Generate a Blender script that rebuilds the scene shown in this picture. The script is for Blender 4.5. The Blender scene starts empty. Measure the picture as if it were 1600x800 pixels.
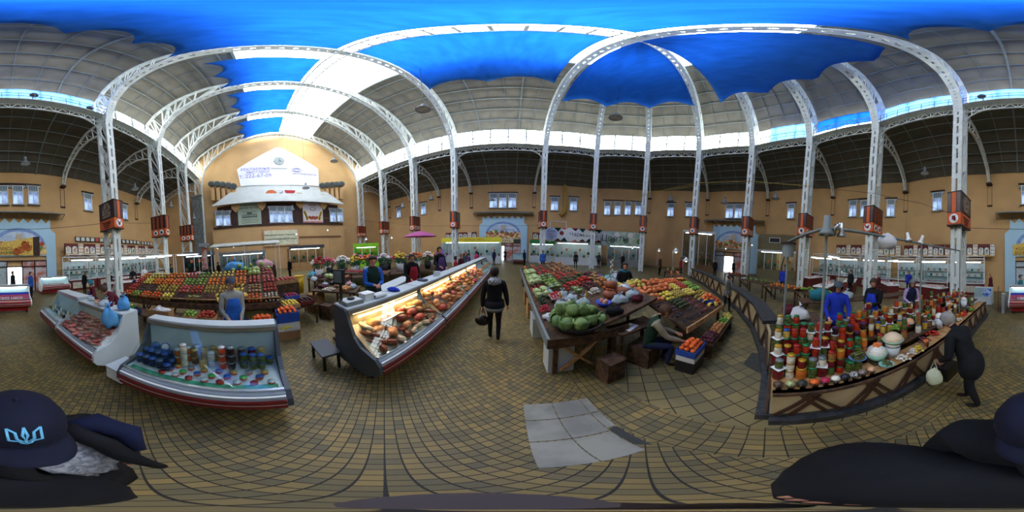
import bpy, math, random
from mathutils import Vector, Matrix
rnd = random.Random(7)
PI = math.pi
sc = bpy.context.scene
COL = sc.collection
S = 1.45          # metres per plan unit of the hall
H = 2.15          # camera height above the floor
# ---------------------------------------------------------------- camera
PITCH, ROLL = math.radians(-3.7), math.radians(-0.8)
CM = Matrix.Rotation(PITCH, 3, 'X') @ Matrix.Rotation(ROLL, 3, 'Y')
cam = bpy.data.cameras.new('panorama_camera')
cam.type = 'PANO'
try:
    cam.panorama_type = 'EQUIRECTANGULAR'
except Exception:
    pass
try:
    cam.cycles.panorama_type = 'EQUIRECTANGULAR'
except Exception:
    pass
cam.clip_start = 0.02
cam.clip_end = 300
camo = bpy.data.objects.new('panorama_camera', cam)
COL.objects.link(camo)
camo.matrix_world = Matrix.Translation((0, 0, H)) @ CM.to_4x4() @ Matrix.Rotation(PI/2, 4, 'X')
sc.camera = camo
# ---------------------------------------------------------------- world, exposure
w = bpy.data.worlds.new('overcast_sky'); sc.world = w; w.use_nodes = True
w.node_tree.nodes['Background'].inputs[0].default_value = (0.82, 0.9, 1.0, 1)
w.node_tree.nodes['Background'].inputs[1].default_value = 3.0
sc.view_settings.view_transform = 'Standard'
sc.view_settings.look = 'None'
sc.view_settings.gamma = 1.0
sc.view_settings.exposure = 0.8
sc.view_settings.use_curve_mapping = False
sc.cycles.max_bounces = 7
sc.cycles.diffuse_bounces = 3
sc.cycles.glossy_bounces = 3
sc.cycles.transmission_bounces = 4
sc.cycles.transparent_max_bounces = 14
sc.cycles.caustics_reflective = False
sc.cycles.caustics_refractive = False
sc.cycles.use_denoising = True
sc.cycles.sample_clamp_indirect = 4.0
SKY_E = 8.5       # radiance of the overcast sky behind the roof glazing
def area_light(name, loc, size, energy, color=(1, 1, 1), rot=(0, 0, 0), sy=None, parent=None):
    l = bpy.data.lights.new(name, 'AREA'); l.energy = energy; l.color = color; l.size = size
    if sy: l.shape = 'RECTANGLE'; l.size_y = sy
    o = bpy.data.objects.new(name, l); COL.objects.link(o); o.location = loc; o.rotation_euler = rot
    if parent: o.parent = parent
    return o

# ---------------------------------------------------------------- pixel helpers (true rays of the panorama)
def ray(px, py):
    a = (px-800)/800*PI; e = (400-py)/800*PI
    return CM @ Vector((math.sin(a)*math.cos(e), math.cos(a)*math.cos(e), math.sin(e)))
def G(px, py, z=0.0):
    v = ray(px, py); t = (z-H)/v.z
    return Vector((v.x*t, v.y*t, z))
def WY(px, py, y):
    v = ray(px, py); t = y/v.y
    return Vector((v.x*t, y, H+v.z*t))
def WX(px, py, x):
    v = ray(px, py); t = x/v.x
    return Vector((x, v.y*t, H+v.z*t))

# ---------------------------------------------------------------- materials
MATS = {}
def new_mat(name):
    m = bpy.data.materials.new(name); m.use_nodes = True
    nt = m.node_tree; nt.nodes.clear()
    out = nt.nodes.new('ShaderNodeOutputMaterial')
    return m, nt, out
def N(nt, t, **kw):
    n = nt.nodes.new(t)
    for k, v in kw.items():
        if k in n.inputs: n.inputs[k].default_value = v
        else: setattr(n, k, v)
    return n
def c4(c): return (c[0], c[1], c[2], 1)
def srgb(r, g, b):
    f = lambda v: (v/255/12.92) if v/255 <= 0.04045 else ((v/255+0.055)/1.055)**2.4
    return (f(r), f(g), f(b))
def mat(name, col, rough=0.6, metal=0.0, var=0.25, scale=6.0, bump=0.0, spec=0.4, alpha=None, coat=0.0):
    """a node material whose colour wanders a little with a noise texture"""
    if name in MATS: return MATS[name]
    m, nt, out = new_mat(name)
    b = N(nt, 'ShaderNodeBsdfPrincipled'); b.inputs['Roughness'].default_value = rough
    b.inputs['Metallic'].default_value = metal
    b.inputs['Specular IOR Level'].default_value = spec
    if coat: b.inputs['Coat Weight'].default_value = coat
    tc = N(nt, 'ShaderNodeTexCoord'); no = N(nt, 'ShaderNodeTexNoise'); no.inputs['Scale'].default_value = scale
    no.inputs['Detail'].default_value = 3
    nt.links.new(tc.outputs['Object'], no.inputs['Vector'])
    r = N(nt, 'ShaderNodeValToRGB')
    d = [max(0, c*(1-var)) for c in col]; l = [min(1, c*(1+var)) for c in col]
    r.color_ramp.elements[0].color = c4(d); r.color_ramp.elements[1].color = c4(l)
    r.color_ramp.elements[0].position = .3; r.color_ramp.elements[1].position = .7
    nt.links.new(no.outputs['Fac'], r.inputs['Fac']); nt.links.new(r.outputs['Color'], b.inputs['Base Color'])
    if bump:
        bp = N(nt, 'ShaderNodeBump'); bp.inputs['Strength'].default_value = bump; bp.inputs['Distance'].default_value = .01
        nt.links.new(no.outputs['Fac'], bp.inputs['Height']); nt.links.new(bp.outputs['Normal'], b.inputs['Normal'])
    if alpha is not None: b.inputs['Alpha'].default_value = alpha
    nt.links.new(b.outputs[0], out.inputs[0])
    MATS[name] = m
    return m
def mat_two(name, c1, c2, scale=20, rough=.6, detail=4, lo=.42, hi=.58, spec=.4):
    """two colours in patches of their own"""
    if name in MATS: return MATS[name]
    m, nt, out = new_mat(name)
    b = N(nt, 'ShaderNodeBsdfPrincipled'); b.inputs['Roughness'].default_value = rough; b.inputs['Specular IOR Level'].default_value = spec
    tc = N(nt, 'ShaderNodeTexCoord'); no = N(nt, 'ShaderNodeTexNoise'); no.inputs['Scale'].default_value = scale; no.inputs['Detail'].default_value = detail
    nt.links.new(tc.outputs['Object'], no.inputs['Vector'])
    r = N(nt, 'ShaderNodeValToRGB'); r.color_ramp.elements[0].color = c4(c1); r.color_ramp.elements[1].color = c4(c2)
    r.color_ramp.elements[0].position = lo; r.color_ramp.elements[1].position = hi
    nt.links.new(no.outputs['Fac'], r.inputs['Fac']); nt.links.new(r.outputs['Color'], b.inputs['Base Color'])
    nt.links.new(b.outputs[0], out.inputs[0]); MATS[name] = m
    return m
def mat_vary(name, cols, rough=.45, spec=.45):
    """each object picks its own colour along the ramp"""
    if name in MATS: return MATS[name]
    m, nt, out = new_mat(name)
    b = N(nt, 'ShaderNodeBsdfPrincipled'); b.inputs['Roughness'].default_value = rough; b.inputs['Specular IOR Level'].default_value = spec
    oi = N(nt, 'ShaderNodeObjectInfo'); r = N(nt, 'ShaderNodeValToRGB')
    e = r.color_ramp.elements
    while len(e) < len(cols): e.new(0.5)
    for i, c in enumerate(cols): e[i].position = i/(len(cols)-1); e[i].color = c4(c)
    tc = N(nt, 'ShaderNodeTexCoord'); no = N(nt, 'ShaderNodeTexNoise'); no.inputs['Scale'].default_value = 25
    nt.links.new(tc.outputs['Object'], no.inputs['Vector'])
    ad = N(nt, 'ShaderNodeMath', operation='MULTIPLY_ADD'); ad.inputs[1].default_value = .25
    nt.links.new(no.outputs['Fac'], ad.inputs[0]); nt.links.new(oi.outputs['Random'], ad.inputs[2])
    sb = N(nt, 'ShaderNodeMath', operation='SUBTRACT'); sb.inputs[1].default_value = .125
    nt.links.new(ad.outputs[0], sb.inputs[0]); nt.links.new(sb.outputs[0], r.inputs['Fac'])
    nt.links.new(r.outputs['Color'], b.inputs['Base Color']); nt.links.new(b.outputs[0], out.inputs[0]); MATS[name] = m
    return m
def mat_emit(name, col, strength, var=.0, scale=2.0):
    if name in MATS: return MATS[name]
    m, nt, out = new_mat(name)
    e = N(nt, 'ShaderNodeEmission'); e.inputs[0].default_value = c4(col); e.inputs[1].default_value = strength
    if var:
        tc = N(nt, 'ShaderNodeTexCoord'); no = N(nt, 'ShaderNodeTexNoise'); no.inputs['Scale'].default_value = scale
        nt.links.new(tc.outputs['Object'], no.inputs['Vector'])
        mr = N(nt, 'ShaderNodeMapRange'); mr.inputs[1].default_value = .35; mr.inputs[2].default_value = .65
        mr.inputs[3].default_value = strength*(1-var); mr.inputs[4].default_value = strength*(1+var)
        nt.links.new(no.outputs['Fac'], mr.inputs[0]); nt.links.new(mr.outputs[0], e.inputs[1])
    nt.links.new(e.outputs[0], out.inputs[0]); MATS[name] = m
    return m
def mat_glass(name, tint=(.9, .97, .97), refl=.05):
    if name in MATS: return MATS[name]
    m, nt, out = new_mat(name)
    t = N(nt, 'ShaderNodeBsdfTransparent'); t.inputs[0].default_value = c4(tint)
    g = N(nt, 'ShaderNodeBsdfGlossy'); g.inputs['Roughness'].default_value = .03
    lw = N(nt, 'ShaderNodeLayerWeight'); lw.inputs[0].default_value = .25
    mr = N(nt, 'ShaderNodeMapRange'); mr.inputs[3].default_value = refl*.4; mr.inputs[4].default_value = min(1, refl*4)
    mx = N(nt, 'ShaderNodeMixShader')
    nt.links.new(lw.outputs['Fresnel'], mr.inputs[0]); nt.links.new(mr.outputs[0], mx.inputs[0])
    nt.links.new(t.outputs[0], mx.inputs[1]); nt.links.new(g.outputs[0], mx.inputs[2]); nt.links.new(mx.outputs[0], out.inputs[0])
    MATS[name] = m
    return m
def mat_sheet(name, col, trans=.6, scale=3):
    """thin plastic cloth that daylight shines through"""
    if name in MATS: return MATS[name]
    m, nt, out = new_mat(name)
    d = N(nt, 'ShaderNodeBsdfDiffuse'); t = N(nt, 'ShaderNodeBsdfTranslucent'); mx = N(nt, 'ShaderNodeMixShader'); mx.inputs[0].default_value = trans
    tc = N(nt, 'ShaderNodeTexCoord'); mp = N(nt, 'ShaderNodeMapping'); mp.inputs['Scale'].default_value = (1, .25, 1)
    no = N(nt, 'ShaderNodeTexNoise'); no.inputs['Scale'].default_value = scale; no.inputs['Detail'].default_value = 5
    nt.links.new(tc.outputs['Object'], mp.inputs[0]); nt.links.new(mp.outputs[0], no.inputs['Vector'])
    r = N(nt, 'ShaderNodeValToRGB')
    r.color_ramp.elements[0].color = c4([c*.75 for c in col]); r.color_ramp.elements[1].color = c4([min(1, c*1.2) for c in col])
    nt.links.new(no.outputs['Fac'], r.inputs['Fac'])
    nt.links.new(r.outputs['Color'], d.inputs[0]); nt.links.new(r.outputs['Color'], t.inputs[0])
    nt.links.new(d.outputs[0], mx.inputs[1]); nt.links.new(t.outputs[0], mx.inputs[2]); nt.links.new(mx.outputs[0], out.inputs[0])
    MATS[name] = m
    return m

# ---------------------------------------------------------------- mesh builder
class MB:
    def __init__(s): s.v = []; s.f = []; s.m = []; s.cur = 0
    def add(s, vs, fs):
        b = len(s.v); s.v += [tuple(p) for p in vs]; s.f += [tuple(i+b for i in f) for f in fs]; s.m += [s.cur]*len(fs); return s
    def mi(s, i): s.cur = i; return s
    def box(s, c, d, rz=0.0, taper=1.0):
        x, y, z = d[0]/2, d[1]/2, d[2]/2; R = Matrix.Rotation(rz, 3, 'Z'); c = Vector(c)
        vs = []
        for sz in (-1, 1):
            k = taper if sz > 0 else 1
            for sx, sy in ((-1, -1), (1, -1), (1, 1), (-1, 1)): vs.append(c + R @ Vector((sx*x*k, sy*y*k, sz*z)))
        return s.add(vs, [(3, 2, 1, 0), (4, 5, 6, 7), (0, 1, 5, 4), (1, 2, 6, 5), (2, 3, 7, 6), (3, 0, 4, 7)])
    def bb(s, x0, x1, y0, y1, z0, z1): return s.box(((x0+x1)/2, (y0+y1)/2, (z0+z1)/2), (abs(x1-x0), abs(y1-y0), abs(z1-z0)))
    def bar(s, a, b, w, h=None, up=(0, 0, 1)):
        h = h or w; a = Vector(a); b = Vector(b); d = (b-a)
        if d.length < 1e-6: return s
        d.normalize(); u = Vector(up)
        if abs(d.dot(u)) > .98: u = Vector((0, 1, 0)) if abs(d.y) < .9 else Vector((1, 0, 0))
        x = d.cross(u).normalized(); y = x.cross(d)
        vs = [p + x*(i*w/2) + y*(j*h/2) for p in (a, b) for i, j in ((-1, -1), (1, -1), (1, 1), (-1, 1))]
        return s.add(vs, [(3, 2, 1, 0), (4, 5, 6, 7), (0, 1, 5, 4), (1, 2, 6, 5), (2, 3, 7, 6), (3, 0, 4, 7)])
    def tube(s, pts, r, n=8, cap=True, close=False):
        pts = [Vector(p) for p in pts]; k = len(pts); rs = r if isinstance(r, (list, tuple)) else [r]*k
        vs = []; prev = None
        for i, p in enumerate(pts):
            d = (pts[min(i+1, k-1)] - pts[max(i-1, 0)])
            if d.length < 1e-9: d = Vector((0, 0, 1))
            d.normalize()
            if prev is None:
                u = Vector((0, 0, 1)) if abs(d.z) < .9 else Vector((1, 0, 0)); x = d.cross(u).normalized()
            else: x = (prev - d*prev.dot(d)).normalized()
            prev = x; y = d.cross(x)
            for j in range(n):
                a = 2*PI*j/n; vs.append(p + (x*math.cos(a) + y*math.sin(a))*rs[i])
        fs = [(i*n+j, i*n+(j+1) % n, (i+1)*n+(j+1) % n, (i+1)*n+j) for i in range(k-1) for j in range(n)]
        if cap: fs += [tuple(range(n-1, -1, -1)), tuple((k-1)*n+j for j in range(n))]
        return s.add(vs, fs)
    def lathe(s, prof, n=16, c=(0, 0, 0), ax=None, wob=None):
        c = Vector(c); vs = []
        for i, (r, z) in enumerate(prof):
            for j in range(n):
                a = 2*PI*j/n; k = 1 if wob is None else wob(a, i)
                vs.append(Vector((r*k*math.cos(a), r*k*math.sin(a), z)))
        if ax is not None:
            q = Vector((0, 0, 1)).rotation_difference(Vector(ax).normalized()); vs = [q @ v for v in vs]
        fs = [(i*n+j, i*n+(j+1) % n, (i+1)*n+(j+1) % n, (i+1)*n+j) for i in range(len(prof)-1) for j in range(n)]
        if prof[0][0] > 1e-5: fs.append(tuple(range(n-1, -1, -1)))
        if prof[-1][0] > 1e-5: fs.append(tuple((len(prof)-1)*n+j for j in range(n)))
        return s.add([c+v for v in vs], fs)
    def ball(s, c, r, n=10, m=6, sq=(1, 1, 1)):
        prof = [(math.sin(PI*i/m), -math.cos(PI*i/m)) for i in range(m+1)]; vs = []; c = Vector(c)
        vs = [c + Vector((p[0]*math.cos(2*PI*j/n)*r*sq[0], p[0]*math.sin(2*PI*j/n)*r*sq[1], p[1]*r*sq[2])) for p in prof for j in range(n)]
        return s.add(vs, [(i*n+j, i*n+(j+1) % n, (i+1)*n+(j+1) % n, (i+1)*n+j) for i in range(m) for j in range(n)])
    def prism(s, poly, a, b, f):
        """poly of 2-d points; f(p, t) -> 3-d point; t in (a, b)"""
        n = len(poly); vs = [f(p, a) for p in poly] + [f(p, b) for p in poly]
        return s.add(vs, [tuple(range(n-1, -1, -1)), tuple(range(n, 2*n))] + [(i, (i+1) % n, n+(i+1) % n, n+i) for i in range(n)])
    def grid(s, rows, thick=None):
        n = len(rows[0]); vs = [p for r in rows for p in r]
        return s.add(vs, [(i*n+j, i*n+j+1, (i+1)*n+j+1, (i+1)*n+j) for i in range(len(rows)-1) for j in range(n-1)])
    def mesh(s, name, mats, smooth=False):
        me = bpy.data.meshes.new(name); me.from_pydata(s.v, [], s.f)
        for m in (mats if isinstance(mats, (list, tuple)) else [mats]): me.materials.append(m)
        me.polygons.foreach_set('material_index', s.m)
        if smooth: me.polygons.foreach_set('use_smooth', [True]*len(s.f))
        me.validate(); me.update()
        return me
    def build(s, name, mats, parent=None, smooth=False, loc=None, rz=None, label=None):
        o = bpy.data.objects.new(name, s.mesh(name, mats, smooth)); COL.objects.link(o)
        if parent: o.parent = parent
        if loc is not None: o.location = loc
        if rz is not None: o.rotation_euler.z = rz
        if label: o['label'] = label
        return o
def tag(o, label, cat, group=None, kind=None):
    o['label'] = label; o['category'] = cat
    if group: o['group'] = group
    if kind: o['kind'] = kind
    return o
def thing(name, label, cat, loc=(0, 0, 0), rz=0, group=None):
    o = bpy.data.objects.new(name, None); COL.objects.link(o); o.location = loc; o.rotation_euler.z = rz; o.empty_display_size = .1
    return tag(o, label, cat, group)
def struct(o): o['kind'] = 'structure'; return o
def solidify(o, t, off=0):
    m = o.modifiers.new('thickness', 'SOLIDIFY'); m.thickness = t; m.offset = off; return o
KIDS = {}
def dup(root, loc, rz=0.0, label=None, group=None, scale=None, rot=None):
    """a copy of a thing with copies of its parts and their sub-parts, sharing mesh data"""
    r = root.copy(); COL.objects.link(r); r.location = loc
    r.rotation_euler = rot if rot is not None else (0, 0, rz)
    if scale: r.scale = (scale,)*3 if not isinstance(scale, (tuple, list)) else scale
    if label: r['label'] = label
    if group: r['group'] = group
    for ch in KIDS.get(root.name) or list(root.children):
        c = ch.copy(); COL.objects.link(c); c.parent = r
        for g in list(ch.children):
            d = g.copy(); COL.objects.link(d); d.parent = c
    return r
class Proto:
    """builds one thing at first use, copies it afterwards"""
    def __init__(s, make): s.make = make; s.o = None
    def put(s, loc, rz=0.0, label=None, group=None, scale=None, rot=None, cat=None):
        if s.o is None:
            s.o = s.make(); o = s.o; KIDS[o.name] = list(o.children)
            o.location = loc; o.rotation_euler = rot if rot is not None else (0, 0, rz)
            if scale: o.scale = (scale,)*3 if not isinstance(scale, (tuple, list)) else scale
            if label: o['label'] = label
            if group: o['group'] = group
        else: o = dup(s.o, loc, rz, label, group, scale if scale else 1.0, rot)
        if group is None and 'group' in o: del o['group']
        if cat: o['category'] = cat
        return o
def lettering(text, size, m, parent, loc, rot, ext=.004, align='CENTER', name='lettering', sx=1.0):
    c = bpy.data.curves.new(name, 'FONT'); c.body = text; c.size = size; c.extrude = ext; c.align_x = align; c.align_y = 'CENTER'
    c.resolution_u = 2
    f = bpy.data.objects.new(name, c); COL.objects.link(f)
    bpy.context.view_layer.update()
    me = bpy.data.meshes.new_from_object(f.evaluated_get(bpy.context.evaluated_depsgraph_get()))
    bpy.data.objects.remove(f); me.materials.clear(); me.materials.append(m)
    o = bpy.data.objects.new(name, me); COL.objects.link(o); o.parent = parent; o.location = loc; o.rotation_euler = rot
    o.scale.x = sx
    return o
def lerp(a, b, t): return a+(b-a)*t
def interp(path, x):
    for (x0, y0), (x1, y1) in zip(path, path[1:]):
        if x0 <= x <= x1 or x1 <= x <= x0: return y0 + (y1-y0)*(x-x0)/((x1-x0) or 1)
    return path[-1][1]

# common materials
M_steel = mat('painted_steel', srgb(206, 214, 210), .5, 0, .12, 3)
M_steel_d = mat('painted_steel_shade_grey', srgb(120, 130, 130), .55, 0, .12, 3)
M_wall = mat('ochre_plaster', srgb(202, 164, 112), .85, 0, .07, .6)
M_brown = mat('brown_paint', srgb(58, 36, 28), .6, 0, .2, 3)
M_white = mat('white_paint', srgb(222, 226, 224), .5, 0, .06, 3)
M_black = mat('black_plastic', srgb(24, 24, 26), .45, 0, .2, 8)
M_dark = mat('dark_cloth', srgb(28, 28, 34), .9, 0, .2, 12)
M_pane = mat_emit('sky_lit_glazing', (.93, .97, 1.0), SKY_E, .15, .35)
M_glass = mat_glass('clear_glass')
M_tarp = mat_sheet('blue_tarpaulin', (.06, .24, .60), .8)
M_tarp_pale = mat_sheet('pale_blue_film', (.30, .50, 1.0), .8)
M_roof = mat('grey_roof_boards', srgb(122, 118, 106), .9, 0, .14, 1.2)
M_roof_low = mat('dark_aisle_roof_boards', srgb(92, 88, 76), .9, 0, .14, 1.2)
M_orange = mat('orange_sign_paint', srgb(205, 92, 36), .5, 0, .08)
M_maroon = mat('maroon_paint', srgb(98, 34, 30), .5, 0, .15)
M_red = mat('red_paint', srgb(150, 40, 36), .4, 0, .12)
M_yellow = mat('yellow_paint', srgb(232, 222, 60), .6, 0, .1)
M_green = mat('green_paint', srgb(40, 130, 70), .6, 0, .15)
M_lime = mat('lime_paint', srgb(140, 210, 40), .6, 0, .15)
M_wood = mat_two('worn_wood', srgb(92, 66, 44), srgb(58, 42, 30), 9, .8, 6)
M_wood_l = mat_two('pale_wood', srgb(190, 150, 100), srgb(160, 120, 76), 8, .75, 6)
M_card = mat('brown_cardboard', srgb(150, 112, 72), .9, 0, .12, 8)
M_grey = mat('grey_panel', srgb(130, 136, 138), .5, 0, .1, 4)
M_chrome = mat('chrome_steel', srgb(190, 195, 198), .25, .9, .05)
M_tube = mat_emit('fluorescent_tube', (.86, .95, 1.0), 9)
M_warm = mat_emit('warm_lamp', (1.0, .78, .45), 14)
M_film = mat_glass('thin_plastic_film', (.8, .86, .88), .35)
M_skin = mat('skin', srgb(196, 140, 112), .6, 0, .08, 12)
# ================================================================ THE HALL
YC, XA, XW = 3.15, 2.05, -15.2
UF, UB, UW = 7.75, 8.4, 12.8     # front chord, clerestory plane, outer wall (distance from the ridge)
ZFL = -H/S
FRONT = [(UF, ZFL), (UF, 7.0), (7.62, 7.9), (7.3, 8.9), (6.6, 9.9), (5.4, 11.0), (4.0, 11.95), (2.4, 12.65), (1.0, 13.0), (0, 13.1)]
BACK = [(UB, ZFL), (UB, 7.9), (8.35, 9.9), (7.7, 10.75), (6.3, 11.8), (4.6, 12.7), (2.8, 13.25), (1.2, 13.55), (0, 13.62)]
ROOF = [(UB+.12, 10.1), (7.8, 11.0), (6.4, 12.05), (4.7, 12.95), (2.95, 13.52), (1.2, 13.8), (0, 13.88)]
AISLE = [(UB, 8.15), (9.6, 8.0), (10.8, 7.6), (11.8, 7.1), (12.5, 6.6), (UW, 6.3)]
def P3(st, u, z, dx=0.0):
    """plan station (origin x, direction) + distance from the ridge + height -> metres"""
    ox, d = st
    return Vector(((ox + d[0]*u)*S, (YC + d[1]*u)*S, H + z*S))
def sdir(st): return Vector((st[1][0], st[1][1], 0))
def stn(x): return (x, (0, 1))
def sts(x): return (x, (0, -1))
def sta(k):
    a = PI*k/7
    return (XA, (math.sin(a), math.cos(a)))
NX = [XW, -14.6, -11.0, -7.5, -4.05, 2.05]
LOOP = [stn(x) for x in NX] + [sta(k) for k in range(1, 7)] + [sts(x) for x in reversed(NX)]
def wall_xy(i):  # outer wall corner of station i
    p = P3(LOOP[i], UW, 0); return p

# floor: diagonal yellow setts, a straight border strip, larger slabs towards the round stalls
def floor_mat():
    m, nt, out = new_mat('yellow_stone_setts')
    b = N(nt, 'ShaderNodeBsdfPrincipled'); b.inputs['Specular IOR Level'].default_value = .35
    tc = N(nt, 'ShaderNodeTexCoord')
    def tiles(rot, size, c1, c2, mortar, ms, row=None):
        mp = N(nt, 'ShaderNodeMapping'); mp.inputs['Rotation'].default_value = (0, 0, rot); nt.links.new(tc.outputs['Object'], mp.inputs[0])
        t = N(nt, 'ShaderNodeTexBrick'); t.offset = 0; t.squash = 1; t.offset_frequency = 1; t.squash_frequency = 1
        t.inputs['Color1'].default_value = c4(c1); t.inputs['Color2'].default_value = c4(c2); t.inputs['Mortar'].default_value = c4(mortar)
        t.inputs['Scale'].default_value = 1; t.inputs['Brick Width'].default_value = size; t.inputs['Row Height'].default_value = row or size
        t.inputs['Mortar Size'].default_value = ms; t.inputs['Mortar Smooth'].default_value = .35; t.inputs['Bias'].default_value = 0
        nt.links.new(mp.outputs[0], t.inputs[0]); return t
    ca, cb, mo = srgb(150, 128, 74), srgb(106, 99, 70), srgb(36, 33, 25)
    t1 = tiles(PI/4, .074, ca, cb, mo, .0046)
    t2 = tiles(0, .081, ca, cb, mo, .005, .118)
    t3 = tiles(PI/4-.12, .20, srgb(146, 130, 84), srgb(112, 104, 76), mo, .007)
    sx = N(nt, 'ShaderNodeSeparateXYZ'); nt.links.new(tc.outputs['Object'], sx.inputs[0])
    g1 = N(nt, 'ShaderNodeMath', operation='GREATER_THAN'); g1.inputs[1].default_value = .78; nt.links.new(sx.outputs[0], g1.inputs[0])
    g2 = N(nt, 'ShaderNodeMath', operation='GREATER_THAN'); g2.inputs[1].default_value = 1.265; nt.links.new(sx.outputs[0], g2.inputs[0])
    m1 = N(nt, 'ShaderNodeMix', data_type='RGBA'); m2 = N(nt, 'ShaderNodeMix', data_type='RGBA')
    f1 = N(nt, 'ShaderNodeMix', data_type='FLOAT'); f2 = N(nt, 'ShaderNodeMix', data_type='FLOAT')
    nt.links.new(g1.outputs[0], m1.inputs[0]); nt.links.new(t1.outputs[0], m1.inputs[6]); nt.links.new(t2.outputs[0], m1.inputs[7])
    nt.links.new(g2.outputs[0], m2.inputs[0]); nt.links.new(m1.outputs[2], m2.inputs[6]); nt.links.new(t3.outputs[0], m2.inputs[7])
    nt.links.new(g1.outputs[0], f1.inputs[0]); nt.links.new(t1.outputs[1], f1.inputs[2]); nt.links.new(t2.outputs[1], f1.inputs[3])
    nt.links.new(g2.outputs[0], f2.inputs[0]); nt.links.new(f1.outputs[0], f2.inputs[2]); nt.links.new(t3.outputs[1], f2.inputs[3])
    # worn patches and trodden dirt, blotches of their own
    no = N(nt, 'ShaderNodeTexNoise'); no.inputs['Scale'].default_value = .9; no.inputs['Detail'].default_value = 6; nt.links.new(tc.outputs['Object'], no.inputs['Vector'])
    rr = N(nt, 'ShaderNodeValToRGB'); rr.color_ramp.elements[0].color = (.55, .58, .56, 1); rr.color_ramp.elements[1].color = (1.0, .97, .9, 1)
    rr.color_ramp.elements[0].position = .3; rr.color_ramp.elements[1].position = .7
    nt.links.new(no.outputs['Fac'], rr.inputs[0])
    mm = N(nt, 'ShaderNodeMix', data_type='RGBA', blend_type='MULTIPLY'); mm.inputs[0].default_value = 1
    nt.links.new(m2.outputs[2], mm.inputs[6]); nt.links.new(rr.outputs[0], mm.inputs[7]); nt.links.new(mm.outputs[2], b.inputs['Base Color'])
    bp = N(nt, 'ShaderNodeBump'); bp.inputs['Strength'].default_value = .5; bp.inputs['Distance'].default_value = .006; bp.invert = True
    nt.links.new(f2.outputs[0], bp.inputs['Height']); nt.links.new(bp.outputs[0], b.inputs['Normal'])
    rm = N(nt, 'ShaderNodeMapRange'); rm.inputs[3].default_value = .38; rm.inputs[4].default_value = .62; nt.links.new(no.outputs['Fac'], rm.inputs[0]); nt.links.new(rm.outputs[0], b.inputs['Roughness'])
    nt.links.new(b.outputs[0], out.inputs[0]); return m
mb = MB(); rim = [P3(s, UW+.6, ZFL) for s in LOOP]
rim[0].x -= 1; rim[-1].x -= 1
mb.add([(p.x, p.y, -.06) for p in rim] + [(p.x, p.y, 0) for p in rim], [tuple(range(len(rim)-1, -1, -1)), tuple(range(len(rim), 2*len(rim)))] + [(i, (i+1) % len(rim), len(rim)+(i+1) % len(rim), len(rim)+i) for i in range(len(rim))])
struct(mb.build('floor', floor_mat()))

# grey marble access slabs let into the floor
t = thing('floor_slab', 'set of pale grey marble slabs let into the yellow tiled floor', 'paving slab', (0, 0, 0))
M_slab = mat_two('grey_marble', srgb(140, 139, 128), srgb(118, 118, 110), 2.5, .5, 6)
M_slate = mat('dark_slate_edge', srgb(52, 54, 50), .7)
mb = MB()
c00, c10, c11, c01 = Vector((.125, .44)), Vector((.74, .45)), Vector((.80, 1.42)), Vector((.14, 1.45))
def bil(u, v): return c00.lerp(c10, u).lerp(c01.lerp(c11, u), v)
for i in range(2):
    for j in range(3):
        u0, u1, v0, v1 = [(.0, .415), (.43, .86)][i] + [(0, .36), (.375, .70), (.715, 1.0)][j]
        ps = [bil(a, b_) for a, b_ in ((u0, v0), (u1, v0), (u1, v1), (u0, v1))]
        MBs = MB(); MBs.prism(ps, .0, .006, lambda p, tt: (p[0], p[1], tt)); MBs.build('slab', M_slab, t)
for v0, v1 in ((.42, .70), (.715, 1.0)):
    ps = [bil(a, b_) for a, b_ in ((.875, v0), (1.0, v0), (1.0, v1), (.875, v1))]
    MB().prism(ps, .0, .006, lambda p, tt: (p[0], p[1], tt)).build('slab', M_slab, t)
MB().prism([bil(a, b_) for a, b_ in ((.875, .1), (1.0, .02), (1.0, .40), (.875, .40))], 0, .004, lambda p, tt: (p[0], p[1], tt)).build('slate_infill', M_slate, t)
tag(MB().prism([(2.45, -.10), (3.2, -.05), (3.25, .18), (2.78, .28)], 0, .006, lambda p, tt: (p[0], p[1], tt)).build('floor_hatch', M_slate), 'dark slate hatch plate in the floor beside the ring stall kerb', 'hatch')

# outer walls with holes left as stone frames: one wall per straight run
side_names = {}
def wall_run(name, i0, i1):
    mb = MB()
    for i in range(i0, i1):
        a, b_ = P3(LOOP[i], UW, ZFL), P3(LOOP[i+1], UW, ZFL); ztop = H+6.42*S
        ao, bo = P3(LOOP[i], UW+.3, ZFL), P3(LOOP[i+1], UW+.3, ZFL)
        mb.add([(a.x, a.y, 0), (b_.x, b_.y, 0), (b_.x, b_.y, ztop), (a.x, a.y, ztop), (ao.x, ao.y, 0), (bo.x, bo.y, 0), (bo.x, bo.y, ztop), (ao.x, ao.y, ztop)],
               [(0, 1, 2, 3), (7, 6, 5, 4), (3, 2, 6, 7), (0, 4, 5, 1), (0, 3, 7, 4), (1, 5, 6, 2)])
    return struct(mb.build(name, M_wall))
wall_run('wall_north', 0, 5); wall_run('wall_east', 5, 12); wall_run('wall_south', 12, 17)
# west gable wall (profile closed by roof line)
mb = MB(); gp = []
for u, z in reversed(AISLE): gp.append((YC+u, z+.1))
for u, z in ROOF: gp.append((YC+u, z+.1))
for u, z in reversed(ROOF[:-1]): gp.append((YC-u, z+.1))
for u, z in AISLE: gp.append((YC-u, z+.1))
gp = [(YC+UW, ZFL)] + gp + [(YC-UW, ZFL)]
mb.prism(gp, XW*S, (XW-.3)*S, lambda p, tt: (tt, p[0]*S, H+p[1]*S)); struct(mb.build('wall_west', M_wall))

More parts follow.
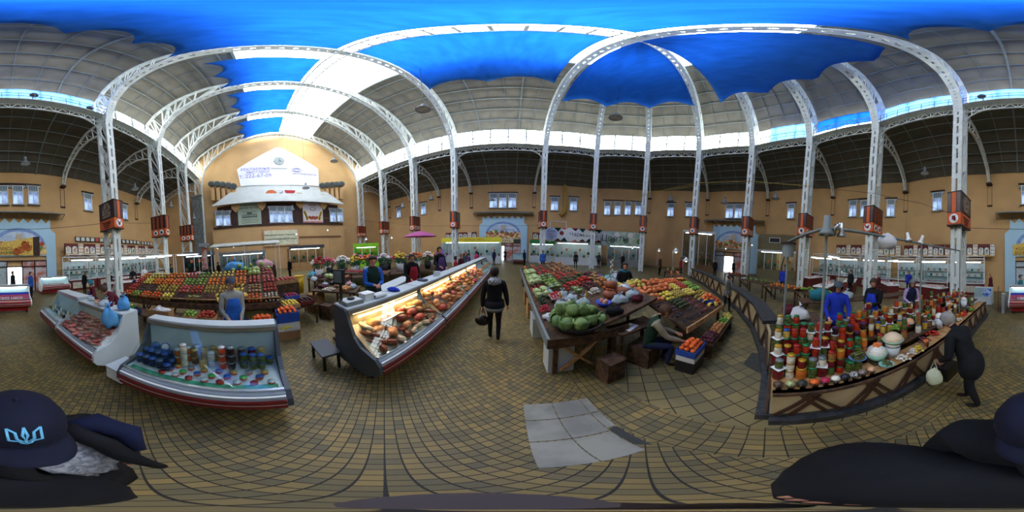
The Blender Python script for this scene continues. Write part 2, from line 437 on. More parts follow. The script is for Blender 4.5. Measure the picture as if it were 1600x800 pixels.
# roofs: nave vault, half dome, aisle roofs, glazing strip
def sub(path, n):
    out = []
    for i in range(len(path)-1):
        for k in range(n): out.append((lerp(path[i][0], path[i+1][0], k/n), lerp(path[i][1], path[i+1][1], k/n)))
    return out + [path[-1]]
ROOF_OPQ = [p for p in ROOF if p[0] > 2.9] 
ROOF_GLS = [p for p in ROOF if p[0] < 3.0]
def roof_surface(path, name, m, rng, t=.12):
    mb = MB()
    for i in rng:
        a, b_ = LOOP[i], LOOP[i+1]
        mb.grid([[P3(a, u, z) for u, z in path], [P3(b_, u, z) for u, z in path]])
    o = mb.build(name, m); solidify(o, t, 0); return struct(o)
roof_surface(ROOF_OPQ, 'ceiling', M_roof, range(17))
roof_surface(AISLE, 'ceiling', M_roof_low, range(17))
roof_surface(ROOF_GLS, 'ceiling', M_pane, range(17), .02)
# clerestory panes
mbp = MB(); mbm = MB()
for i in range(17):
    if abs(LOOP[i][0]+15.2) < .01 and i > 5: continue
    a, b_ = P3(LOOP[i], UB+.12, 0), P3(LOOP[i+1], UB+.12, 0); z0, z1 = H+8.3*S, H+10.08*S
    mbp.add([(a.x, a.y, z0), (b_.x, b_.y, z0), (b_.x, b_.y, z1), (a.x, a.y, z1)], [(0, 1, 2, 3)])
    L = (b_-a).length; n = max(1, round(L/1.75)); nv = (a.lerp(b_, .5)-Vector((LOOP[i][0]*S, YC*S, a.z)))
    for k in range(n+1):
        p = a.lerp(b_, k/n); q = p.lerp(Vector((XA*S if i >= 5 and i < 12 else p.x, YC*S, p.z)), .004)
        mbm.bar((q.x, q.y, z0), (q.x, q.y, z1), .13, .1)
        if k < n:
            for kk in (.33, .66):
                p2 = a.lerp(b_, (k+kk)/n); mbm.bar((p2.x, p2.y, z0), (p2.x, p2.y, z1), .025)
    for zz, ww in ((z0, .14), ((z0+z1)/2, .11), (z0+(z1-z0)*.25, .03), (z0+(z1-z0)*.75, .03), (z1, .14)):
        mbm.bar((a.x, a.y, zz), (b_.x, b_.y, zz), ww)
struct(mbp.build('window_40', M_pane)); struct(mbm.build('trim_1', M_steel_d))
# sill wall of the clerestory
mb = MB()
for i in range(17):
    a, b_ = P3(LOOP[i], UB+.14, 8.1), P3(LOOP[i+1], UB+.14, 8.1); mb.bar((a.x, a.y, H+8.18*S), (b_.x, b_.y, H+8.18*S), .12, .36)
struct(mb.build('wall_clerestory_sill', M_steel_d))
# purlins and boards joints under the roofs
mb = MB()
def jbar(st1, st2, u, z, w_, off=.10):
    a, b_ = P3(st1, u, z-off), P3(st2, u, z-off); mb.bar(a, b_, w_, w_*1.4)
for i in range(17):
    a, b_ = LOOP[i], LOOP[i+1]; wide = (P3(a, UB, 0)-P3(b_, UB, 0)).length
    for u in (7.9, 7.1, 6.3, 5.4, 4.4, 3.4, 2.95): jbar(a, b_, u, interp(ROOF, u), .06 if u > 3 else .14)
    for u in (9.2, 10.0, 10.8, 11.5, 12.1): jbar(a, b_, u, interp(AISLE, u), .055)
    n = max(1, round(wide/1.25))
    for k in range(1, n):
        t_ = k/n; big = (.10 if (n > 5 and k in (n//3, n-n//3)) else .04)
        for path, uu in ((ROOF_OPQ, ROOF_OPQ), (AISLE, AISLE)):
            pts = [P3(a, u, z-.08).lerp(P3(b_, u, z-.08), t_) for u, z in path]
            for p, q in zip(pts, pts[1:]): mb.bar(p, q, big, big*1.5)
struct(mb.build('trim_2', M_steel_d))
# glazing bars of the skylight
mb = MB()
for i in range(17):
    a, b_ = LOOP[i], LOOP[i+1]; wide = (P3(a, 3, 0)-P3(b_, 3, 0)).length
    n = max(1, round(wide/.9))
    for k in range(1, n):
        pts = [P3(a, u, z-.05).lerp(P3(b_, u, z-.05), k/n) for u, z in ROOF_GLS]
        for p, q in zip(pts, pts[1:]): mb.bar(p, q, .03)
struct(mb.build('trim_3', M_white))

# ---------------------------------------------------------------- steel ribs
def rib(st, label, idx, stone=False):
    ox, d = st; D = Vector((d[0], d[1], 0)); T = Vector((-d[1], d[0], 0))
    loc = P3(st, UF, ZFL); t = thing('steel_column', label, 'column', loc)
    def q(u, z): return P3(st, u, z)-loc
    w2 = .235
    # front chord: two flats with battens, slot between them
    mb = MB()
    for s_ in (-1, 1):
        pts = [q(u, z)+T*s_*(w2-.085) for u, z in FRONT]
        for a, b_ in zip(pts, pts[1:]): mb.bar(a, b_, .19, .12, up=T.cross(b_-a))
    pts = [q(u, z) for u, z in sub(FRONT, 4)]
    L = 0
    for a, b_ in zip(pts, pts[1:]):
        seg = (b_-a).length; k = max(1, int(seg/1.0))
        for j in range(k):
            c = a.lerp(b_, (j+.5)/k); dr = (b_-a).normalized(); mb.bar(c-dr*.16, c+dr*.16, .34, .1, up=T.cross(dr))
    mb.build('front_chord', M_steel, t)
    mb = MB(); pts = [q(u, z) for u, z in BACK]
    for a, b_ in zip(pts, pts[1:]): mb.bar(a, b_, .26, .14, up=T.cross(b_-a))
    mb.build('back_chord', M_steel, t)
    # lacing between chords
    mb = MB()
    F = [q(u, z) for u, z in sub([FRONT[0], FRONT[1]], 9)[:-1] + sub(FRONT[1:], 2)]
    B = [q(u, z) for u, z in sub([BACK[0], BACK[1]], 9)[:-1] + sub(BACK[1:], 3)[:99]]
    n = min(len(F), len(B)); Bi = [B[min(len(B)-1, round(i*(len(B)-1)/(len(F)-1)))] for i in range(len(F))]
    for i in range(len(F)-1):
        for s_ in (-1, 1):
            o_ = T*s_*.07
            mb.bar(F[i]+o_, Bi[i]+o_, .045); mb.bar((F[i] if i % 2 else Bi[i])+o_, (Bi[i+1] if i % 2 else F[i+1])+o_, .045)
    mb.build('lattice', M_steel, t)
    # half truss over the aisle
    mb = MB(); low = [(UB, 6.6), (9.3, 6.9), (10.3, 6.9), (11.2, 6.55), (11.9, 6.1), (12.35, 5.45)]; up_ = [(UB, 7.6), (9.5, 7.65), (10.7, 7.3), (11.7, 6.85), (12.4, 6.35), (12.68, 5.45)]
    lo = [q(u, z) for u, z in sub(low, 2)]; hi = [q(u, z) for u, z in sub(up_, 2)]
    for a, b_ in zip(lo, lo[1:]): mb.bar(a, b_, .16, .09, up=T.cross(b_-a))
    for a, b_ in zip(hi, hi[1:]): mb.bar(a, b_, .16, .09, up=T.cross(b_-a))
    for i in range(len(lo)): mb.bar(lo[i], hi[i], .06); mb.bar(lo[i], hi[min(i+1, len(hi)-1)], .05)
    a = q(12.35, 5.45); b_ = q(12.68, 5.45); mb.bar(a, b_, .3, .12)
    mb.build('aisle_truss', M_steel, t)
    return t
names = []
rib_lab = {
 'H': 'pale steel lattice column and arch left of the north food-photo portal', 'G': 'pale steel lattice column and arch rising above the pink parasol', 'F': 'pale steel lattice column and arch second from the gable on the banner side', 'E': 'pale steel column and arch closest to the right end of the gable wall',
 'I': 'pale steel lattice column and arch left of the white spice shop board', 'J': 'pale steel column and rib between the spice shop board and the flower board', 'K': 'pale steel column and rib at the right end of the flower shop board', 'L': 'pale steel column and rib left of the shaded east portal', 'M': 'pale steel column and rib at the right edge of the shaded east portal', 'N': 'pale steel column and rib behind the grey lamp post of the pickle stall', 'O': 'pale steel column and rib next to the saturated blue clerestory sheet', 'P': 'tall near steel column and arch rising behind the far end of the pickle stall',
 'A': 'tall near steel column and arch with the sign of a bull head', 'B': 'pale steel column and arch behind the orange pyramid fruit stand', 'C': 'pale steel column and arch third from the bull sign towards the gable', 'D': 'steel arch springing from the grey stone pier at the gable'}
RIBS = {}
for k_, x_ in zip('EFGHI', NX[1:]): RIBS[k_] = stn(x_)
for k_, i_ in zip('JKLMNO', range(1, 7)): RIBS[k_] = sta(i_)
for k_, x_ in zip('PABCD', reversed(NX[1:])): RIBS[k_] = sts(x_)
for k_ in RIBS: struct(rib(RIBS[k_], rib_lab[k_], k_))
# stone pier wrapping column D
p = P3(RIBS['D'], UB, ZFL)
tag(MB().bb(p.x-.45, p.x+.35, p.y-.5, p.y+.9, 0, H+5.9*S).bb(p.x-.55, p.x+.45, p.y-.6, p.y+1.0, H+5.9*S, H+6.1*S).build('stone_pier', mat_two('grey_stone_blocks', srgb(112, 116, 112), srgb(92, 96, 94), 3, .85)), 'grey stone pier at the left end of the gable wall', 'pier')

# ---------------------------------------------------------------- ridge girder, walkway girders
t = thing('ridge_girder', 'steel ladder girder running under the ridge to the clock', 'girder', (0, 0, 0))
mb = MB()
x0, x1 = XW*S, XA*S
for dy in (-.28, .28):
    for zz in (13.0, 13.45): mb.bar((x0, (YC*S)+dy, H+zz*S), (x1, YC*S+dy, H+zz*S), .09)
n = 34
for i in range(n+1):
    x = lerp(x0, x1, i/n)
    mb.bar((x, YC*S-.28, H+13.0*S), (x, YC*S+.28, H+13.0*S), .1, .06)
    for dy in (-.28, .28):
        mb.bar((x, YC*S+dy, H+13.0*S), (x, YC*S+dy, H+13.45*S), .05)
        if i < n: mb.bar((x, YC*S+dy, H+13.0*S), (lerp(x0, x1, (i+1)/n), YC*S+dy, H+13.45*S), .04)
mb.build('girder_frame', M_steel, t)
def girder(a, b_, label):
    """walkway with rail above a lattice girder with curved corner brackets, from column a to column b_"""
    A, B = P3(a, UB-.12, 8), P3(b_, UB-.12, 8); mid = (A+B)/2
    t = thing('walkway_beam', label, 'walkway', (mid.x, mid.y, mid.z))
    A = A-mid; B = B-mid; L = (B-A).length; n = max(4, round(L/.8)); D = (B-A).normalized()
    nrm = Vector((-D.y, D.x, 0))
    inw = (Vector((max(min(mid.x, XA*S), XW*S), YC*S, mid.z))-mid).normalized()
    if nrm.dot(inw) < 0: nrm = -nrm
    mb = MB(); mb.bar(A+nrm*.25, B+nrm*.25, .62, .07); mb.build('walkway_deck', M_steel, t)
    mb = MB(); dz = Vector((0, 0, -.62)); zt = Vector((0, 0, -.06))
    mb.bar(A+zt, B+zt, .12, .1); mb.bar(A+dz, B+dz, .1, .08)
    for i in range(n):
        p, q_ = A.lerp(B, i/n), A.lerp(B, (i+1)/n); mb.bar(p+zt, p.lerp(q_, .5)+dz, .05); mb.bar(p.lerp(q_, .5)+dz, q_+zt, .05)
        mb.bar(p.lerp(q_, .5)+dz, p.lerp(q_, .5)+zt, .04)
    R = 1.45 if L > 6 else .85
    for e, sg in ((A, 1), (B, -1)):
        pts = [e + D*sg*(R*(1-math.cos(a))) + Vector((0, 0, -.62-R*(1-math.sin(a))*1.1)) for a in [PI/2*k/6 for k in range(7)]]
        for p, q_ in zip(pts, pts[1:]): mb.bar(p, q_, .09, .07)
        for k in (1, 3, 5): mb.bar(pts[k], Vector((pts[k].x, pts[k].y, -.1)), .05)
    mb.build('lattice', M_steel, t)
    mb = MB(); i = 0
    for k in range(n+1):
        p = A.lerp(B, k/n)+nrm*.52; mb.bar(p, p+Vector((0, 0, .95)), .035)
    for zz in (.5, .95): mb.bar(A+nrm*.52+Vector((0, 0, zz)), B+nrm*.52+Vector((0, 0, zz)), .035)
    mb.build('hand_rail', M_steel_d, t)
    return t
gl = ['between the first two columns from the gable, banner side', 'between the second and third columns from the gable, banner side', 'from the pink parasol column to the next column left', 'across the wide bay above the north portal', 'above the spice shop board', 'above the flower shop board', 'above the shops beyond the flower board', 'above the shaded east portal', 'above the grey kiosk right of the east portal', 'under the half covered clerestory pane', 'under the saturated blue sheet', 'across the wide bay above the sausage portal', 'between the bull sign column and the next one', 'behind the orange pyramids', 'next to the stone pier']
idxs = [1, 2, 3, 4, 5, 6, 7, 8, 9, 10, 11, 12, 13, 14, 15]
for lab, i in zip(gl, idxs):
    struct(girder(LOOP[i], LOOP[i+1], 'walkway girder with rail ' + lab))
# ---------------------------------------------------------------- blue tarpaulins
def zlow(u): return interp([(x, z) for x, z in FRONT if z > 8], abs(u))
def tarp_bay(x0, x1, u0, u1, side, label, nsc=3, dz=.12, scal=.55):
    """a sheet hung under the glazing between two arches; outer edge cut in scallops"""
    mb = MB(); nx, nu = 24, 14; rows = []
    for j in range(nu+1):
        f = j/nu; row = []
        for i in range(nx+1):
            g = i/nx; ph = (g*nsc) % 1.0
            sc_ = math.sin(PI*ph)**.8 if 0 < ph < 1 else 0
            u = lerp(u0, u1 - scal*sc_, f)
            z = zlow(u)+dz - .25*math.sin(PI*f)*.5*(.3+sc_) - .10*sc_*f + .03*math.sin(9*g+7*f)
            row.append(((lerp(x0, x1, g))*S, (YC+side*u)*S, H+z*S))
        rows.append(row)
    mb.grid(rows); o = mb.build('tarpaulin', M_tarp, smooth=True); solidify(o, .01)
    return tag(o, label, 'tarpaulin')
tarp_bay(-3.85, 1.7, .3, 4.6, -1, 'blue tarpaulin over the wide middle bay, half right overhead above the photographer', 4)
tarp_bay(-3.85, 1.6, .28, 4.3, 1, 'blue tarpaulin over the wide middle bay on the portal side', 2, scal=.35)
tarp_bay(-7.3, -4.9, .3, 4.0, -1, 'blue tarpaulin with ragged edge beside the bull sign arch', 2)
tarp_bay(-10.8, -8.15, .3, 3.9, -1, 'blue tarpaulin strip in the second bay past the bull sign arch', 2)
tarp_bay(-14.3, -11.75, .3, 3.9, -1, 'blue tarpaulin strip nearest the clock gable', 2)
def tarp_fan(k0, k1, label, r=5.0, x=XA):
    mb = MB(); nr, na = 12, int((k1-k0)*8); rows = []
    for j in range(nr+1):
        f = j/nr; row = []
        for i in range(na+1):
            k = lerp(k0, k1, i/na); ph = (k-k0) % 1.0; s_ = math.sin(PI*ph) if 1e-6 < ph < 1-1e-6 else 0
            a = PI*k/7; rr = f*(r - .55*s_)+.05
            z = 12.55 - 2.1*(f**1.35) + .28*s_*f*(1-f)*2 + .10*s_*f
            row.append(((x+.12 + math.sin(a)*rr)*S, (YC+math.cos(a)*rr)*S, H+z*S))
        rows.append(row)
    mb.grid(rows); o = mb.build('tarpaulin', M_tarp, smooth=True); solidify(o, .01)
    return tag(o, label, 'tarpaulin')
tarp_fan(.02, 3.02, 'umbrella-shaped blue tarpaulin fan under the half dome, left of the bright slit')
tarp_fan(3.62, 6.98, 'blue tarpaulin fan right of the bright slit in the half dome')
# seams drawn as ropes along the fans
# blue sheets hung before the clerestory
def clere_sheet(i, m, f0, f1, z0, z1, label):
    a, b_ = P3(LOOP[i], UB-.02, 0), P3(LOOP[i+1], UB-.02, 0); mb = MB(); rows = []
    for j in range(7):
        rows.append([a.lerp(b_, lerp(f0, f1, g/20)) .xy.to_3d() + Vector((.03*math.sin(g*1.7), .03*math.cos(g*1.3), H+lerp(z0, z1, j/6)*S + .05*math.sin(g*.8)*(1 if j == 0 else 0))) for g in range(21)])
    mb.grid(rows); o = mb.build('window_sheet', m, smooth=True); solidify(o, .008); tag(o, label, 'sheet')
clere_sheet(10, M_tarp, .02, .98, 8.75, 10.05, 'saturated blue sheet hung before the clerestory panes')
clere_sheet(9, M_tarp_pale, .25, .98, 8.3, 10.05, 'pale blue film over the clerestory left of the saturated sheet')
clere_sheet(11, M_tarp_pale, .02, .98, 8.3, 10.05, 'pale blue film over the clerestory left of the tall near column')
clere_sheet(12, M_tarp_pale, .02, .98, 8.3, 10.05, 'long pale blue film over the clerestory of the wide bay')
# floodlights on the rail
for px, py in ((52, 150), (1535, 152), (138, 170)):
    p = P3(RIBS['P'], UF-.1, 8.6) if px > 1500 else WY(px, py, (YC-UB+.2)*S)
    if px > 1500: p = WY(px, py, (YC-UB+.2)*S)
    t = thing('floodlight', {52: 'black floodlight on the walkway rail over the sausage portal', 1535: 'black floodlight on the walkway rail right of the tall near column', 138: 'black floodlight on the rail beside the bull sign column'}[px], 'floodlight', p)
    MB().lathe([(.05, -.1), (.22, .15), (.24, .2)], 12, ax=(0, .8, -.6)).build('housing', M_black, t); MB().bar((0, -.1, 0), (0, -.35, -.3), .05).build('bracket', M_black, t)
# ================================================================ WALL FITTINGS
def wall_hit(px, py, off=0.0):
    """point on the outer wall seen along a pixel's ray, with the wall's inward normal and tangent"""
    v = ray(px, py); best = None
    pts = [P3(s, UW-off/S, 0) for s in LOOP]
    for i in range(17):
        a, b_ = pts[i], pts[i+1]; d = b_-a; den = v.x*d.y - v.y*d.x
        if abs(den) < 1e-9: continue
        t = (a.x*d.y - a.y*d.x)/den; s_ = (a.x*v.y-a.y*v.x)/den
        s2 = ((v.x*t-a.x)*d.x+(v.y*t-a.y)*d.y)/d.length_squared
        if t > 0 and -.001 <= s2 <= 1.001 and (best is None or t < best[0]):
            T = Vector((d.x, d.y, 0)).normalized(); best = (t, T)
    t, T = best; n = Vector((T.y, -T.x, 0)); p = Vector((v.x*t, v.y*t, H+v.z*t))
    if n.dot(-p.xy.to_3d()) < 0: n = -n
    return p, n, math.atan2(n.x, -n.y)     # rz so that local -Y faces into the hall
M_sky_pane = mat_emit('outdoor_light_in_pane', (.42, .60, 1.0), .42, .8, .9)
M_sill = mat('grey_sill', srgb(170, 176, 178), .6)
win_n = [0]
def window_at(loc, rz, w_=.9, h_=1.95, leaves=2, mats=(None,)):
    """white framed casement with transom; local -Y faces the hall"""
    win_n[0] += 1
    t = thing('window_%d' % win_n[0], 'window', 'window', loc, rz); del t['label']; del t['category']; t['kind'] = 'structure'
    mb = MB()
    for x in (-w_/2, w_/2): mb.box((x, -.04, 0), (.07, .1, h_))
    for z in (-h_/2, h_*.18, h_/2): mb.box((0, -.04, z), (w_, .1, .07))
    for k in range(1, leaves): mb.box((-w_/2+w_*k/leaves, -.04, -h_*.16), (.06, .08, h_*.68))
    for k in range(1, 4): mb.box((-w_/2+w_*k/4, -.03, h_*.34), (.02, .05, h_*.32))
    fo = mb.build('window_frame', M_white, t)
    MB().box((0, -.01, 0), (w_, .02, h_)).build('pane', M_sky_pane, fo)
    mb = MB(); mb.box((0, -.03, h_*.34), (w_-.1, .012, h_*.3)); mb.build('blind', mat('grey_blind', srgb(120, 140, 150), .7), fo)
    MB().box((0, -.12, -h_/2-.06), (w_+.25, .26, .09)).build('window_sill', M_sill, t)
    mb = MB().box((-w_/2-.12, -.05, h_/2-.1), (.16, .14, .32)).box((w_/2+.12, -.05, h_/2-.1), (.16, .14, .32)); mb.build('key_block', M_sill, t)
    return t
def window_group(pxs, py, w_=.9, h_=1.95, leaves=2):
    for px in pxs:
        p, n, rz = wall_hit(px, py); window_at(p+n*.03, rz, w_, h_, leaves)
    p0, n, rz = wall_hit(pxs[0], py); p1, n, rz = wall_hit(pxs[-1], py); L = (p1.xy-p0.xy).length+w_+.5; c = (p0+p1)/2
    struct(MB().box((0, -.06, 0), (L, .16, .13)).build('trim_5', M_brown, loc=c+n*.03+Vector((0, 0, h_/2+.16)), rz=rz))
window_group([4, 28, 52], 305); window_group([137], 316); window_group([194], 331, .85); window_group([1465], 315, .9)
window_group([623.5], 332, .9, 1.9); window_group([662], 326, .9); window_group([771, 785.5, 800.5], 313.5, 1.05, 2.2)
window_group([866.5], 318.5, 1.0, 2.0); window_group([896], 319, 1.0, 2.0); window_group([949, 965, 981, 997], 325.5, .85, 2.0)
window_group([1048], 328, .9); window_group([1077], 328, .9); window_group([1140, 1154, 1168], 330, 1.0, 2.0)
window_group([1236], 330, .85); window_group([1333, 1351], 326, .85); window_group([1392], 325, .8)
# corbels and brown blocks under the aisle trusses
mb = MB(); mc = MB()
for k_ in RIBS:
    st = RIBS[k_]; D = sdir(st); T = Vector((-D.y, D.x, 0)); p = P3(st, UW-.18, 5.3); rz_ = math.atan2(D.x, -D.y)
    mb.box(p+Vector((0, 0, .08)), (.5, .45, .14), rz_); q = P3(st, UW-.04, 3.85); mb.box(q, (.45, .14, .14), rz_)
    r = P3(st, UW-.03, 4.55)
    for s_ in (-1, 1): mb.box(r+T*s_*.2, (.03, .03, 1.9), rz_)
struct(mb.build('trim_4', M_brown))
# balcony canopies over the portals and the pale blue portal fronts
M_pb = mat('pale_blue_board', srgb(176, 214, 232), .6, 0, .06, .5)
M_can = mat_two('mottled_canopy_glass', srgb(120, 124, 110), srgb(70, 72, 62), 3, .4)
def portal(pxc, pyb, wid, name_lab, door_lab, extra=None):
    p, n, rz = wall_hit(pxc, pyb); z0 = 3.0; p.z = 0
    t = thing('portal_board', name_lab, 'portal', p+n*.12, rz)
    W = wid/2; zt = 6.35
    # outline: wide foot, shoulders, zigzag top
    top = []; nz = 7
    for k in range(nz*2+1):
        x = -W*.86 + 2*W*.86*k/(nz*2); top.append((x, zt-(.42 if k % 2 else 0)))
    poly = [(-W, z0), (W, z0), (W, 5.2), (W*.86, 5.55)] + list(reversed(top)) + [(-W*.86, 5.55), (-W, 5.2)]
    poly = [(-W, z0), (W, z0), (W, 5.0), (W*.86, 5.4)] + [(x, z) for x, z in reversed(top)] + [(-W*.86, 5.4), (-W, 5.0)]
    m_ = MB(); m_.prism(poly, -.06, .06, lambda q, y: (q[0], y, q[1])); m_.build('board', M_pb, t)
    for s_ in (-1, 1): MB().bb(s_*W, s_*(W-.9), -.06, .06, 0, z0).build('side_jamb', M_pb, t)
    # arched painting
    m_ = MB(); R = W*.72; arc = [(R*math.cos(a), z0+.75+R*.72*math.sin(a)) for a in [PI*k/24 for k in range(25)]]
    m_.prism([(-R, z0+.1)]+list(reversed(arc))[0:0]+[(R, z0+.1)]+arc, -.085, -.065, lambda q, y: (q[0], y, q[1]))
    m_.build('arched_picture', mat_two('painted_sky', srgb(170, 196, 222), srgb(206, 222, 234), 1.2, .6), t)
    m_ = MB()
    for k in range(24):
        a0, a1 = PI*k/24, PI*(k+1)/24
        m_.add([(R*math.cos(a0), -.09, z0+.75+R*.72*math.sin(a0)), (R*math.cos(a1), -.09, z0+.75+R*.72*math.sin(a1)), (R*.86*math.cos(a1), -.09, z0+.75+R*.6*math.sin(a1)), (R*.86*math.cos(a0), -.09, z0+.75+R*.6*math.sin(a0))], [(0, 1, 2, 3)])
    m_.build('arched_border', mat('painted_blue_band', srgb(128, 158, 210), .6), t)
    m_ = MB(); m_.lathe([(.0, -.02), (.34, -.02), (.34, .0)], 20, (0, -.1, z0+.62+R*.42), ax=(0, -1, 0)); m_.build('round_emblem', mat('emblem_cream', srgb(206, 190, 160)), t)
    # food picture: heaps painted as low relief discs
    m_ = MB(); m_.bb(-R, R, -.10, -.07, z0+.08, z0+1.0); m_.build('food_picture', mat_two('painted_food', srgb(196, 120, 84), srgb(226, 206, 160), 4, .6, 6, .4, .6), t)
    m_ = MB(); r2 = random.Random(int(pxc))
    for k in range(26):
        m_.mi(k % 4); x = -R*.95+2*R*.95*(k+.5)/26; z = z0+.3+r2.random()*.8; m_.lathe([(0, .0), (.16+.12*r2.random(), 0), (.14, .02)], 9, (x, -.105, z), ax=(0, -1, 0))
    m_.build('painted_dishes', [mat('paint_meat', srgb(178, 74, 56)), mat('paint_cheese', srgb(232, 206, 130)), mat('paint_bread', srgb(176, 116, 66)), mat('paint_greens', srgb(110, 140, 76))], t)
    # canopy
    tc_ = thing('wall_canopy', name_lab.replace('portal front', 'sloping canopy above the portal').split(' with ')[0], 'canopy', p+n*.1+Vector((0, 0, 6.7)), rz)
    m_ = MB(); c_ = W*1.2
    m_.add([(-c_, 0, .35), (c_, 0, .35), (c_, -.9, 0), (-c_, -.9, 0), (-c_, 0, .28), (c_, 0, .28), (c_, -.9, -.07), (-c_, -.9, -.07)], [(0, 3, 2, 1), (4, 5, 6, 7), (0, 1, 5, 4), (1, 2, 6, 5), (2, 3, 7, 6), (3, 0, 4, 7)])
    m_.build('glazed_roof', M_can, tc_)
    m_ = MB(); m_.bar((-c_, -.9, 0), (c_, -.9, 0), .07)
    for k in range(7): x = lerp(-c_, c_, k/6); m_.bar((x, 0, -.35), (x, -.88, -.05), .05); m_.bar((x, 0, .35), (x, -.9, 0), .04)
    m_.build('bracket', M_steel_d, tc_)
    # doorway
    win_n[0] += 1
    d = thing('door_%d' % win_n[0], 'door', 'door', p+n*.1, rz); del d['label']; del d['category']; d['kind'] = 'structure'
    w2 = W-.9
    m_ = MB()
    for x in (-w2, -w2*.45, w2*.1, w2*.55, w2): m_.box((x, 0, 1.3), (.1, .12, 2.6))
    for z in (2.1, 2.6): m_.box((0, 0, z), (2*w2, .12, .1))
    m_.build('door_frame', M_brown, d)
    MB().bb(-w2*.45, w2*.1, .0, .02, .02, 2.1).build('door_pane', mat_emit('daylit_door_glass', (.9, .97, 1.0), 2.2, .3, 1.5), d)
    MB().bb(-w2, -w2*.45, .0, .02, .0, 2.55).build('side_panel', mat('pale_grey_panel', srgb(180, 196, 200)), d)
    MB().bb(w2*.1, w2, .0, .02, .0, 2.55).build('shutter_panel', mat_two('poster_panel', srgb(196, 110, 90), srgb(200, 190, 190), 1.5), d)
    return t, p, n, rz
tn, pn, nn, rzn = portal(786, 372, 6.8, 'pale blue zigzag-topped north portal front at the far end of the aisle', '')
ts, ps_, ns_, rzs = portal(30, 400, 6.6, 'pale blue zigzag-topped south portal front with a sausage poster behind the photographer', '')
te, pe, ne, rze = portal(1146, 372, 6.6, 'shaded blue portal front with painted arch on the east wall', '')
# writing over the north door
t = thing('lettered_board', 'cream board with dark lettering over the north door', 'sign', pn+nn*.22+Vector((-.3, 0, 2.78)), rzn)
MB().box((0, 0, 0), (5.4, .08, .52)).build('board', mat('cream_board', srgb(222, 206, 160)), t)
MB().box((1.75+.5, -.05, 0), (.95, .04, .5)).build('dark_panel', mat('dark_green_panel', srgb(50, 58, 44)), t)
MB().box((-2.1, -.05, 0), (1.2, .04, .5)).build('tan_panel', mat('tan_panel', srgb(196, 160, 104)), t)
lettering('М Я С О  Р Ы Б А', .32, M_dark, t, (.1, -.06, -.02), (PI/2, 0, 0))
lettering('БЕССАРАБСКИЙ РЫНОК', .26, mat('lilac_letters', srgb(130, 120, 170)), tn, (0, -.12, 4.35), (PI/2, 0, 0))
lettering('БЕССАРАБСКИЙ РЫНОК', .24, mat('lilac_letters', srgb(130, 120, 170)), ts, (0, -.12, 4.15), (PI/2, 0, 0))
# sausage poster on the south portal
t = thing('sausage_poster', 'yellow poster of grilled sausage rings with dark edge on the south portal', 'poster', ps_+ns_*.22+Vector((0, 0, 3.75)), rzs)
m_ = MB().prism([(-2.6, -.62), (1.75, -.72), (1.75, .95), (1.3, .9), (-2.6, .25)], -.03, .03, lambda q, y: (q[0], y, q[1])); m_.build('poster_sheet', mat('mustard_sheet', srgb(226, 190, 90)), t)
MB().prism([(1.2, -.7), (1.78, -.72), (1.78, .97), (1.2, .9)], -.05, -.031, lambda q, y: (q[0], y, q[1])).build('poster_edge', M_brown, t)
for k, (x, z) in enumerate(((.75, .0), (.1, -.15), (.45, .3), (-.25, -.3))):
    m_ = MB(); m_.tube([(x+.33*f*math.cos(4.2*PI*f), -.07-.01*k, z+.33*f*math.sin(4.2*PI*f)) for f in [i/34 for i in range(3, 35)]], .055, 6); m_.build('sausage_ring', mat('sausage_paint', srgb(196, 92, 50), .35), t)
lettering('КОЛБАСА', .36, M_maroon, t, (-1.45, -.05, -.12), (PI/2, 0, 0)); lettering('ДОМАШНЯЯ', .33, M_dark, t, (-1.45, -.05, -.46), (PI/2, 0, 0))

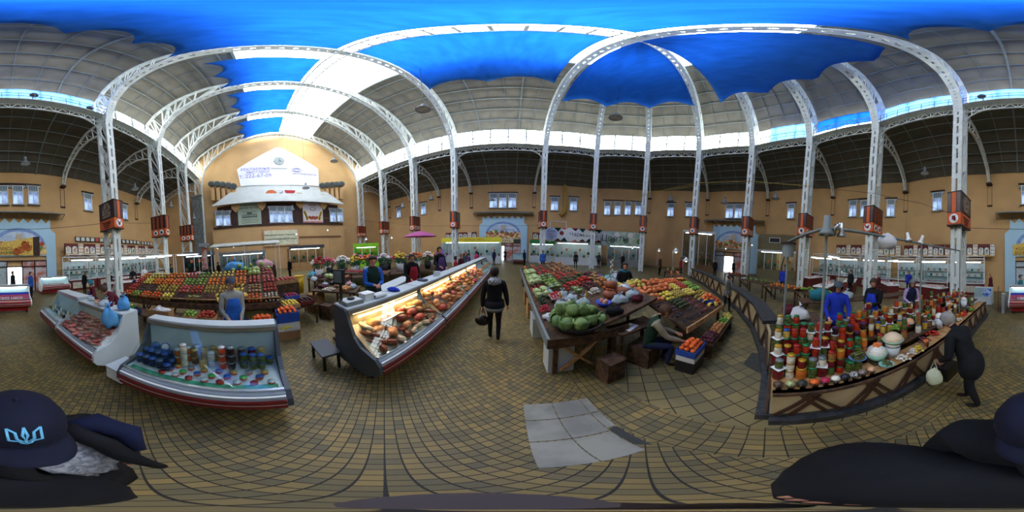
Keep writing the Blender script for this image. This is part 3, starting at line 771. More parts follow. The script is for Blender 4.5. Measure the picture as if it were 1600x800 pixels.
# ---------------------------------------------------------------- fascias with painted medallions
M_med = mat('medallion_white', srgb(214, 218, 206), .6)
M_diam = mat('diamond_orange', srgb(206, 130, 66), .6)
MOT = [mat('motif_blue', srgb(50, 84, 140)), mat('motif_green', srgb(74, 110, 60)), mat('motif_red', srgb(170, 60, 46)), mat('motif_black', srgb(40, 38, 36)), mat('motif_amber', srgb(190, 120, 50))]
def fascia(a, b_, z0, z1, label, n, seed=1, flip=1):
    A = Vector((a[0], a[1], 0)); B = Vector((b_[0], b_[1], 0)); L = (B-A).length; T = (B-A).normalized(); c = (A+B)/2
    rz = math.atan2(T.y, T.x); nr = Vector((T.y, -T.x, 0))
    if nr.dot(-c) < 0: rz += PI
    t = thing('medallion_fascia', label, 'fascia board', (c.x, c.y, (z0+z1)/2), rz); h = z1-z0
    MB().box((0, 0, 0), (L, .2, h)).build('board', M_maroon, t)
    MB().box((0, -.12, -h/2+.07), (L, .04, .14)).build('ochre_border', mat('ochre_border', srgb(196, 150, 60)), t)
    r2 = random.Random(seed); cw = L/n
    for k in range(n):
        x = -L/2+cw*(k+.5)
        if k % 3 == 2:
            MB().box((x, -.125, .02), (cw*.82, .04, h*.9)).build('diamond_tile', M_med, t)
            m_ = MB()
            for i in range(2):
                for j in range(3):
                    cx, cz = x+(i-.5)*cw*.36, .02+(j-1)*h*.29; r_ = cw*.15
                    m_.prism([(-r_, 0), (0, -r_), (r_, 0), (0, r_)], -.16, -.146, lambda q, y: (q[0]+cx, y, q[1]+cz))
            m_.build('diamonds', M_diam, t)
        else:
            w_ = cw*.40; poly = [(-w_, -h*.36), (w_, -h*.36), (w_, h*.06)]+[(w_*math.cos(a), h*.06+w_*.85*math.sin(a)) for a in [PI*i/10 for i in range(1, 10)]]+[(-w_, h*.06)]
            MB().prism(poly, -.14, -.10, lambda q, y: (q[0]+x, y, q[1])).build('medallion', M_med, t)
            m_ = MB(); kx = r2.random()
            if k % 2:   # beast: body, head, legs
                m_.ball((x, -.15, -.02), w_*.5, 8, 5, (1, .1, .55)); m_.ball((x+w_*.5, -.15, .1), w_*.22, 7, 5, (1, .15, 1))
                for lx in (-.35, -.15, .2, .38): m_.box((x+lx*w_, -.15, -h*.17), (w_*.12, .02, h*.2))
            else:       # plant: stem, leaves, fruit
                m_.box((x, -.15, -.02), (.02, .02, h*.4))
                for q in range(4): m_.ball((x+(q % 2-.5)*w_*.7, -.15, -.1+q*h*.1), w_*.26, 7, 5, (1, .1, .8))
            m_.build('motif', MOT[r2.randrange(5)], t)
    return t
# along the south wall, both sides of the south portal, and pieces by the north portal
a = WY(88, 390, -13.2); b_ = WY(262, 390, -13.2)
fascia((-5.6, -13.3), (-19.5, -13.3), 3.0, 4.05, 'maroon medallion frieze on the south wall left of the bull sign column foot', 22, 3)
fascia((2.4, -13.45), (6.6, -12.5), 3.0, 4.05, 'maroon frieze with beast medallions behind the tall near column', 9, 5)
fascia((6.7, -12.5), (10.5, -11.6), 3.0, 4.05, 'maroon frieze beyond the beast medallions, before the wall corner', 8, 8)
fascia((10.8, -11.45), (16.2, -7.2), 3.0, 4.05, 'maroon frieze running on towards the east behind the lamp post', 12, 18)
fascia((-9.5, 22.2), (-4.9, 22.2), 3.0, 4.0, 'maroon fruit medallion frieze left of the north portal', 7, 9)
fascia((2.75, 22.2), (5.2, 22.2), 3.0, 4.0, 'maroon medallion frieze right of the north portal', 3, 10)
fascia((14.2, 19.6), (17.0, 17.3), 2.9, 3.7, 'dim maroon frieze right of the flower shop board', 5, 12)
# strip of framed squares above the left frieze
for k, (x0, x1, z) in enumerate(((-7.0, -12.6, 4.6), (-13.0, -16.2, 4.6), (-16.5, -19.0, 4.55))):
    t = thing('picture_strip', 'dark strip of small cream squares on the south wall, ' + ['nearest the bull sign column', 'middle one of the three', 'farthest towards the gable'][k], 'frieze', ((x0+x1)/2, -13.93, z))
    L = abs(x1-x0); n = int(L/.55); MB().box((0, 0, 0), (L, .08, .48)).build('backing', M_brown, t)
    for i in range(n): MB().box((-L/2+L*(i+.5)/n, .05, 0), (.4, .03, .36)).build('square', mat('red_square', srgb(200, 90, 70)) if (k == 0 and i == 5) else M_med, t)

# ---------------------------------------------------------------- west gable fittings
XG = XW*S+.02
def gw(px, py, off=.0): return WX(px, py, XG+off)
# white banner
t = thing('gable_banner', 'huge white banner with lilac writing hung over the west gable', 'banner', (XG+.12, YC*S, H))
pl = [gw(370, 265, .1), gw(376, 291, .1), gw(435, 289.5, .1), gw(498, 291, .1), gw(497, 264, .1), gw(438, 231, .1), gw(431, 231, .1)]
m_ = MB().prism([(q.y-YC*S, q.z-H) for q in pl], -.03, .03, lambda q, x: (x, q[0], q[1])); m_.build('cloth', mat('white_banner_cloth', srgb(236, 238, 242), .8, 0, .04, .5), t)
M_lil = mat('lilac_print', srgb(150, 140, 205), .7)
def gtext(txt, px, py, size, mm, par, off=.06, sx=1.0, nm='lettering'):
    q = gw(px, py); return lettering(txt, size, mm, par, (off, q.y-par.location.y, q.z-par.location.z), (PI/2, 0, PI/2), .01, sx=sx, name=nm)
gtext('РЕКЛАМНЫЕ', 399, 265, .62, M_lil, t); gtext('ВЫСТАВКИ', 403, 269.6, .55, M_lil, t); gtext('т. 222-67-09', 399, 275.6, .85, M_lil, t)
q = gw(463, 266.5); m_ = MB()
for k in range(3): m_.tube([(.06, q.y-YC*S+(.75-k*.2)*math.cos(a), q.z-H+(.38-k*.1)*math.sin(a)) for a in [PI*i/10 for i in range(21)]], .025, 4, close=True)
m_.build('eye_emblem', M_lil, t); gtext('Т. рекламное агентство', 474, 272.5, .34, M_lil, t)
# clock
q = gw(436, 251.5, .3)
t = thing('gable_clock', 'round grey clock in a white housing at the top of the gable', 'clock', (XG+.3, q.y, q.z))
MB().prism([(-1.15, -1.3), (1.15, -1.3), (.85, 1.3), (-.85, 1.3)], -.12, .0, lambda p_, x: (x, p_[0], p_[1])).build('housing', M_white, t)
MB().lathe([(0, .0), (.72, 0), (.72, .08), (.62, .1), (0, .1)], 24, ax=(1, 0, 0)).build('dial', mat('clock_dial_grey', srgb(150, 162, 158)), t)
MB().bar((.12, 0, 0), (.12, .1, .45), .05).build('minute_hand', M_black, t); MB().bar((.12, 0, 0), (.12, .28, -.12), .06).build('hour_hand', M_black, t)
# inner building front: sloping white canopy roof, dark timber front, windows, banners
zc0, zc1 = gw(435, 291).z, gw(435, 317).z
def gz(py): return gw(435, py).z
t = thing('canopy_roof', 'pale grey sloping canopy roof under the white banner', 'canopy', (XG, YC*S, gz(304)))
off = 2.0
pts = [gw(372, 291, .05), gw(498, 291, .05)]; low = [WX(332, 319, XG+off), WX(536, 316, XG+off)]
zl = (low[0].z+low[1].z)/2-.2
ly = [low[0].y-YC*S, low[1].y-YC*S]; hy = [pts[0].y-YC*S, pts[1].y-YC*S]; hz = pts[0].z-gz(304); lz = WX(435, 313, XG+off).z-gz(304)
hz = gw(435, 289.5).z-gz(304)
m_ = MB()
for dz in (0, -.08): m_.add([(.05, hy[0], hz+dz), (.05, hy[1], hz+dz), (off, ly[1], lz+dz), (off, ly[0], lz+dz)], [(0, 1, 2, 3)])
m_.build('sheet_metal_roof', mat('pale_grey_sheet', srgb(176, 182, 178), .6, 0, .08, 1), t)
m_ = MB(); m_.bar((off, ly[0], lz), (off, ly[1], lz), .12, .22); m_.build('gutter', M_white, t)
zroof = lz+gz(304)
t = thing('timber_facade', 'dark brown timber front below the canopy roof on the gable', 'facade', (XG+.9, YC*S, 0))
zb = WX(435, 349, XG+.9).z; yl, yr = low[0].y-YC*S+.3, low[1].y-YC*S-.3
m_ = MB(); m_.bb(-.3, 0, yl, yr, zb, zroof-.02); m_.build('timber_wall', mat('dark_brown_boards', srgb(66, 42, 34), .7, 0, .2, 2), t)
m_ = MB(); m_.bb(-.5, .25, yl-.6, yr+.6, zb-.25, zb); m_.build('brown_ledge', M_brown, t)
m_ = MB(); m_.bb(-.8, .12, yl-.8, yr+.8, 0, zb-.25); m_.build('lower_wall', M_wall, t)
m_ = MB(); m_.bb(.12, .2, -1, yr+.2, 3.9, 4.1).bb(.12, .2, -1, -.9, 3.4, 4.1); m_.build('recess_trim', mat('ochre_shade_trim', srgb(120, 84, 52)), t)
for px, py in ((367.5, 319), (408.5, 316), (469, 314), (506, 316)):
    q = WX(px, py, XG+1.2); m_ = MB().prism([(-.55, .9), (-.3, 1.25), (.3, 1.25), (.55, .9), (.55, -.5), (0, -1.15), (-.55, -.5)], -.06, .1, lambda p_, x: (x+.14, p_[0]+q.y-YC*S, p_[1]+q.z-.0)); m_.build('ochre_tassel', mat('ochre_bracket', srgb(206, 166, 112)), t)
for px0, px1, py, n, hh in ((343, 354, 341, 2, 2.0), (427, 451, 335, 3, 2.2), (520, 531, 336, 2, 2.0)):
    for k in range(n):
        q = WX(lerp(px0, px1, k/(n-1)), py, XG+.95); window_at((XG+.95, q.y, q.z), PI/2, .95, hh)
# two hanging banners, roof ornaments
q = WX(389.5, 331.5, XG+1.0)
t = thing('printed_banner', 'pale grey-green printed banner hung on the dark front, left of the middle windows', 'banner', (XG+.95, q.y, q.z))
MB().box((0, 0, 0), (.04, 3.0, 3.9)).build('cloth', mat('pale_green_cloth', srgb(176, 190, 170), .8, 0, .06, 1), t)
for k, s_ in enumerate(('БЕССАРАБСКОМУ', 'РЫНКУ 100 ЛЕТ', '1912 — 2012')): lettering(s_, .34, mat('grey_green_print', srgb(84, 100, 84)), t, (.04, 0, 1.05-k*.5), (PI/2, 0, PI/2), .01)
m_ = MB(); m_.bb(.02, .05, -1.0, 1.0, -.75, -.6)
for y in [(-.9+.2*i) for i in range(10)]: m_.bb(.02, .05, y-.05, y+.05, -.6, -.3+.12*math.cos(y*1.5))
m_.bb(.02, .05, -.3, .3, -.3, .0); m_.build('printed_building', mat('grey_green_print', srgb(84, 100, 84)), t)
for k in range(3): MB().bb(.02, .04, -1.1, 1.1, -1.0-k*.22, -.95-k*.22).build('print_line', mat('grey_green_print', srgb(84, 100, 84)), t)
q = WX(489, 329.5, XG+1.0)
t = thing('printed_banner', 'white banner with sunflower border hung on the dark front, right of the middle windows', 'banner', (XG+.95, q.y, q.z))
MB().box((0, 0, 0), (.04, 2.9, 3.5)).build('cloth', mat('white_print_cloth', srgb(226, 222, 222), .8, 0, .04), t)
for k, s_ in enumerate(('БЕССАРАБСКИЙ', 'РЫНОК')): lettering(s_, .3, M_red, t, (.04, 0, 1.15-k*.34), (PI/2, 0, PI/2), .01)
m_ = MB(); m_.tube([(.05, .42*math.cos(a), .28+.24*math.sin(a)) for a in [PI*i/10 for i in range(21)]], .03, 4); m_.build('oval_emblem', M_brown, t)
m_ = MB(); m_.mi(0)
for s_ in (-1, 1):
    for k in range(6): m_.mi(0); m_.lathe([(0, .0), (.2, 0), (.18, .02)], 9, (.03, s_*(1.2-.08*k*(k < 4)-.3*(k > 3)), -.2-.2*k), ax=(1, 0, 0)); m_.mi(1); m_.lathe([(0, .0), (.08, 0), (.07, .02)], 8, (.055, s_*(1.2-.08*k*(k < 4)-.3*(k > 3)), -.2-.2*k), ax=(1, 0, 0))
m_.mi(2)
for k in range(5): m_.lathe([(0, .0), (.24, 0), (.2, .02)], 9, (.04, -.5+.25*k, -.95-.1*(k % 2)), ax=(1, 0, 0))
m_.build('sunflower_border', [mat('sunflower_yellow', srgb(232, 196, 50)), M_brown, mat('print_meat', srgb(170, 80, 60))], t)
m_ = MB()
for z in (1.62, -1.6): m_.bb(.02, .04, -1.4, 1.4, z-.12, z+.12)
m_.build('pink_border', mat('pink_embroidery', srgb(214, 140, 140)), t)
q = WX(439, 301, XG+1.1)
t = thing('roof_notice', 'small white board with tick mark on the canopy roof between two red ornaments', 'notice', (XG+1.1, q.y, q.z))
MB().box((0, 0, 0), (.1, 1.1, .85)).build('board', M_white, t); MB().bar((.08, -.15, 0), (.08, 0, -.15), .06).bar((.08, 0, -.15), (.08, .25, .2), .06).build('tick_mark', M_black, t); MB().box((0, -.35, -.6), (.06, .06, .5)).box((0, .35, -.6), (.06, .06, .5)).build('leg', M_black, t)
for px, colr, lab, up in ((423.5, mat('rust_orange', srgb(206, 110, 60)), 'orange loaf-shaped ornament on the canopy roof', 1), (453, mat('wine_red', srgb(190, 40, 50)), 'red bowl-shaped ornament on the canopy roof', -1)):
    q = WX(px, 300, XG+1.1); m_ = MB(); m_.prism([(.72*math.cos(a), up*.6*math.sin(a)) for a in [PI*i/12 for i in range(13)]], -.06, .06, lambda p_, x: (x, p_[0], p_[1])); o = m_.build('roof_ornament', colr, loc=(XG+1.1, q.y, q.z-(.3 if up > 0 else -.25))); tag(o, lab, 'ornament')
    m_ = MB()
q = WX(440, 371, XG+1.25)
t = thing('notice_board', 'large cream notice board with two lines of dark writing under the gable windows', 'sign', (XG+1.15, q.y, q.z))
MB().box((0, 0, 0), (.08, 4.7, 2.2)).build('frame', mat('salmon_frame', srgb(214, 150, 110)), t); MB().box((.05, 0, 0), (.03, 4.45, 1.95)).build('panel', mat('cream_panel', srgb(214, 214, 180)), t)
lettering('ВАША БЕЗОПАСНОСТЬ — НАША ЗАБОТА', .21, M_dark, t, (.08, 0, .35), (PI/2, 0, PI/2), .01); lettering('ПРЕДУПРЕЖДЕНИЕ: БЕРЕГИТЕ ВЕЩИ', .21, M_dark, t, (.08, 0, -.2), (PI/2, 0, PI/2), .01)
# duct mouths in a rising row, both sides
def mk_duct():
    t = thing('duct_mouth', 'duct', 'duct'); MB().lathe([(.0, .0), (.42, 0), (.46, .06), (.46, .45), (.3, .5)], 14, ax=(.9, 0, -.35)).build('round_mouth', mat('dull_tin', srgb(92, 98, 96), .5, .3), t)
    MB().bb(-.5, .1, -.24, .24, -2.6, -.15).build('boxed_shaft', M_wall, t); return t
pd = Proto(mk_duct)
for side, pxs, pys in (('left', (331, 339.5, 348, 357, 365), (287, 287, 288, 289, 290.5)), ('right', (503, 511, 518.5, 526, 533), (289.5, 288.5, 288, 287.5, 287))):
    for i, (px, py) in enumerate(zip(pxs, pys)):
        q = WX(px, py, XG+.75); pd.put((XG+.62, q.y, q.z), 0, 'tin duct mouth in the ' + side + ' row beside the white banner, ' + (['farthest from it', 'second farthest', 'middle of the five', 'second nearest', 'nearest to it'][i if side == 'left' else 4-i]), 'duct mouths on the gable')
# ---------------------------------------------------------------- sign boxes round the columns
M_dkbox = mat('dark_brown_lacquer', srgb(44, 28, 24), .3, 0, .2)
def motif_mesh(m_, kind, z):
    r = .14
    if kind == 'bull':
        m_.ball((0, 0, z-.04), .07, 8, 5, (1, .2, 1.4)); 
        for s_ in (-1, 1): m_.bar((s_*.04, 0, z+.04), (s_*.13, 0, z+.07), .03); m_.bar((s_*.13, 0, z+.07), (s_*.12, 0, z+.13), .025)
    elif kind == 'grape':
        for k in range(10):
            row = (0, 0, 0, 0, 1, 1, 1, 2, 2, 3)[k]; i = (0, 1, 2, 3, 0, 1, 2, 0, 1, 0)[k]; m_.ball(((i-(3-row)/2)*.065, 0, z+.07-row*.055), .034, 7, 4, (1, .3, 1))
    elif kind == 'hen': m_.ball((0, 0, z), .1, 8, 5, (1, .2, .8)); m_.ball((.08, 0, z+.1), .045, 7, 4, (1, .3, 1)); m_.bar((-.1, 0, z), (-.15, 0, z+.12), .05)
    elif kind == 'fish':
        m_.ball((0, 0, z), .12, 8, 5, (1, .2, .45)); m_.prism([(-.1, 0), (-.17, .07), (-.17, -.07)], -.01, .01, lambda q, y: (q[0], y, q[1]+z))
    elif kind == 'fruit': m_.ball((0, 0, z-.02), .1, 9, 5, (1, .2, 1)); m_.bar((0, 0, z+.07), (.04, 0, z+.14), .02)
    else: m_.box((0, 0, z+.03), (.16, .02, .18)); m_.box((.06, 0, z-.05), (.08, .02, .14))
sb = {'P': ('brown and orange sign box with jug emblem on the tall near column', 'jug', 'wine'), 'A': ('brown and orange sign box with bull head emblem', 'bull', 'wine'), 'B': ('striped sign box on the column behind the orange pyramids', 'hen', 'd'), 'C': ('small striped sign box on the third column from the bull sign', 'bull', 'd'),
 'E': ('sign box closest to the gable on the banner side', 'hen', 'd'), 'F': ('sign box on the second column from the gable on the banner side', 'fruit', 'd'), 'G': ('sign box on the column above the pink parasol', 'fruit', 'd'), 'H': ('sign box with round violet emblem left of the north portal', 'fruit', 'v'),
 'I': ('sign box with grape emblem left of the spice shop board', 'grape', 'd'), 'J': ('sign box with grape emblem between spice and flower boards', 'grape', 'd'), 'K': ('sign box right of the flower shop board', 'grape', 'd'), 'L': ('sign box left of the shaded east portal', 'bull', 'd'), 'M': ('sign box at the right edge of the east portal', 'grape', 'd'), 'N': ('sign box with boot emblem behind the grey lamp post', 'jug', 'd'), 'O': ('sign box with hen emblem behind the chrome lamps', 'hen', 'wine')}
M_wine = mat('wine_motif', srgb(120, 24, 34)); M_ink = mat('ink_motif', srgb(50, 30, 36)); M_vio = mat('violet_motif', srgb(110, 80, 130))
for k_, (lab, mot, mc_) in sb.items():
    st = RIBS[k_]; D = sdir(st); c = P3(st, (UF+UB)/2-.06, 1.84); rz = math.atan2(D.x, -D.y) + PI
    rz = math.atan2(-D.x, D.y)   # local +Y points outward, -Y into the hall
    t = thing('column_sign', lab, 'sign', c, rz); W, DP, HT = .66, 1.32, 1.6
    m_ = MB(); m_.box((0, 0, .28), (W, DP, HT*.65)); m_.build('dark_box', M_dkbox, t)
    m_ = MB(); m_.box((0, 0, -.52), (W, DP, HT*.35)); m_.build('orange_box', M_orange, t)
    MB().box((0, 0, -.82), (W+.03, DP+.03, .06)).box((0, 0, .82), (W+.03, DP+.03, .05)).build('edge_frame', M_brown, t)
    MB().box((0, -DP/2-.012, .28), (.2, .02, HT*.63)).build('orange_stripe', M_orange, t)
    for x in (-.22, .22): MB().box((x, -DP/2-.01, .28), (.13, .012, HT*.6)).build('dark_stripe', mat('plum_lacquer', srgb(84, 64, 70), .3), t)
    mm = {'wine': M_wine, 'd': M_ink, 'v': M_vio}[mc_]
    m_ = MB().lathe([(0, 0), (.22, 0), (.22, .02), (0, .02)], 20, (0, -DP/2-.001, -.52), ax=(0, -1, 0)); ro = m_.build('roundel', M_white, t)
    m_ = MB(); motif_mesh(m_, mot, 0); m_.build('motif', mm, ro, loc=(0, -DP/2-.03, -.52))
    for s_ in (-1, 1):
        if k_ in 'PAH':
            poly = [(-.36, -.42), (.36, -.42), (.36, .15)]+[(.36*math.cos(a), .15+.3*math.sin(a)) for a in [PI*i/10 for i in range(1, 10)]]+[(-.36, .15)]
            m_ = MB().prism(poly, s_*W/2, s_*(W/2+.02), lambda q, x: (x, q[0], q[1]+.3)); m_.build('arched_emblem', mat_two('faded_emblem', srgb(150, 136, 116), srgb(96, 74, 60), 6), t)
            m_ = MB(); [m_.box((s_*(W/2+.01), 0, -.4-.1*i), (.02, .7-.1*i, .05)) for i in range(4)]; m_.build('text_line', M_brown, t)
        else:
            for y in (-.38, 0, .38): MB().box((s_*(W/2+.01), y, .28), (.02, .2, HT*.6)).build('orange_stripe', mat('rust_stripe', srgb(140, 66, 34)), t)
            for y in (-.3, .24):
                MB().lathe([(0, 0), (.2, 0), (.2, .02), (0, .02)], 18, (s_*W/2, y, -.52), ax=(s_, 0, 0)).build('roundel', M_white, t)
                m_ = MB(); motif_mesh(m_, 'fruit', 0); o = m_.build('motif', M_ink, t, loc=(s_*(W/2+.03), y, -.52)); o.rotation_euler.z = PI/2
# ---------------------------------------------------------------- pendant lamps
def mk_lamp():
    t = thing('pendant_lamp', 'lamp', 'lamp')
    MB().lathe([(.09, .42), (.12, .4), (.12, .2), (.2, .14), (.42, -.02), (.45, -.1), (.43, -.1), (.4, -.03), (.1, .12)], 18).build('lamp_shade', mat('enamel_shade', srgb(120, 132, 140), .35, .2), t, True)
    MB().lathe([(0, -.08), (.38, -.06), (.42, -.04)], 18).build('diffuser', mat('frosted_diffuser', srgb(210, 214, 216)), t)
    MB().box((0, 0, .5), (.2, .2, .2)).build('gear_box', M_steel_d, t)
    return t
pl_ = Proto(mk_lamp)
for px, py, d, lab, sc_ in ((661, 170, 9.5, 'large pendant lamp hanging before the north vault, left of the portal', 1.0), (962, 183, 10.5, 'large pendant lamp hanging under the umbrella-shaped tarpaulin', 1.0), (522, 251, 19, 'pendant lamp beside the right shoulder of the gable', 1), (478, 293, 20, 'small pendant lamp before the canopy roof', 1),
      (40, 255, 8.5+1.6, 'white pendant lamp in the aisle above the sausage portal', .75), (211, 295, 15, 'pendant lamp between the bull sign and the single wall window', .8), (267, 322, 17, 'pendant lamp past the second near column', .7), (303, 341, 20, 'pendant lamp near the stone pier', .7), (674, 311, 19.5, 'pendant lamp before the lone window left of the portal', .7), (629, 323, 20, 'pendant lamp before the window by the pink parasol column', .7),
      (769, 312, 20, 'pendant lamp before the triple window over the north portal', .8), (1048, 313, 17, 'pendant lamp right of the flower shop board column', .8), (1132, 316, 16, 'pendant lamp over the east portal', .8), (1212, 309, 14, 'pendant lamp above the kiosk right of the east portal', .8), (1445, 270, 11.5, 'white pendant lamp in the aisle left of the tall near column', .7), (457, 327, 21.0, 'small pendant lamp before the middle gable windows', .6)):
    v = ray(px, py); h_ = math.hypot(v.x, v.y); p = Vector((v.x*d/h_, v.y*d/h_, H+v.z*d/h_)); o = pl_.put(p, 0, lab, None, (sc_, sc_, 1.0))
    u = abs(p.y/S-YC) if p.x < XA*S else math.hypot(p.x/S-XA, p.y/S-YC); zr = H+S*(interp(ROOF, u) if u < UB else interp(AISLE, u))
    MB().tube([(0, 0, .55), (0, 0, zr-p.z)], .012, 5).build('cord', M_black, o)
# ---------------------------------------------------------------- cables across the hall
def cable(pts, label, col=M_black, r=.012):
    m_ = MB(); out = []
    for a, b_ in zip(pts, pts[1:]):
        for k in range(12): f = k/12; out.append(a.lerp(b_, f)-Vector((0, 0, (a-b_).length*.02*math.sin(PI*f))))
    out.append(pts[-1]); m_.tube(out, r, 5); tag(m_.build('cable', col), label, 'cable')
def at(px, py, d):
    v = ray(px, py); h_ = math.hypot(v.x, v.y); return Vector((v.x*d/h_, v.y*d/h_, H+v.z*d/h_))
M_rope = mat('yellow_rope', srgb(170, 150, 70))
cable([at(952, 321, 16.6), at(1009, 303, 16.2), at(1090, 286, 15.6), at(1172, 283, 14.0), at(1265, 291, 11.6)], 'yellow cable sagging between the east columns', M_rope, .025)
cable([at(953, 323, 16.6), at(1009, 305, 16.2), at(1090, 289, 15.6)], 'second yellow cable just below the first near the flower board', M_rope, .02)
cable([at(1265, 291, 11.6), at(1370, 303, 9.2), at(1440, 318, 8.5), at(1502, 338, 7.4)], 'thin dark cable from the lamp post column to the tall near column')
cable([at(1505, 356, 7.4), at(60, 358, 8.2), at(178, 347, 8.8), at(250, 347, 13)], 'thin cable running past the south portal to the bull sign column')
cable([at(320, 344, 22), at(435, 336, 22), at(560, 343, 25)], 'pale rope across the gable front', M_rope, .02)
cable([at(563, 343, 25), at(640, 352, 20), at(709, 352, 17.5), at(850, 352, 16.8)], 'thin cable slung past the north portal')
# ================================================================ PEOPLE
M_hair = {'brown': mat('brown_hair', srgb(62, 42, 30), .7, 0, .3, 30), 'dark': mat('dark_hair', srgb(26, 20, 18), .6, 0, .3, 30), 'grey': mat('grey_hair', srgb(140, 136, 130), .8, 0, .2, 30), 'fair': mat('fair_hair', srgb(150, 110, 66), .7, 0, .3, 30), 'red': mat('auburn_hair', srgb(120, 60, 34), .7, 0, .3, 30)}
def cloth(name, r, g, b_): return mat('cloth_'+name, srgb(r, g, b_), .9, 0, .18, 9, .25, .2)
CL = dict(black=cloth('black', 26, 27, 31), navy=cloth('navy', 28, 34, 62), blue=cloth('blue', 40, 90, 170), royal=cloth('royal', 34, 56, 170), red=cloth('red', 150, 36, 44), maroon=cloth('maroon', 84, 30, 42), grey=cloth('grey', 110, 110, 108), khaki=cloth('khaki', 140, 132, 112), white=cloth('white', 210, 212, 214), green=cloth('green', 40, 96, 70), teal=cloth('teal', 40, 110, 120), pink=cloth('pink', 200, 60, 110), purple=cloth('purple', 84, 60, 110), brown=cloth('brown', 84, 60, 46), lilac=cloth('lilac', 170, 150, 190), darkgreen=cloth('dark_green', 30, 52, 40), slate=cloth('slate', 70, 80, 90), stone=cloth('stone', 150, 148, 140))
M_shoe = mat('black_leather', srgb(22, 20, 20), .4)
M_eye = mat('eye_dark', srgb(30, 22, 20), .2); M_lip = mat('lips', srgb(150, 84, 76), .5)
DG = None
def skin_mesh(name, nodes, mats, sub_=1):
    names = list(nodes); idx = {n: i for i, n in enumerate(names)}
    me = bpy.data.meshes.new(name); me.from_pydata([nodes[n][0] for n in names], [(idx[nodes[n][2]], idx[n]) for n in names if nodes[n][2]], [])
    o = bpy.data.objects.new(name, me); COL.objects.link(o)
    md = o.modifiers.new('skin', 'SKIN'); md.use_smooth_shade = True; md.branch_smoothing = .3
    sv = me.skin_vertices[0].data if me.skin_vertices else None
    for n in names:
        r = nodes[n][1]; r = r if isinstance(r, tuple) else (r, r); sv[idx[n]].radius = r
    sv[0].use_root = True
    ss = o.modifiers.new('smooth', 'SUBSURF'); ss.levels = sub_; ss.render_levels = sub_
    bpy.context.view_layer.update()
    ev = o.evaluated_get(bpy.context.evaluated_depsgraph_get()); m2 = bpy.data.meshes.new_from_object(ev)
    bpy.data.objects.remove(o)
    m2.materials.clear()
    for m in mats: m2.materials.append(m)
    segs = [(nodes[nodes[n][2]][0], nodes[n][0], nodes[n][3], (nodes[n][1] if not isinstance(nodes[n][1], tuple) else max(nodes[n][1]))) for n in names if nodes[n][2]]
    segs = [(a, b_-a, max((b_-a).length_squared, 1e-9), rg, r) for a, b_, rg, r in segs]
    mi = []
    for p in m2.polygons:
        c = p.center; best = 1e9; br = 0
        for a, d, l2, rg, r in segs:
            t = (c-a).dot(d)/l2; t = 0 if t < 0 else 1 if t > 1 else t
            q = (c-(a+d*t)).length - r
            if q < best: best = q; br = rg
        mi.append(br)
    m2.polygons.foreach_set('material_index', mi); m2.polygons.foreach_set('use_smooth', [True]*len(mi)); m2.update(); m2.name = name
    return m2
def hand_nodes(nd, key, w_, d, n, s, region, k=1.0, curl=.5, fine=True):
    """palm and five fingers from the wrist node key; d forearm direction, n palm normal, s +1/-1 thumb side"""
    side = d.cross(n).normalized()*s
    pc = w_+d*.045*k; nd[key+'p'] = (pc, (.030*k, .018*k), key, region)
    ln = [.062, .070, .066, .052]
    for i in range(4):
        off = side*((1.5-i)*.0185*k); b0 = pc+d*.042*k+off
        nd[key+'f%d' % i] = (b0, .0105*k, key+'p', region)
        m1 = b0+(d*(1-curl*.5)-n*curl*.6).normalized()*ln[i]*.5*k; nd[key+'g%d' % i] = (m1, .0092*k, key+'f%d' % i, region)
        m2 = m1+(d*(1-curl*1.3)-n*curl*1.5).normalized()*ln[i]*.5*k; nd[key+'h%d' % i] = (m2, .0078*k, key+'g%d' % i, region)
    t0 = pc+side*.032*k-n*.004; nd[key+'t'] = (t0, .0125*k, key+'p', region)
    t1 = t0+(d*.8+side*.5-n*.3*curl).normalized()*.032*k; nd[key+'u'] = (t1, .0105*k, key+'t', region)
    nd[key+'v'] = (t1+(d*.9-n*.5*curl).normalized()*.025*k, .0085*k, key+'u', region)
def ik(a, t, l1, l2, pole):
    d = t-a; L = d.length; L2 = min(L, (l1+l2)*.995); d.normalize(); t = a+d*L2
    x = (l1*l1-l2*l2+L2*L2)/(2*L2); h = math.sqrt(max(l1*l1-x*x, 0)); p = pole-d*pole.dot(d)
    if p.length < 1e-4: p = Vector((0, -1, 0))
    return a+d*x+p.normalized()*h, t
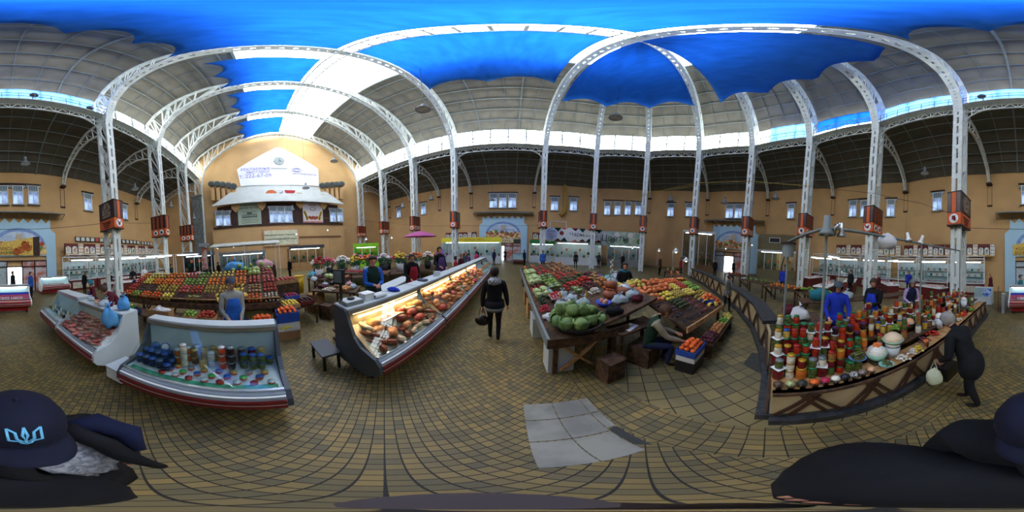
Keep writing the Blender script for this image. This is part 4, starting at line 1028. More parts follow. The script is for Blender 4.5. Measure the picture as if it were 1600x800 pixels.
def person(loc, face, h, label, coat='black', legs='black', hair='brown', style='short', hands=None, lean=0.0, twist=0, seat=None, bulk=1.0,
           apron=None, skirt=None, head_tilt=0.0, hat=None, collar=None, sub_=1, feet=None, skinm=None, curl=.5, group=None, head_turn=0.0, sleeve=None, arm_pole=None):
    """face: heading in degrees of the way the figure looks (0 = +Y, clockwise). hands: ((x,y,z) right, (x,y,z) left) in body space for a 1.70 m body"""
    k = h/1.70; V = Vector; rg = dict(coat=0, legs=1, shoe=2, skin=3, sleeve=4)
    up = Matrix.Rotation(-lean, 3, 'X'); pel = V((0, 0, .93)); dz = V((0, 0, 0)) if seat is None else V((0, 0, seat-.93+.09))
    def U(p): return (pel + up @ (V(p)-pel) + dz)*k
    nd = {}
    B = bulk
    nd['pelvis'] = ((pel+dz)*k, (.150*B*k, .115*B*k), None, rg['coat'])
    nd['waist'] = (U((0, 0, 1.08)), (.138*B*k, .105*B*k), 'pelvis', rg['coat'])
    nd['chest'] = (U((0, 0, 1.27)), (.158*B*k, .118*B*k), 'waist', rg['coat'])
    nd['yoke'] = (U((0, -.005, 1.41)), (.12*B*k, .085*B*k), 'chest', rg['coat'])
    hr = Matrix.Rotation(-head_tilt, 3, 'X'); nb = V((0, .0, 1.49))
    def HD(p): return U(nb + hr @ (V(p)-nb))
    nd['neck'] = (U((0, .005, 1.49)), .052*k, 'yoke', rg['skin'])
    nd['jaw'] = (HD((0, .025, 1.555)), (.060*k, .066*k), 'neck', rg['skin'])
    nd['head'] = (HD((0, .015, 1.625)), (.077*k, .092*k), 'jaw', rg['skin'])
    nd['crown'] = (HD((0, .005, 1.675)), (.066*k, .078*k), 'head', rg['skin'])
    if sub_ > 1:
        nd['nose'] = (HD((0, .112, 1.605)), .012*k, 'head', rg['skin'])
        for s in (-1, 1): nd['ear%d' % s] = (HD((s*.082, .0, 1.61)), .016*k, 'head', rg['skin'])
    hands = hands or ((.24, .05, .80), (-.24, .05, .80))
    for s, tgt, nm in ((1, hands[0], 'r'), (-1, hands[1], 'l')):
        sh = U((s*.165*(.6+.4*B), 0, 1.40)); nd['sh'+nm] = (sh, .062*B*k, 'yoke', rg['sleeve'])
        T = V(tgt)*k + (dz*k if seat is None else V((0, 0, 0)))
        pole = V((s*.5, -.6, -.5)) if arm_pole is None else V((s*arm_pole[0], arm_pole[1], arm_pole[2]))
        el, wr = ik(sh, T, .29*k, .26*k, pole)
        nd['ua'+nm] = (sh.lerp(el, .5), .052*B*k, 'sh'+nm, rg['sleeve']); nd['el'+nm] = (el, .045*B*k, 'ua'+nm, rg['sleeve'])
        nd['fa'+nm] = (el.lerp(wr, .5), .040*B*k, 'el'+nm, rg['sleeve']); nd['cf'+nm] = (el.lerp(wr, .88), .032*B*k, 'fa'+nm, rg['sleeve'])
        nd['wr'+nm] = (wr, .026*k, 'cf'+nm, rg['skin'])
        d = (wr-el).normalized(); n = V((s, .3, .2)); n = (n-d*n.dot(d)).normalized()
        if abs(d.z) < .6: n = V((0, 0, 1)); n = (n-d*n.dot(d)).normalized()
        hand_nodes(nd, 'wr'+nm, wr, d, n, -s if abs(d.z) < .6 else 1*s, rg['skin'], k, curl)
    for s, nm in ((1, 'r'), (-1, 'l')):
        hp = (V((s*.085, 0, .88))+dz)*k
        if seat is None:
            fy, lift = (feet or {}).get(nm, (0, 0))[:2] if feet else (0, 0)
            kn = V((s*.095, .03+fy*.55, .49))*k; an = V((s*.095, -.02+fy, .085+lift))*k; fo = [an+V((0, .05, -.035))*k, an+V((0, .155, -.055))*k]
            if lift > .03: fo = [an+V((0, .04, -.06))*k, an+V((0, .1, -.1))*k]
        else:
            kn = V((s*.13, .42, seat+.06))*k; an = V((s*.12, .40, .085))*k; fo = [an+V((0, .05, -.035))*k, an+V((0, .155, -.055))*k]
            if feet: fy = feet.get(nm, (0, 0)); an = an+V((fy[1], fy[0], 0))*k; fo = [an+V((0, .05, -.035))*k, an+V((0, .155, -.055))*k]
        nd['hp'+nm] = (hp, .095*(.5+.5*B)*k, 'pelvis', rg['legs']); nd['th'+nm] = (hp.lerp(kn, .5), .078*k, 'hp'+nm, rg['legs'])
        nd['kn'+nm] = (kn, .056*k, 'th'+nm, rg['legs']); nd['ca'+nm] = (kn.lerp(an, .4), .055*k, 'kn'+nm, rg['legs']); nd['an'+nm] = (an, .038*k, 'ca'+nm, rg['legs'])
        nd['he'+nm] = (fo[0], .037*k, 'an'+nm, rg['shoe']); nd['to'+nm] = (fo[1], .030*k, 'he'+nm, rg['shoe'])
    rz = -math.radians(face)
    t = thing('person', label, 'person', loc, rz, group)
    me = skin_mesh('body', nd, [CL[coat], CL[legs], M_shoe, skinm or M_skin, CL[sleeve or coat]], sub_)
    o = bpy.data.objects.new('body', me); COL.objects.link(o); o.parent = t
    hc = HD((0, .008, 1.64)); rot = (Matrix.Rotation(-lean-head_tilt, 4, 'X'))
    def part(m_, nm, mt, smooth=True):
        q = m_.build(nm, mt, t, smooth); q.matrix_local = Matrix.Translation(hc) @ rot; return q
    # hair shell
    hm = M_hair[hair]
    def shell(r, front, low, sq=(1, 1, 1), c=(0, 0, 0)):
        m_ = MB(); m_.ball(c, r*k, 16, 12, sq); keep = []
        for f in m_.f:
            cy = sum(m_.v[i][1] for i in f)/len(f); cz = sum(m_.v[i][2] for i in f)/len(f)
            if cz > low*k and not (cy > front*k and cz < .045*k): keep.append(f)
        m_.f = keep; m_.m = [0]*len(keep); return m_
    if style in ('short', 'long', 'bun', 'bob'):
        part(shell(.112, .035, -.09 if style != 'long' else -.1, (.86, 1.02, 1.02), (0, -.006*k, .0)), 'hair', hm)
        if style == 'long':
            m_ = MB(); m_.tube([(0, -.07*k, .02*k), (0, -.1*k, -.1*k), (0, -.11*k, -.26*k)], [.08*k, .085*k, .05*k], 10); part(m_, 'long_hair', hm)
        if style == 'bun': part(MB().ball((0, -.12*k, .02*k), .045*k), 'hair_bun', hm)
    elif style in ('scarf', 'beanie', 'cap'):
        mt = CL[hat or 'teal']
        if style == 'beanie': part(shell(.118, .02, .0, (.9, 1.02, 1.05)), 'knitted_hat', mt); part(shell(.108, .02, -.09, (.86, 1.0, 1.0)), 'hair', hm)
        elif style == 'scarf': part(shell(.122, .045, -.14, (.9, 1.02, 1.05)), 'head_scarf', mt)
        else:
            part(shell(.118, .3, .01, (.9, 1.02, .95)), 'cap', mt); m_ = MB(); m_.lathe([(.0, .0), (.1*k, 0), (.1*k, .012*k), (0, .012*k)], 14, (0, .1*k, .015*k)); part(m_, 'cap_peak', mt); part(shell(.108, .02, -.08, (.86, 1.0, 1.0)), 'hair', hm)
    if sub_ > 1:
        for s in (-1, 1): part(MB().ball((s*.031*k, .088*k, -.012*k), .0105*k, 8, 6), 'eye', M_eye)
        part(MB().ball((0, .083*k, -.072*k), .02*k, 8, 5, (1, .3, .3)), 'mouth', M_lip)
    if collar:
        m_ = MB(); q = U((0, -.005, 1.46)); pts = [q+V((.085*k*math.cos(a), .075*k*math.sin(a), .012*math.sin(3*a))) for a in [2*PI*i/14 for i in range(15)]]
        m_.tube(pts, .035*k, 8, cap=False); m_.build('collar', mat_two('fluffy_'+collar, srgb(190, 190, 194), srgb(70, 72, 80), 40) if collar == 'fur' else CL[collar], t, True)
    if apron:
        m_ = MB(); rows = []
        zz = [1.36, 1.2, 1.05, .93, .75, .55] if seat is None else [1.36, 1.2, 1.05, .95]
        for z in zz:
            w0 = {1.36: .09, 1.2: .13, 1.05: .17}.get(z, .19); row = []
            for i in range(9):
                a = (i/8-.5)*2; r_ = (.165 if z > 1.1 else .16)*B; p = V((a*w0*1.0, r_*math.sqrt(max(0, 1-(a*w0/.24)**2))*1.0+.012, z))
                row.append(U(p) if z >= .93 else (p+dz)*k)
            rows.append(row)
        m_.grid(rows); q = m_.build('apron', CL[apron], t, True); solidify(q, .012*k)
    if skirt is None and seat is None: skirt = .80
    if skirt:
        m_ = MB(); prof = [(.155*B, 1.02), (.166*B, .92), (.166*B+.08*(.95-skirt), skirt)]; m_.lathe([(r*k, z*k) for r, z in prof], 16); m_.v = [(x, y*.8, z) for x, y, z in m_.v]; m_.v = [tuple((pel*k + Matrix.Rotation(-lean*(.8 if z > .93*k else .35), 3, 'X') @ (V((x, y, z))-pel*k))) for x, y, z in m_.v]; m_.f = m_.f[:-2]; m_.m = m_.m[:-2]; q = m_.build('coat_hem', CL[coat], t, True); solidify(q, .012*k)
    return t
# ================================================================ DISPLAY CASES ALONG THE AISLE
M_case = mat('case_grey', srgb(150, 162, 166), .45, 0, .06, 2)
M_case_d = mat('case_dark_grey', srgb(70, 78, 86), .45, 0, .08, 2)
M_case_w = mat('case_white', srgb(190, 200, 202), .4, 0, .05, 2)
M_strip = mat('case_red_stripe', srgb(120, 34, 36), .4)
M_tray = mat('white_tray', srgb(206, 210, 208), .4)
M_wtray = mat('warm_tray', srgb(190, 160, 120), .5)
M_case_red = mat('case_red_body', srgb(160, 30, 34), .35, 0, .1)
def display_case(L, label, origin, rz, end_mat, red_body=False, warm=False, ends=(True, True), group=None, cool=False, td=.98, steep=False):
    """local x along the case from 0 to L, y=0 customer side, y to the seller"""
    t = thing('display_case', label, 'display case', origin, rz, group)
    prof = [(0.0, .34), (-.055, .44), (-.05, .56), (.02, .66), (.30, .74), (.44, .86), (.60, 1.20), (.66, 1.25), (td, 1.25), (td, .22), (.20, .22)]
    for x, on in ((0, ends[0]), (L, ends[1])):
        if on: MB().prism(prof, x-.025, x+.025, lambda q, a: (a, q[0], q[1])).build('end_panel', end_mat, t)
    body = M_case_red if red_body else M_case
    MB().prism([(.0, .36), (.0, .60), (.12, .60), (.95, .60), (.95, .24), (.22, .24)], .03, L-.03, lambda q, a: (a, q[0], q[1])).build('cabinet_body', body, t)
    m_ = MB(); bumper = [(-.005, .37), (-.05, .43), (-.055, .53), (-.01, .63), (.04, .65), (.04, .37)]
    m_.prism(bumper, .025, L-.025, lambda q, a: (a, q[0], q[1])); bo = m_.build('bumper', M_case if not red_body else M_case_red, t)
    for z0, z1, y in ((.395, .45, -.055), (.485, .55, -.066)):
        MB().bb(.03, L-.03, y-.006, y+.02, z0, z1).build('red_stripe', M_strip, bo)
    for z, y in ((.375, -.03), (.47, -.064), (.60, -.045)):
        MB().bb(.03, L-.03, y-.004, y+.02, z, z+.014).build('white_trim', M_white, bo)
    MB().bb(.1, L-.1, .25, .85, .09, .24).build('kick_plate', M_case_red if (red_body or warm) else M_maroon, t)
    for x in (.15, L-.15):
        for y in (.3, .8): MB().lathe([(.03, 0), (.03, .09)], 8, (x, y, 0)).build('foot', M_black, t)
    zb = .98 if steep else .70
    MB().prism([(.05, .64), (.62, zb), (.62, zb-.04), (.05, .60)], .03, L-.03, lambda q, a: (a, q[0], q[1])).build('inner_tray', M_wtray if warm else M_tray, t)
    MB().bb(.03, L-.03, .60, .66, .66, 1.2).build('back_panel', mat('case_inner_back', srgb(150, 130, 100), .4) if warm else M_case_w, t)
    MB().bb(-.0, L, .60, td, 1.22, 1.26).build('top_shelf', M_case_w, t)
    MB().bb(.0, L, .57, .62, 1.18, 1.24).build('top_rail', M_chrome, t)
    MB().prism([(.035, .675), (.045, .665), (.600, 1.195), (.590, 1.205)], .03, L-.03, lambda q, a: (a, q[0], q[1])).build('front_glass', M_glass, t)
    MB().bb(.03, L-.03, .02, .05, .655, .68).build('glass_channel', M_chrome, t)
    if not warm and not red_body: return t
    o = MB().tube([(.08, .575, 1.165), (L-.08, .575, 1.165)], .008, 6).build('lamp_tube', mat_emit('warm_tube', (1.0, .74, .42), 1.3) if warm else M_tube, t)
    area_light('case_light', (L/2, .52, 1.14), L*.85, 9.0 if warm else (2.0 if not red_body else 3.0), (1, .70, .36) if warm else (.8, .93, 1), (0, 0, 0), .06, t)
    return t
def row(y, x=-1.35): return (x, y, 0)
R90 = PI/2    # local x -> world +y, local y -> world -x
case1 = display_case(1.72, 'glass display case of stacked tins and jars closest to the photographer', row(-1.55, -1.30), R90, M_case_d, td=.78)
case2 = display_case(1.62, 'open glass case of raw meat beside the jar case, pale end panel', row(-3.80), R90, M_case_w, steep=True)
case2.scale.z = .94
case2b = display_case(1.5, 'glass case of jars behind the meat case, beside the teal-scarfed seller', row(-5.36), R90, M_case)
c3 = []
labs3 = ['nearest smoked meat case with the grey end panel', 'second smoked meat case from the grey end panel', 'third smoked meat case along the aisle', 'fourth smoked meat case along the aisle', 'fifth case in the row towards the north portal', 'last case of the row by the north portal']
for i in range(6):
    c3.append(display_case(1.78, labs3[i], row(1.17+1.8*i), R90, M_case_d, warm=i < 4, ends=(True, True), steep=True))
farc = display_case(1.3, 'pale display counter facing the aisle end by the north portal door', (.1, 18.4, 0), 0, M_case_w)
farc.rotation_euler.z = 0
redc = display_case(2.0, 'red display case straight behind the photographer', (.68, -7.05, 0), PI, M_white, red_body=True)
redc2 = display_case(2.2, 'red display case farther off beside the grey frame by the south portal', (-2.95, -11.4, 0), PI, M_white, red_body=True)
# pane lettering of the red case
lettering('СВЕЖЕЕ МЯСО', .17, M_white, redc, (1.0, .02, .74), (PI/2*.55, 0, 0)); MB().prism([(.08, .70), (.09, .69), (.26, .86), (.25, .87)], .05, 1.95, lambda q, a: (a, q[0], q[1])).build('printed_film', mat('red_white_print', srgb(170, 60, 90), .4), redc)
MB().prism([(.27, .87), (.28, .86), (.36, .94), (.35, .95)], .05, 1.95, lambda q, a: (a, q[0], q[1])).build('blue_film', CL['royal'], redc)
# ---------------------------------------------------------------- goods in the cases
def loc_case(case, x, y, z):
    rz = case.rotation_euler.z; c, s = math.cos(rz), math.sin(rz); o = case.location
    return Vector((o.x+x*c-y*s, o.y+x*s+y*c, o.z+z))
def one(name, label, cat, make, mats, smooth=True):
    def f():
        m_ = MB(); make(m_); o = m_.build(name, mats, smooth=smooth); tag(o, label, cat); return o
    return Proto(f)
def meat_slab(m_, r2=random.Random(3)):
    n = 12
    prof = [(.0, .0), (.09, .0), (.105, .018), (.09, .04), (.0, .045)]
    m_.lathe(prof, n, wob=lambda a, i: 1+.22*math.sin(2*a+1)+.1*math.sin(5*a)); m_.v = [(x*1.3, y*.75, z) for x, y, z in m_.v]
P_meat = [one('meat_cut', 'raw pink meat cut on the tray', 'meat', meat_slab, mat_two('raw_meat_%d' % i, c_, srgb(214, 170, 160), 14, .4, 4, .45, .7)) for i, c_ in enumerate((srgb(160, 60, 56), srgb(186, 96, 88), srgb(130, 44, 44)))]
def ring_sausage(m_): m_.tube([(.075*f*math.cos(5*PI*f+1), .075*f*math.sin(5*PI*f+1), .022+.012*(1-f)) for f in [i/26 for i in range(6, 27)]], .0165, 7)
def log_sausage(m_): m_.tube([(-.15, 0, .03), (-.14, 0, .03), (0, .01, .03), (.14, 0, .03), (.15, 0, .03)], [.008, .03, .032, .03, .008], 9)
def ham(m_): m_.lathe([(0, 0), (.07, .0), (.085, .03), (.07, .075), (.03, .095), (0, .095)], 12, wob=lambda a, i: 1+.15*math.sin(2*a)); m_.v = [(x*1.3, y, z) for x, y, z in m_.v]
def ribs_(m_): m_.box((0, 0, .025), (.24, .13, .035)); [m_.tube([(-.1+.04*k, -.065, .045), (-.1+.04*k, .065, .045)], .009, 5) for k in range(6)]
def slab_(m_): m_.box((0, 0, .03), (.16, .06, .05)); m_.box((0, .0, .062), (.155, .055, .012))
M_smoke = [mat_two('smoked_brown', srgb(110, 52, 28), srgb(150, 80, 44), 20, .35), mat_two('smoked_amber', srgb(176, 106, 54), srgb(206, 148, 92), 14, .35), mat_two('smoked_red', srgb(140, 44, 30), srgb(176, 74, 50), 18, .35), mat_two('lard_white', srgb(216, 196, 160), srgb(190, 140, 100), 9, .4)]
P_smoke = [one('sausage_ring', 's', 'sausage', ring_sausage, M_smoke[0]), one('sausage_ring', 's', 'sausage', ring_sausage, M_smoke[2]), one('smoked_sausage', 's', 'sausage', log_sausage, M_smoke[3]), one('smoked_sausage', 's', 'sausage', log_sausage, M_smoke[0]),
           one('smoked_ham', 's', 'ham', ham, M_smoke[1]), one('smoked_ham', 's', 'ham', ham, M_smoke[2]), one('smoked_ribs', 's', 'ribs', ribs_, M_smoke[1]), one('bacon_slab', 's', 'bacon', slab_, M_smoke[3]), one('bacon_slab', 's', 'bacon', slab_, M_smoke[0])]
nm_smoke = ['dark coiled sausage ring', 'red coiled sausage ring', 'pale thick sausage', 'dark smoked sausage', 'amber smoked ham', 'red smoked ham', 'rack of amber smoked ribs', 'pale bacon slab', 'dark bacon slab']
r3 = random.Random(11)
for ci, cs in enumerate(c3[:4]):
    nx = (9, 8, 7, 6)[ci]
    for j in range(4):
        for i in range(nx):
            x = .12+(1.54)*(i+.5)/nx+r3.uniform(-.02, .02); y = .12+.125*j+r3.uniform(-.015, .015); k = r3.choice((7, 7, 3, 8) if j == 0 and ci == 0 else (0, 1, 2, 4, 5, 6, 3) if ci == 0 else (1, 4, 4, 6, 2, 5, 6))
            P_smoke[k].put(loc_case(cs, x, y, .625+.59*y), r3.uniform(0, 6), nm_smoke[k]+' in the '+labs3[ci].split(' with')[0].split(' from')[0].split(' along')[0], nm_smoke[k]+' in smoked meat case', r3.uniform(.95, 1.2))
            if ci > 0 and j > 0 and r3.random() < .4:
                k = r3.choice((4, 6, 5)); P_smoke[k].put(loc_case(cs, x, y+.01, .625+.59*y+.06), r3.uniform(0, 6), nm_smoke[k]+' on top of the others in the '+labs3[ci].split(' along')[0].split(' from')[0], 'upper layer in smoked meat case', .95)
# price tags, paper sheet, wrapping on the near case
for i in range(7):
    o = MB().box((0, 0, .012), (.075, .035, .02)).build('price_tag', M_white, loc=loc_case(c3[i//4], .2+.36*(i % 4), .09, .665), rz=R90); tag(o, 'small white price tag at the front of the %s smoked meat case, place %s' % (('nearest', 'second')[i//4], ('one', 'two', 'three', 'four')[i % 4]), 'price tag', 'price tags')
o = MB().box((0, 0, .0), (.34, .14, .006)).build('paper_sheet', M_white, loc=loc_case(c3[0], .72, .42, .965), rz=R90+.5); o.rotation_euler = (-.45, 0, R90+.1); tag(o, 'white printed paper lying over the sausages in the near case', 'paper')
for i in range(8):
    y = .16+.12*(i//2)
    P_smoke[4 if i % 2 else 2].put(loc_case(c3[4], .2+.2*i, .3, .81), i, 'pale meat heap in the fifth case of the aisle row', 'meat in the fifth case')
    P_smoke[6 if i % 2 else 4].put(loc_case(c3[5], .2+.2*i, .3, .81), i, 'pale meat heap in the last case of the aisle row', 'meat in the last case')
for j in range(5):
    for i in range(9):
        k = r3.randrange(3); P_meat[k].put(loc_case(case2, .12+1.4*(i+.5)/9, .12+.105*j, .94*(.63+.59*(.12+.105*j))+.004*(i % 2)), r3.uniform(0, 6), 'raw meat cut lying on the tray of the open meat case', 'raw meat in the meat case', r3.uniform(.8, 1.05))
for j in range(2):
    for i in range(6):
        P_meat[r3.randrange(3)].put(loc_case(redc, .2+1.5*(i+.5)/6, .3+.16*j, .70), r3.uniform(0, 6), 'raw meat cut in the red case behind the photographer', 'meat in the red case')
        P_meat[r3.randrange(3)].put(loc_case(redc2, .2+1.7*(i+.5)/6, .25+.18*j, .70), r3.uniform(0, 6), 'raw meat cut in the farther red case', 'meat in the farther red case')
# tins and jars in case one
def jar_proto(nm, body, lid, r=.042, h=.11, lr=None, lidh=.018):
    def f():
        t = thing(nm, 'jar', 'jar')
        MB().lathe([(0, 0), (r*.92, 0), (r, .008), (r, h*.82), (r*.86, h*.93), (r*.86, h)], 14).build('jar_body', body, t, True)
        MB().lathe([(lr or r*.93, h-.002), (lr or r*.95, h+lidh), (0, h+lidh+.001)], 14).build('lid', lid, t, True)
        return t
    return Proto(f)
def flat_tin(body, lid, r=.045, h=.032):
    def f():
        t = thing('tin', 'tin', 'tin'); MB().lathe([(0, 0), (r, 0), (r, h)], 14).build('tin_wall', body, t, True); MB().lathe([(r, h), (r*1.03, h+.004), (0, h+.006)], 14).build('lid', lid, t, True); return t
    return Proto(f)
def food(name, a, b_, sc_=30): return mat_two('food_'+name, a, b_, sc_, .25, 3, .4, .6, .6)
F_red = food('tomato', srgb(150, 34, 22), srgb(186, 60, 30)); F_dred = food('adjika', srgb(84, 18, 22), srgb(120, 26, 26)); F_green = food('gherkin', srgb(52, 74, 34), srgb(96, 110, 52)); F_yel = food('squash', srgb(176, 140, 50), srgb(210, 180, 90)); F_white = food('garlic', srgb(196, 188, 160), srgb(226, 220, 200)); F_org = food('pepper', srgb(176, 84, 30), srgb(206, 120, 40)); F_brown = food('mushroom', srgb(84, 56, 36), srgb(130, 96, 60)); F_dark = food('plum', srgb(30, 18, 24), srgb(56, 30, 36)); F_mix = food('mix', srgb(150, 70, 40), srgb(120, 130, 60), 40); F_caviar = food('roe', srgb(190, 50, 24), srgb(220, 90, 40))
LID = {k: mat('lid_'+k, [q*.75 for q in v], .35, .1, .08) for k, v in dict(green=srgb(30, 130, 80), yellow=srgb(206, 160, 40), red=srgb(176, 34, 36), blue=srgb(40, 90, 170), white=srgb(214, 216, 214), grey=srgb(130, 140, 144), gold=srgb(190, 160, 80), orange=srgb(206, 100, 30), violet=srgb(90, 50, 110), lightgreen=srgb(60, 190, 90)).items()}
def tins():
    navy = mat('navy_tin', srgb(34, 48, 78), .3, .2); t_blue = flat_tin(navy, LID['blue'], .047, .035); t_navy = flat_tin(navy, mat('navy_lid', srgb(50, 74, 110), .3, .2), .05, .04)
    for a in range(5):
        for b_ in range(3):
            n = (3, 4, 3)[b_] if a < 4 else 2
            for k in range(n):
                (t_navy if (a+b_) % 2 else t_blue).put(loc_case(case1, .13+.075*a*1.3, .22+.115*b_, .70+k*.044), 0, 'navy blue tin in the piled corner of the jar case', 'blue tins in the jar case')
    for i, (x, y) in enumerate(((.16, .52), (.30, .55))):
        t = thing('round_tin', ('teal', 'blue and white')[i]+' round tin standing on its edge at the back of the jar case', 'tin', loc_case(case1, x, y, .83), R90)
        MB().lathe([(0, -.015), (.065, -.015), (.065, .015), (0, .015)], 18, ax=(.5, -1, .6)).build('tin_wall', LID['blue'] if i else CL['teal'], t); MB().lathe([(0, .016), (.05, .016), (.0, .02)], 18, ax=(.5, -1, .6)).build('lid', LID['white'] if i else LID['blue'], t)
    cols = [(F_brown, 'gold', 'brown preserve with gold lid'), (F_org, 'white', 'tall orange spread with white lid'), (F_yel, 'gold', 'yellow spread with gold lid'), (F_white, 'white', 'pale spread with white lid'), (F_caviar, 'white', 'red roe with white lid'), (F_dark, 'grey', 'dark olives with grey lid'), (F_green, 'blue', 'green olives with blue lid'), (F_caviar, 'lightgreen', 'red roe with bright green lid'), (F_dred, 'blue', 'dark sauce with blue lid')]
    ps = [jar_proto('jar', b_, LID[l], .043, .098) for b_, l, _ in cols]
    lay = [(.56, .42, 1, 2), (.56, .52, 0, 2), (.66, .50, 1, 2), (.66, .38, 3, 3), (.76, .46, 0, 2), (.76, .56, 3, 2), (.86, .52, 2, 2), (.88, .40, 2, 1), (.97, .44, 3, 2), (.97, .56, 2, 2), (1.08, .54, 8, 2), (1.10, .42, 4, 3), (1.19, .55, 7, 2), (1.20, .42, 5, 3), (1.30, .56, 5, 2), (1.33, .44, 6, 2), (1.43, .42, 6, 2), (1.42, .55, 8, 2), (1.52, .42, 6, 2), (1.53, .54, 2, 2), (1.61, .5, 6, 1)]
    for x, y, k, n in lay:
        for q in range(n): ps[k].put(loc_case(case1, x, y, .655+.105*y+q*.118), 0, 'jar of '+cols[k][2]+' in the jar case', 'jars of '+cols[k][2])
    fl = [flat_tin(F_caviar, LID[c_], .038, .028) for c_ in ('red', 'blue', 'gold', 'white', 'lightgreen', 'grey')]; nn = ('red', 'blue', 'gold', 'white', 'bright green', 'grey')
    for i in range(22):
        k = (i*7) % 6; fl[k].put(loc_case(case1, .5+.058*i*.9, .14+.09*(i % 3)+.01*(i % 2), .675+.02*(i % 3)*.4), 0, 'flat tin with %s lid lying low at the front of the jar case' % nn[k], 'flat %s tins at the front of the jar case' % nn[k])
    m_ = MB(); m_.prism([(.03, .668), (.12, .676), (.12, .68), (.03, .672)], .1, 1.65, lambda q, a: (a, q[0], q[1])); m_.build('green_liner', mat_two('green_mottled_liner', srgb(40, 110, 80), srgb(70, 150, 110), 12), case1)
    for i in range(16):
        k = i % 3; ps[(0, 3, 5)[k]].put(loc_case(case2b, .15+.14*(i//2)*1.2, .25+.2*(i % 2), .69), 0, 'jar of '+cols[(0, 3, 5)[k]][2]+' in the small case by the teal-scarfed seller', 'jars in the small case by the teal-scarfed seller of kind '+str(k))
tins()
# things on the case tops
def soft(m_, r, sq, seed, amp=.18, n=14, m=9):
    rr = random.Random(seed); ph = [rr.uniform(0, 6) for _ in range(8)]; m_.ball((0, 0, 0), 1, n, m)
    out = []
    for x, y, z in m_.v:
        a = math.atan2(y, x); d = 1+amp*(math.sin(3*a+ph[0]+2*z)+.6*math.sin(5*a+ph[1]-3*z)+.6*math.sin(7*z+ph[2]+a))
        out.append((x*d*r*sq[0], y*d*r*sq[1], max(-.6, z)*d*r*sq[2]))
    m_.v = out
def bag(loc, r, sq, col, label, seed=1, name='plastic_bag', cat='bag', amp=.14, group=None, knot=True):
    t = thing(name, label, cat, loc, 0, group); m_ = MB(); soft(m_, r, sq, seed, amp); zmin = min(v[2] for v in m_.v); m_.v = [(x, y, z-zmin) for x, y, z in m_.v]; m_.build('sack', col, t, True)
    if knot:
        zt = max(v[2] for v in m_.v); k = MB(); 
        for s in (-1, 1): k.tube([(0, 0, zt*.93), (s*r*.2, 0, zt+r*.25), (s*r*.42, 0, zt+r*.3)], [r*.12, r*.07, r*.1], 6)
        k.build('tied_handles', col, t, True)
    return t
M_bagblue = mat_sheet('light_blue_bag', (.16, .48, .85), .3, 6); M_bagclear = mat_sheet('cloudy_bag', (.62, .72, .76), .4, 6); M_bagwhite = mat_sheet('white_bag', (.78, .8, .82), .3, 6); M_bagteal = mat_sheet('teal_bag', (.2, .5, .46), .3, 6); M_bagviolet = mat_sheet('violet_bag', (.25, .16, .4), .3, 6); M_bagpink = mat_sheet('pink_bag', (.8, .5, .55), .3, 6); M_bagcream = mat_sheet('cream_bag', (.72, .76, .55), .3, 6)
bag(loc_case(case2, 1.48, .42, .93), .17, (.75, .95, 1.3), M_bagblue, 'bright blue carrier bag with dark print hanging on the meat case end', 3)
bag(loc_case(case2, 1.45, .82, 1.19), .14, (.9, .9, 1.0), M_bagblue, 'second blue carrier bag lying on the top shelf of the meat case', 5)
bag(loc_case(case2, .9, .82, 1.19), .13, (1.5, .9, .6), M_bagclear, 'crumpled clear bags on the top shelf of the meat case', 8)
bag(loc_case(case2, .25, .82, 1.19), .09, (1, 1, .7), M_bagclear, 'small clear bag on the top shelf before the leaning lady', 9)
t = thing('scale_tray', 'flat grey scale with blue tray on top of the near smoked meat case', 'scale', loc_case(c3[0], .2, .80, 1.26), R90)
MB().bb(-.16, .16, -.13, .13, 0, .05).build('housing', M_steel_d, t); MB().bb(-.15, .15, -.12, .12, .055, .07).build('tray', M_case_w, t); MB().lathe([(0, 0), (.06, 0), (.06, .03), (0, .035)], 12, (0, 0, .07)).build('dish', M_black, t)
t = thing('scale_display', 'black scale display on a post at the near end of the smoked meat row', 'scale', loc_case(c3[0], .06, .86, 1.26), R90)
MB().bar((0, 0, 0), (0, 0, .35), .035).build('post', M_black, t); MB().box((-.02, .0, .45), (.05, .2, .24), .4).build('housing', M_black, t); MB().box((-.05, -.01, .46), (.01, .15, .18), .4).build('screen', mat('lcd_grey', srgb(110, 124, 124), .2), t)
t = thing('foam_box', 'white foam box beside paper rolls on top of the near smoked meat case', 'box', loc_case(c3[0], .52, .80, 1.26), R90); MB().bb(-.1, .1, -.09, .09, 0, .1).build('tub', M_white, t); MB().bb(-.105, .105, -.095, .095, .1, .12).build('lid', mat('foam_lid', srgb(226, 228, 230)), t)
for k in range(2):
    t = thing('paper_roll', ('upper', 'lower')[k]+' paper roll lying on top of the near smoked meat case', 'paper roll', loc_case(c3[0], .72+.02*k, .78-.09*k, 1.30), R90); MB().tube([(-.13, 0, 0), (.13, 0, 0)], .035, 14).build('paper', M_white, t); MB().tube([(-.132, 0, 0), (.132, 0, 0)], .015, 10).build('core', M_black, t)
bag(loc_case(c3[0], 1.2, .80, 1.26), .1, (1.4, .8, .45), CL['royal'], 'folded blue cloth on top of the near smoked meat case', 4, 'folded_cloth', 'cloth', knot=False)
bag(loc_case(c3[1], .5, .80, 1.26), .1, (1.6, .9, .3), CL['slate'], 'grey papers and purse on top of the second smoked meat case', 6, 'purse', 'purse', knot=False)
t = thing('foam_box', 'small white box on top of the second smoked meat case', 'box', loc_case(c3[1], 1.3, .78, 1.26), R90); MB().bb(-.08, .08, -.08, .08, 0, .11).build('tub', M_white, t); MB().bb(-.083, .083, -.083, .083, .11, .125).build('lid', M_bagclear, t)
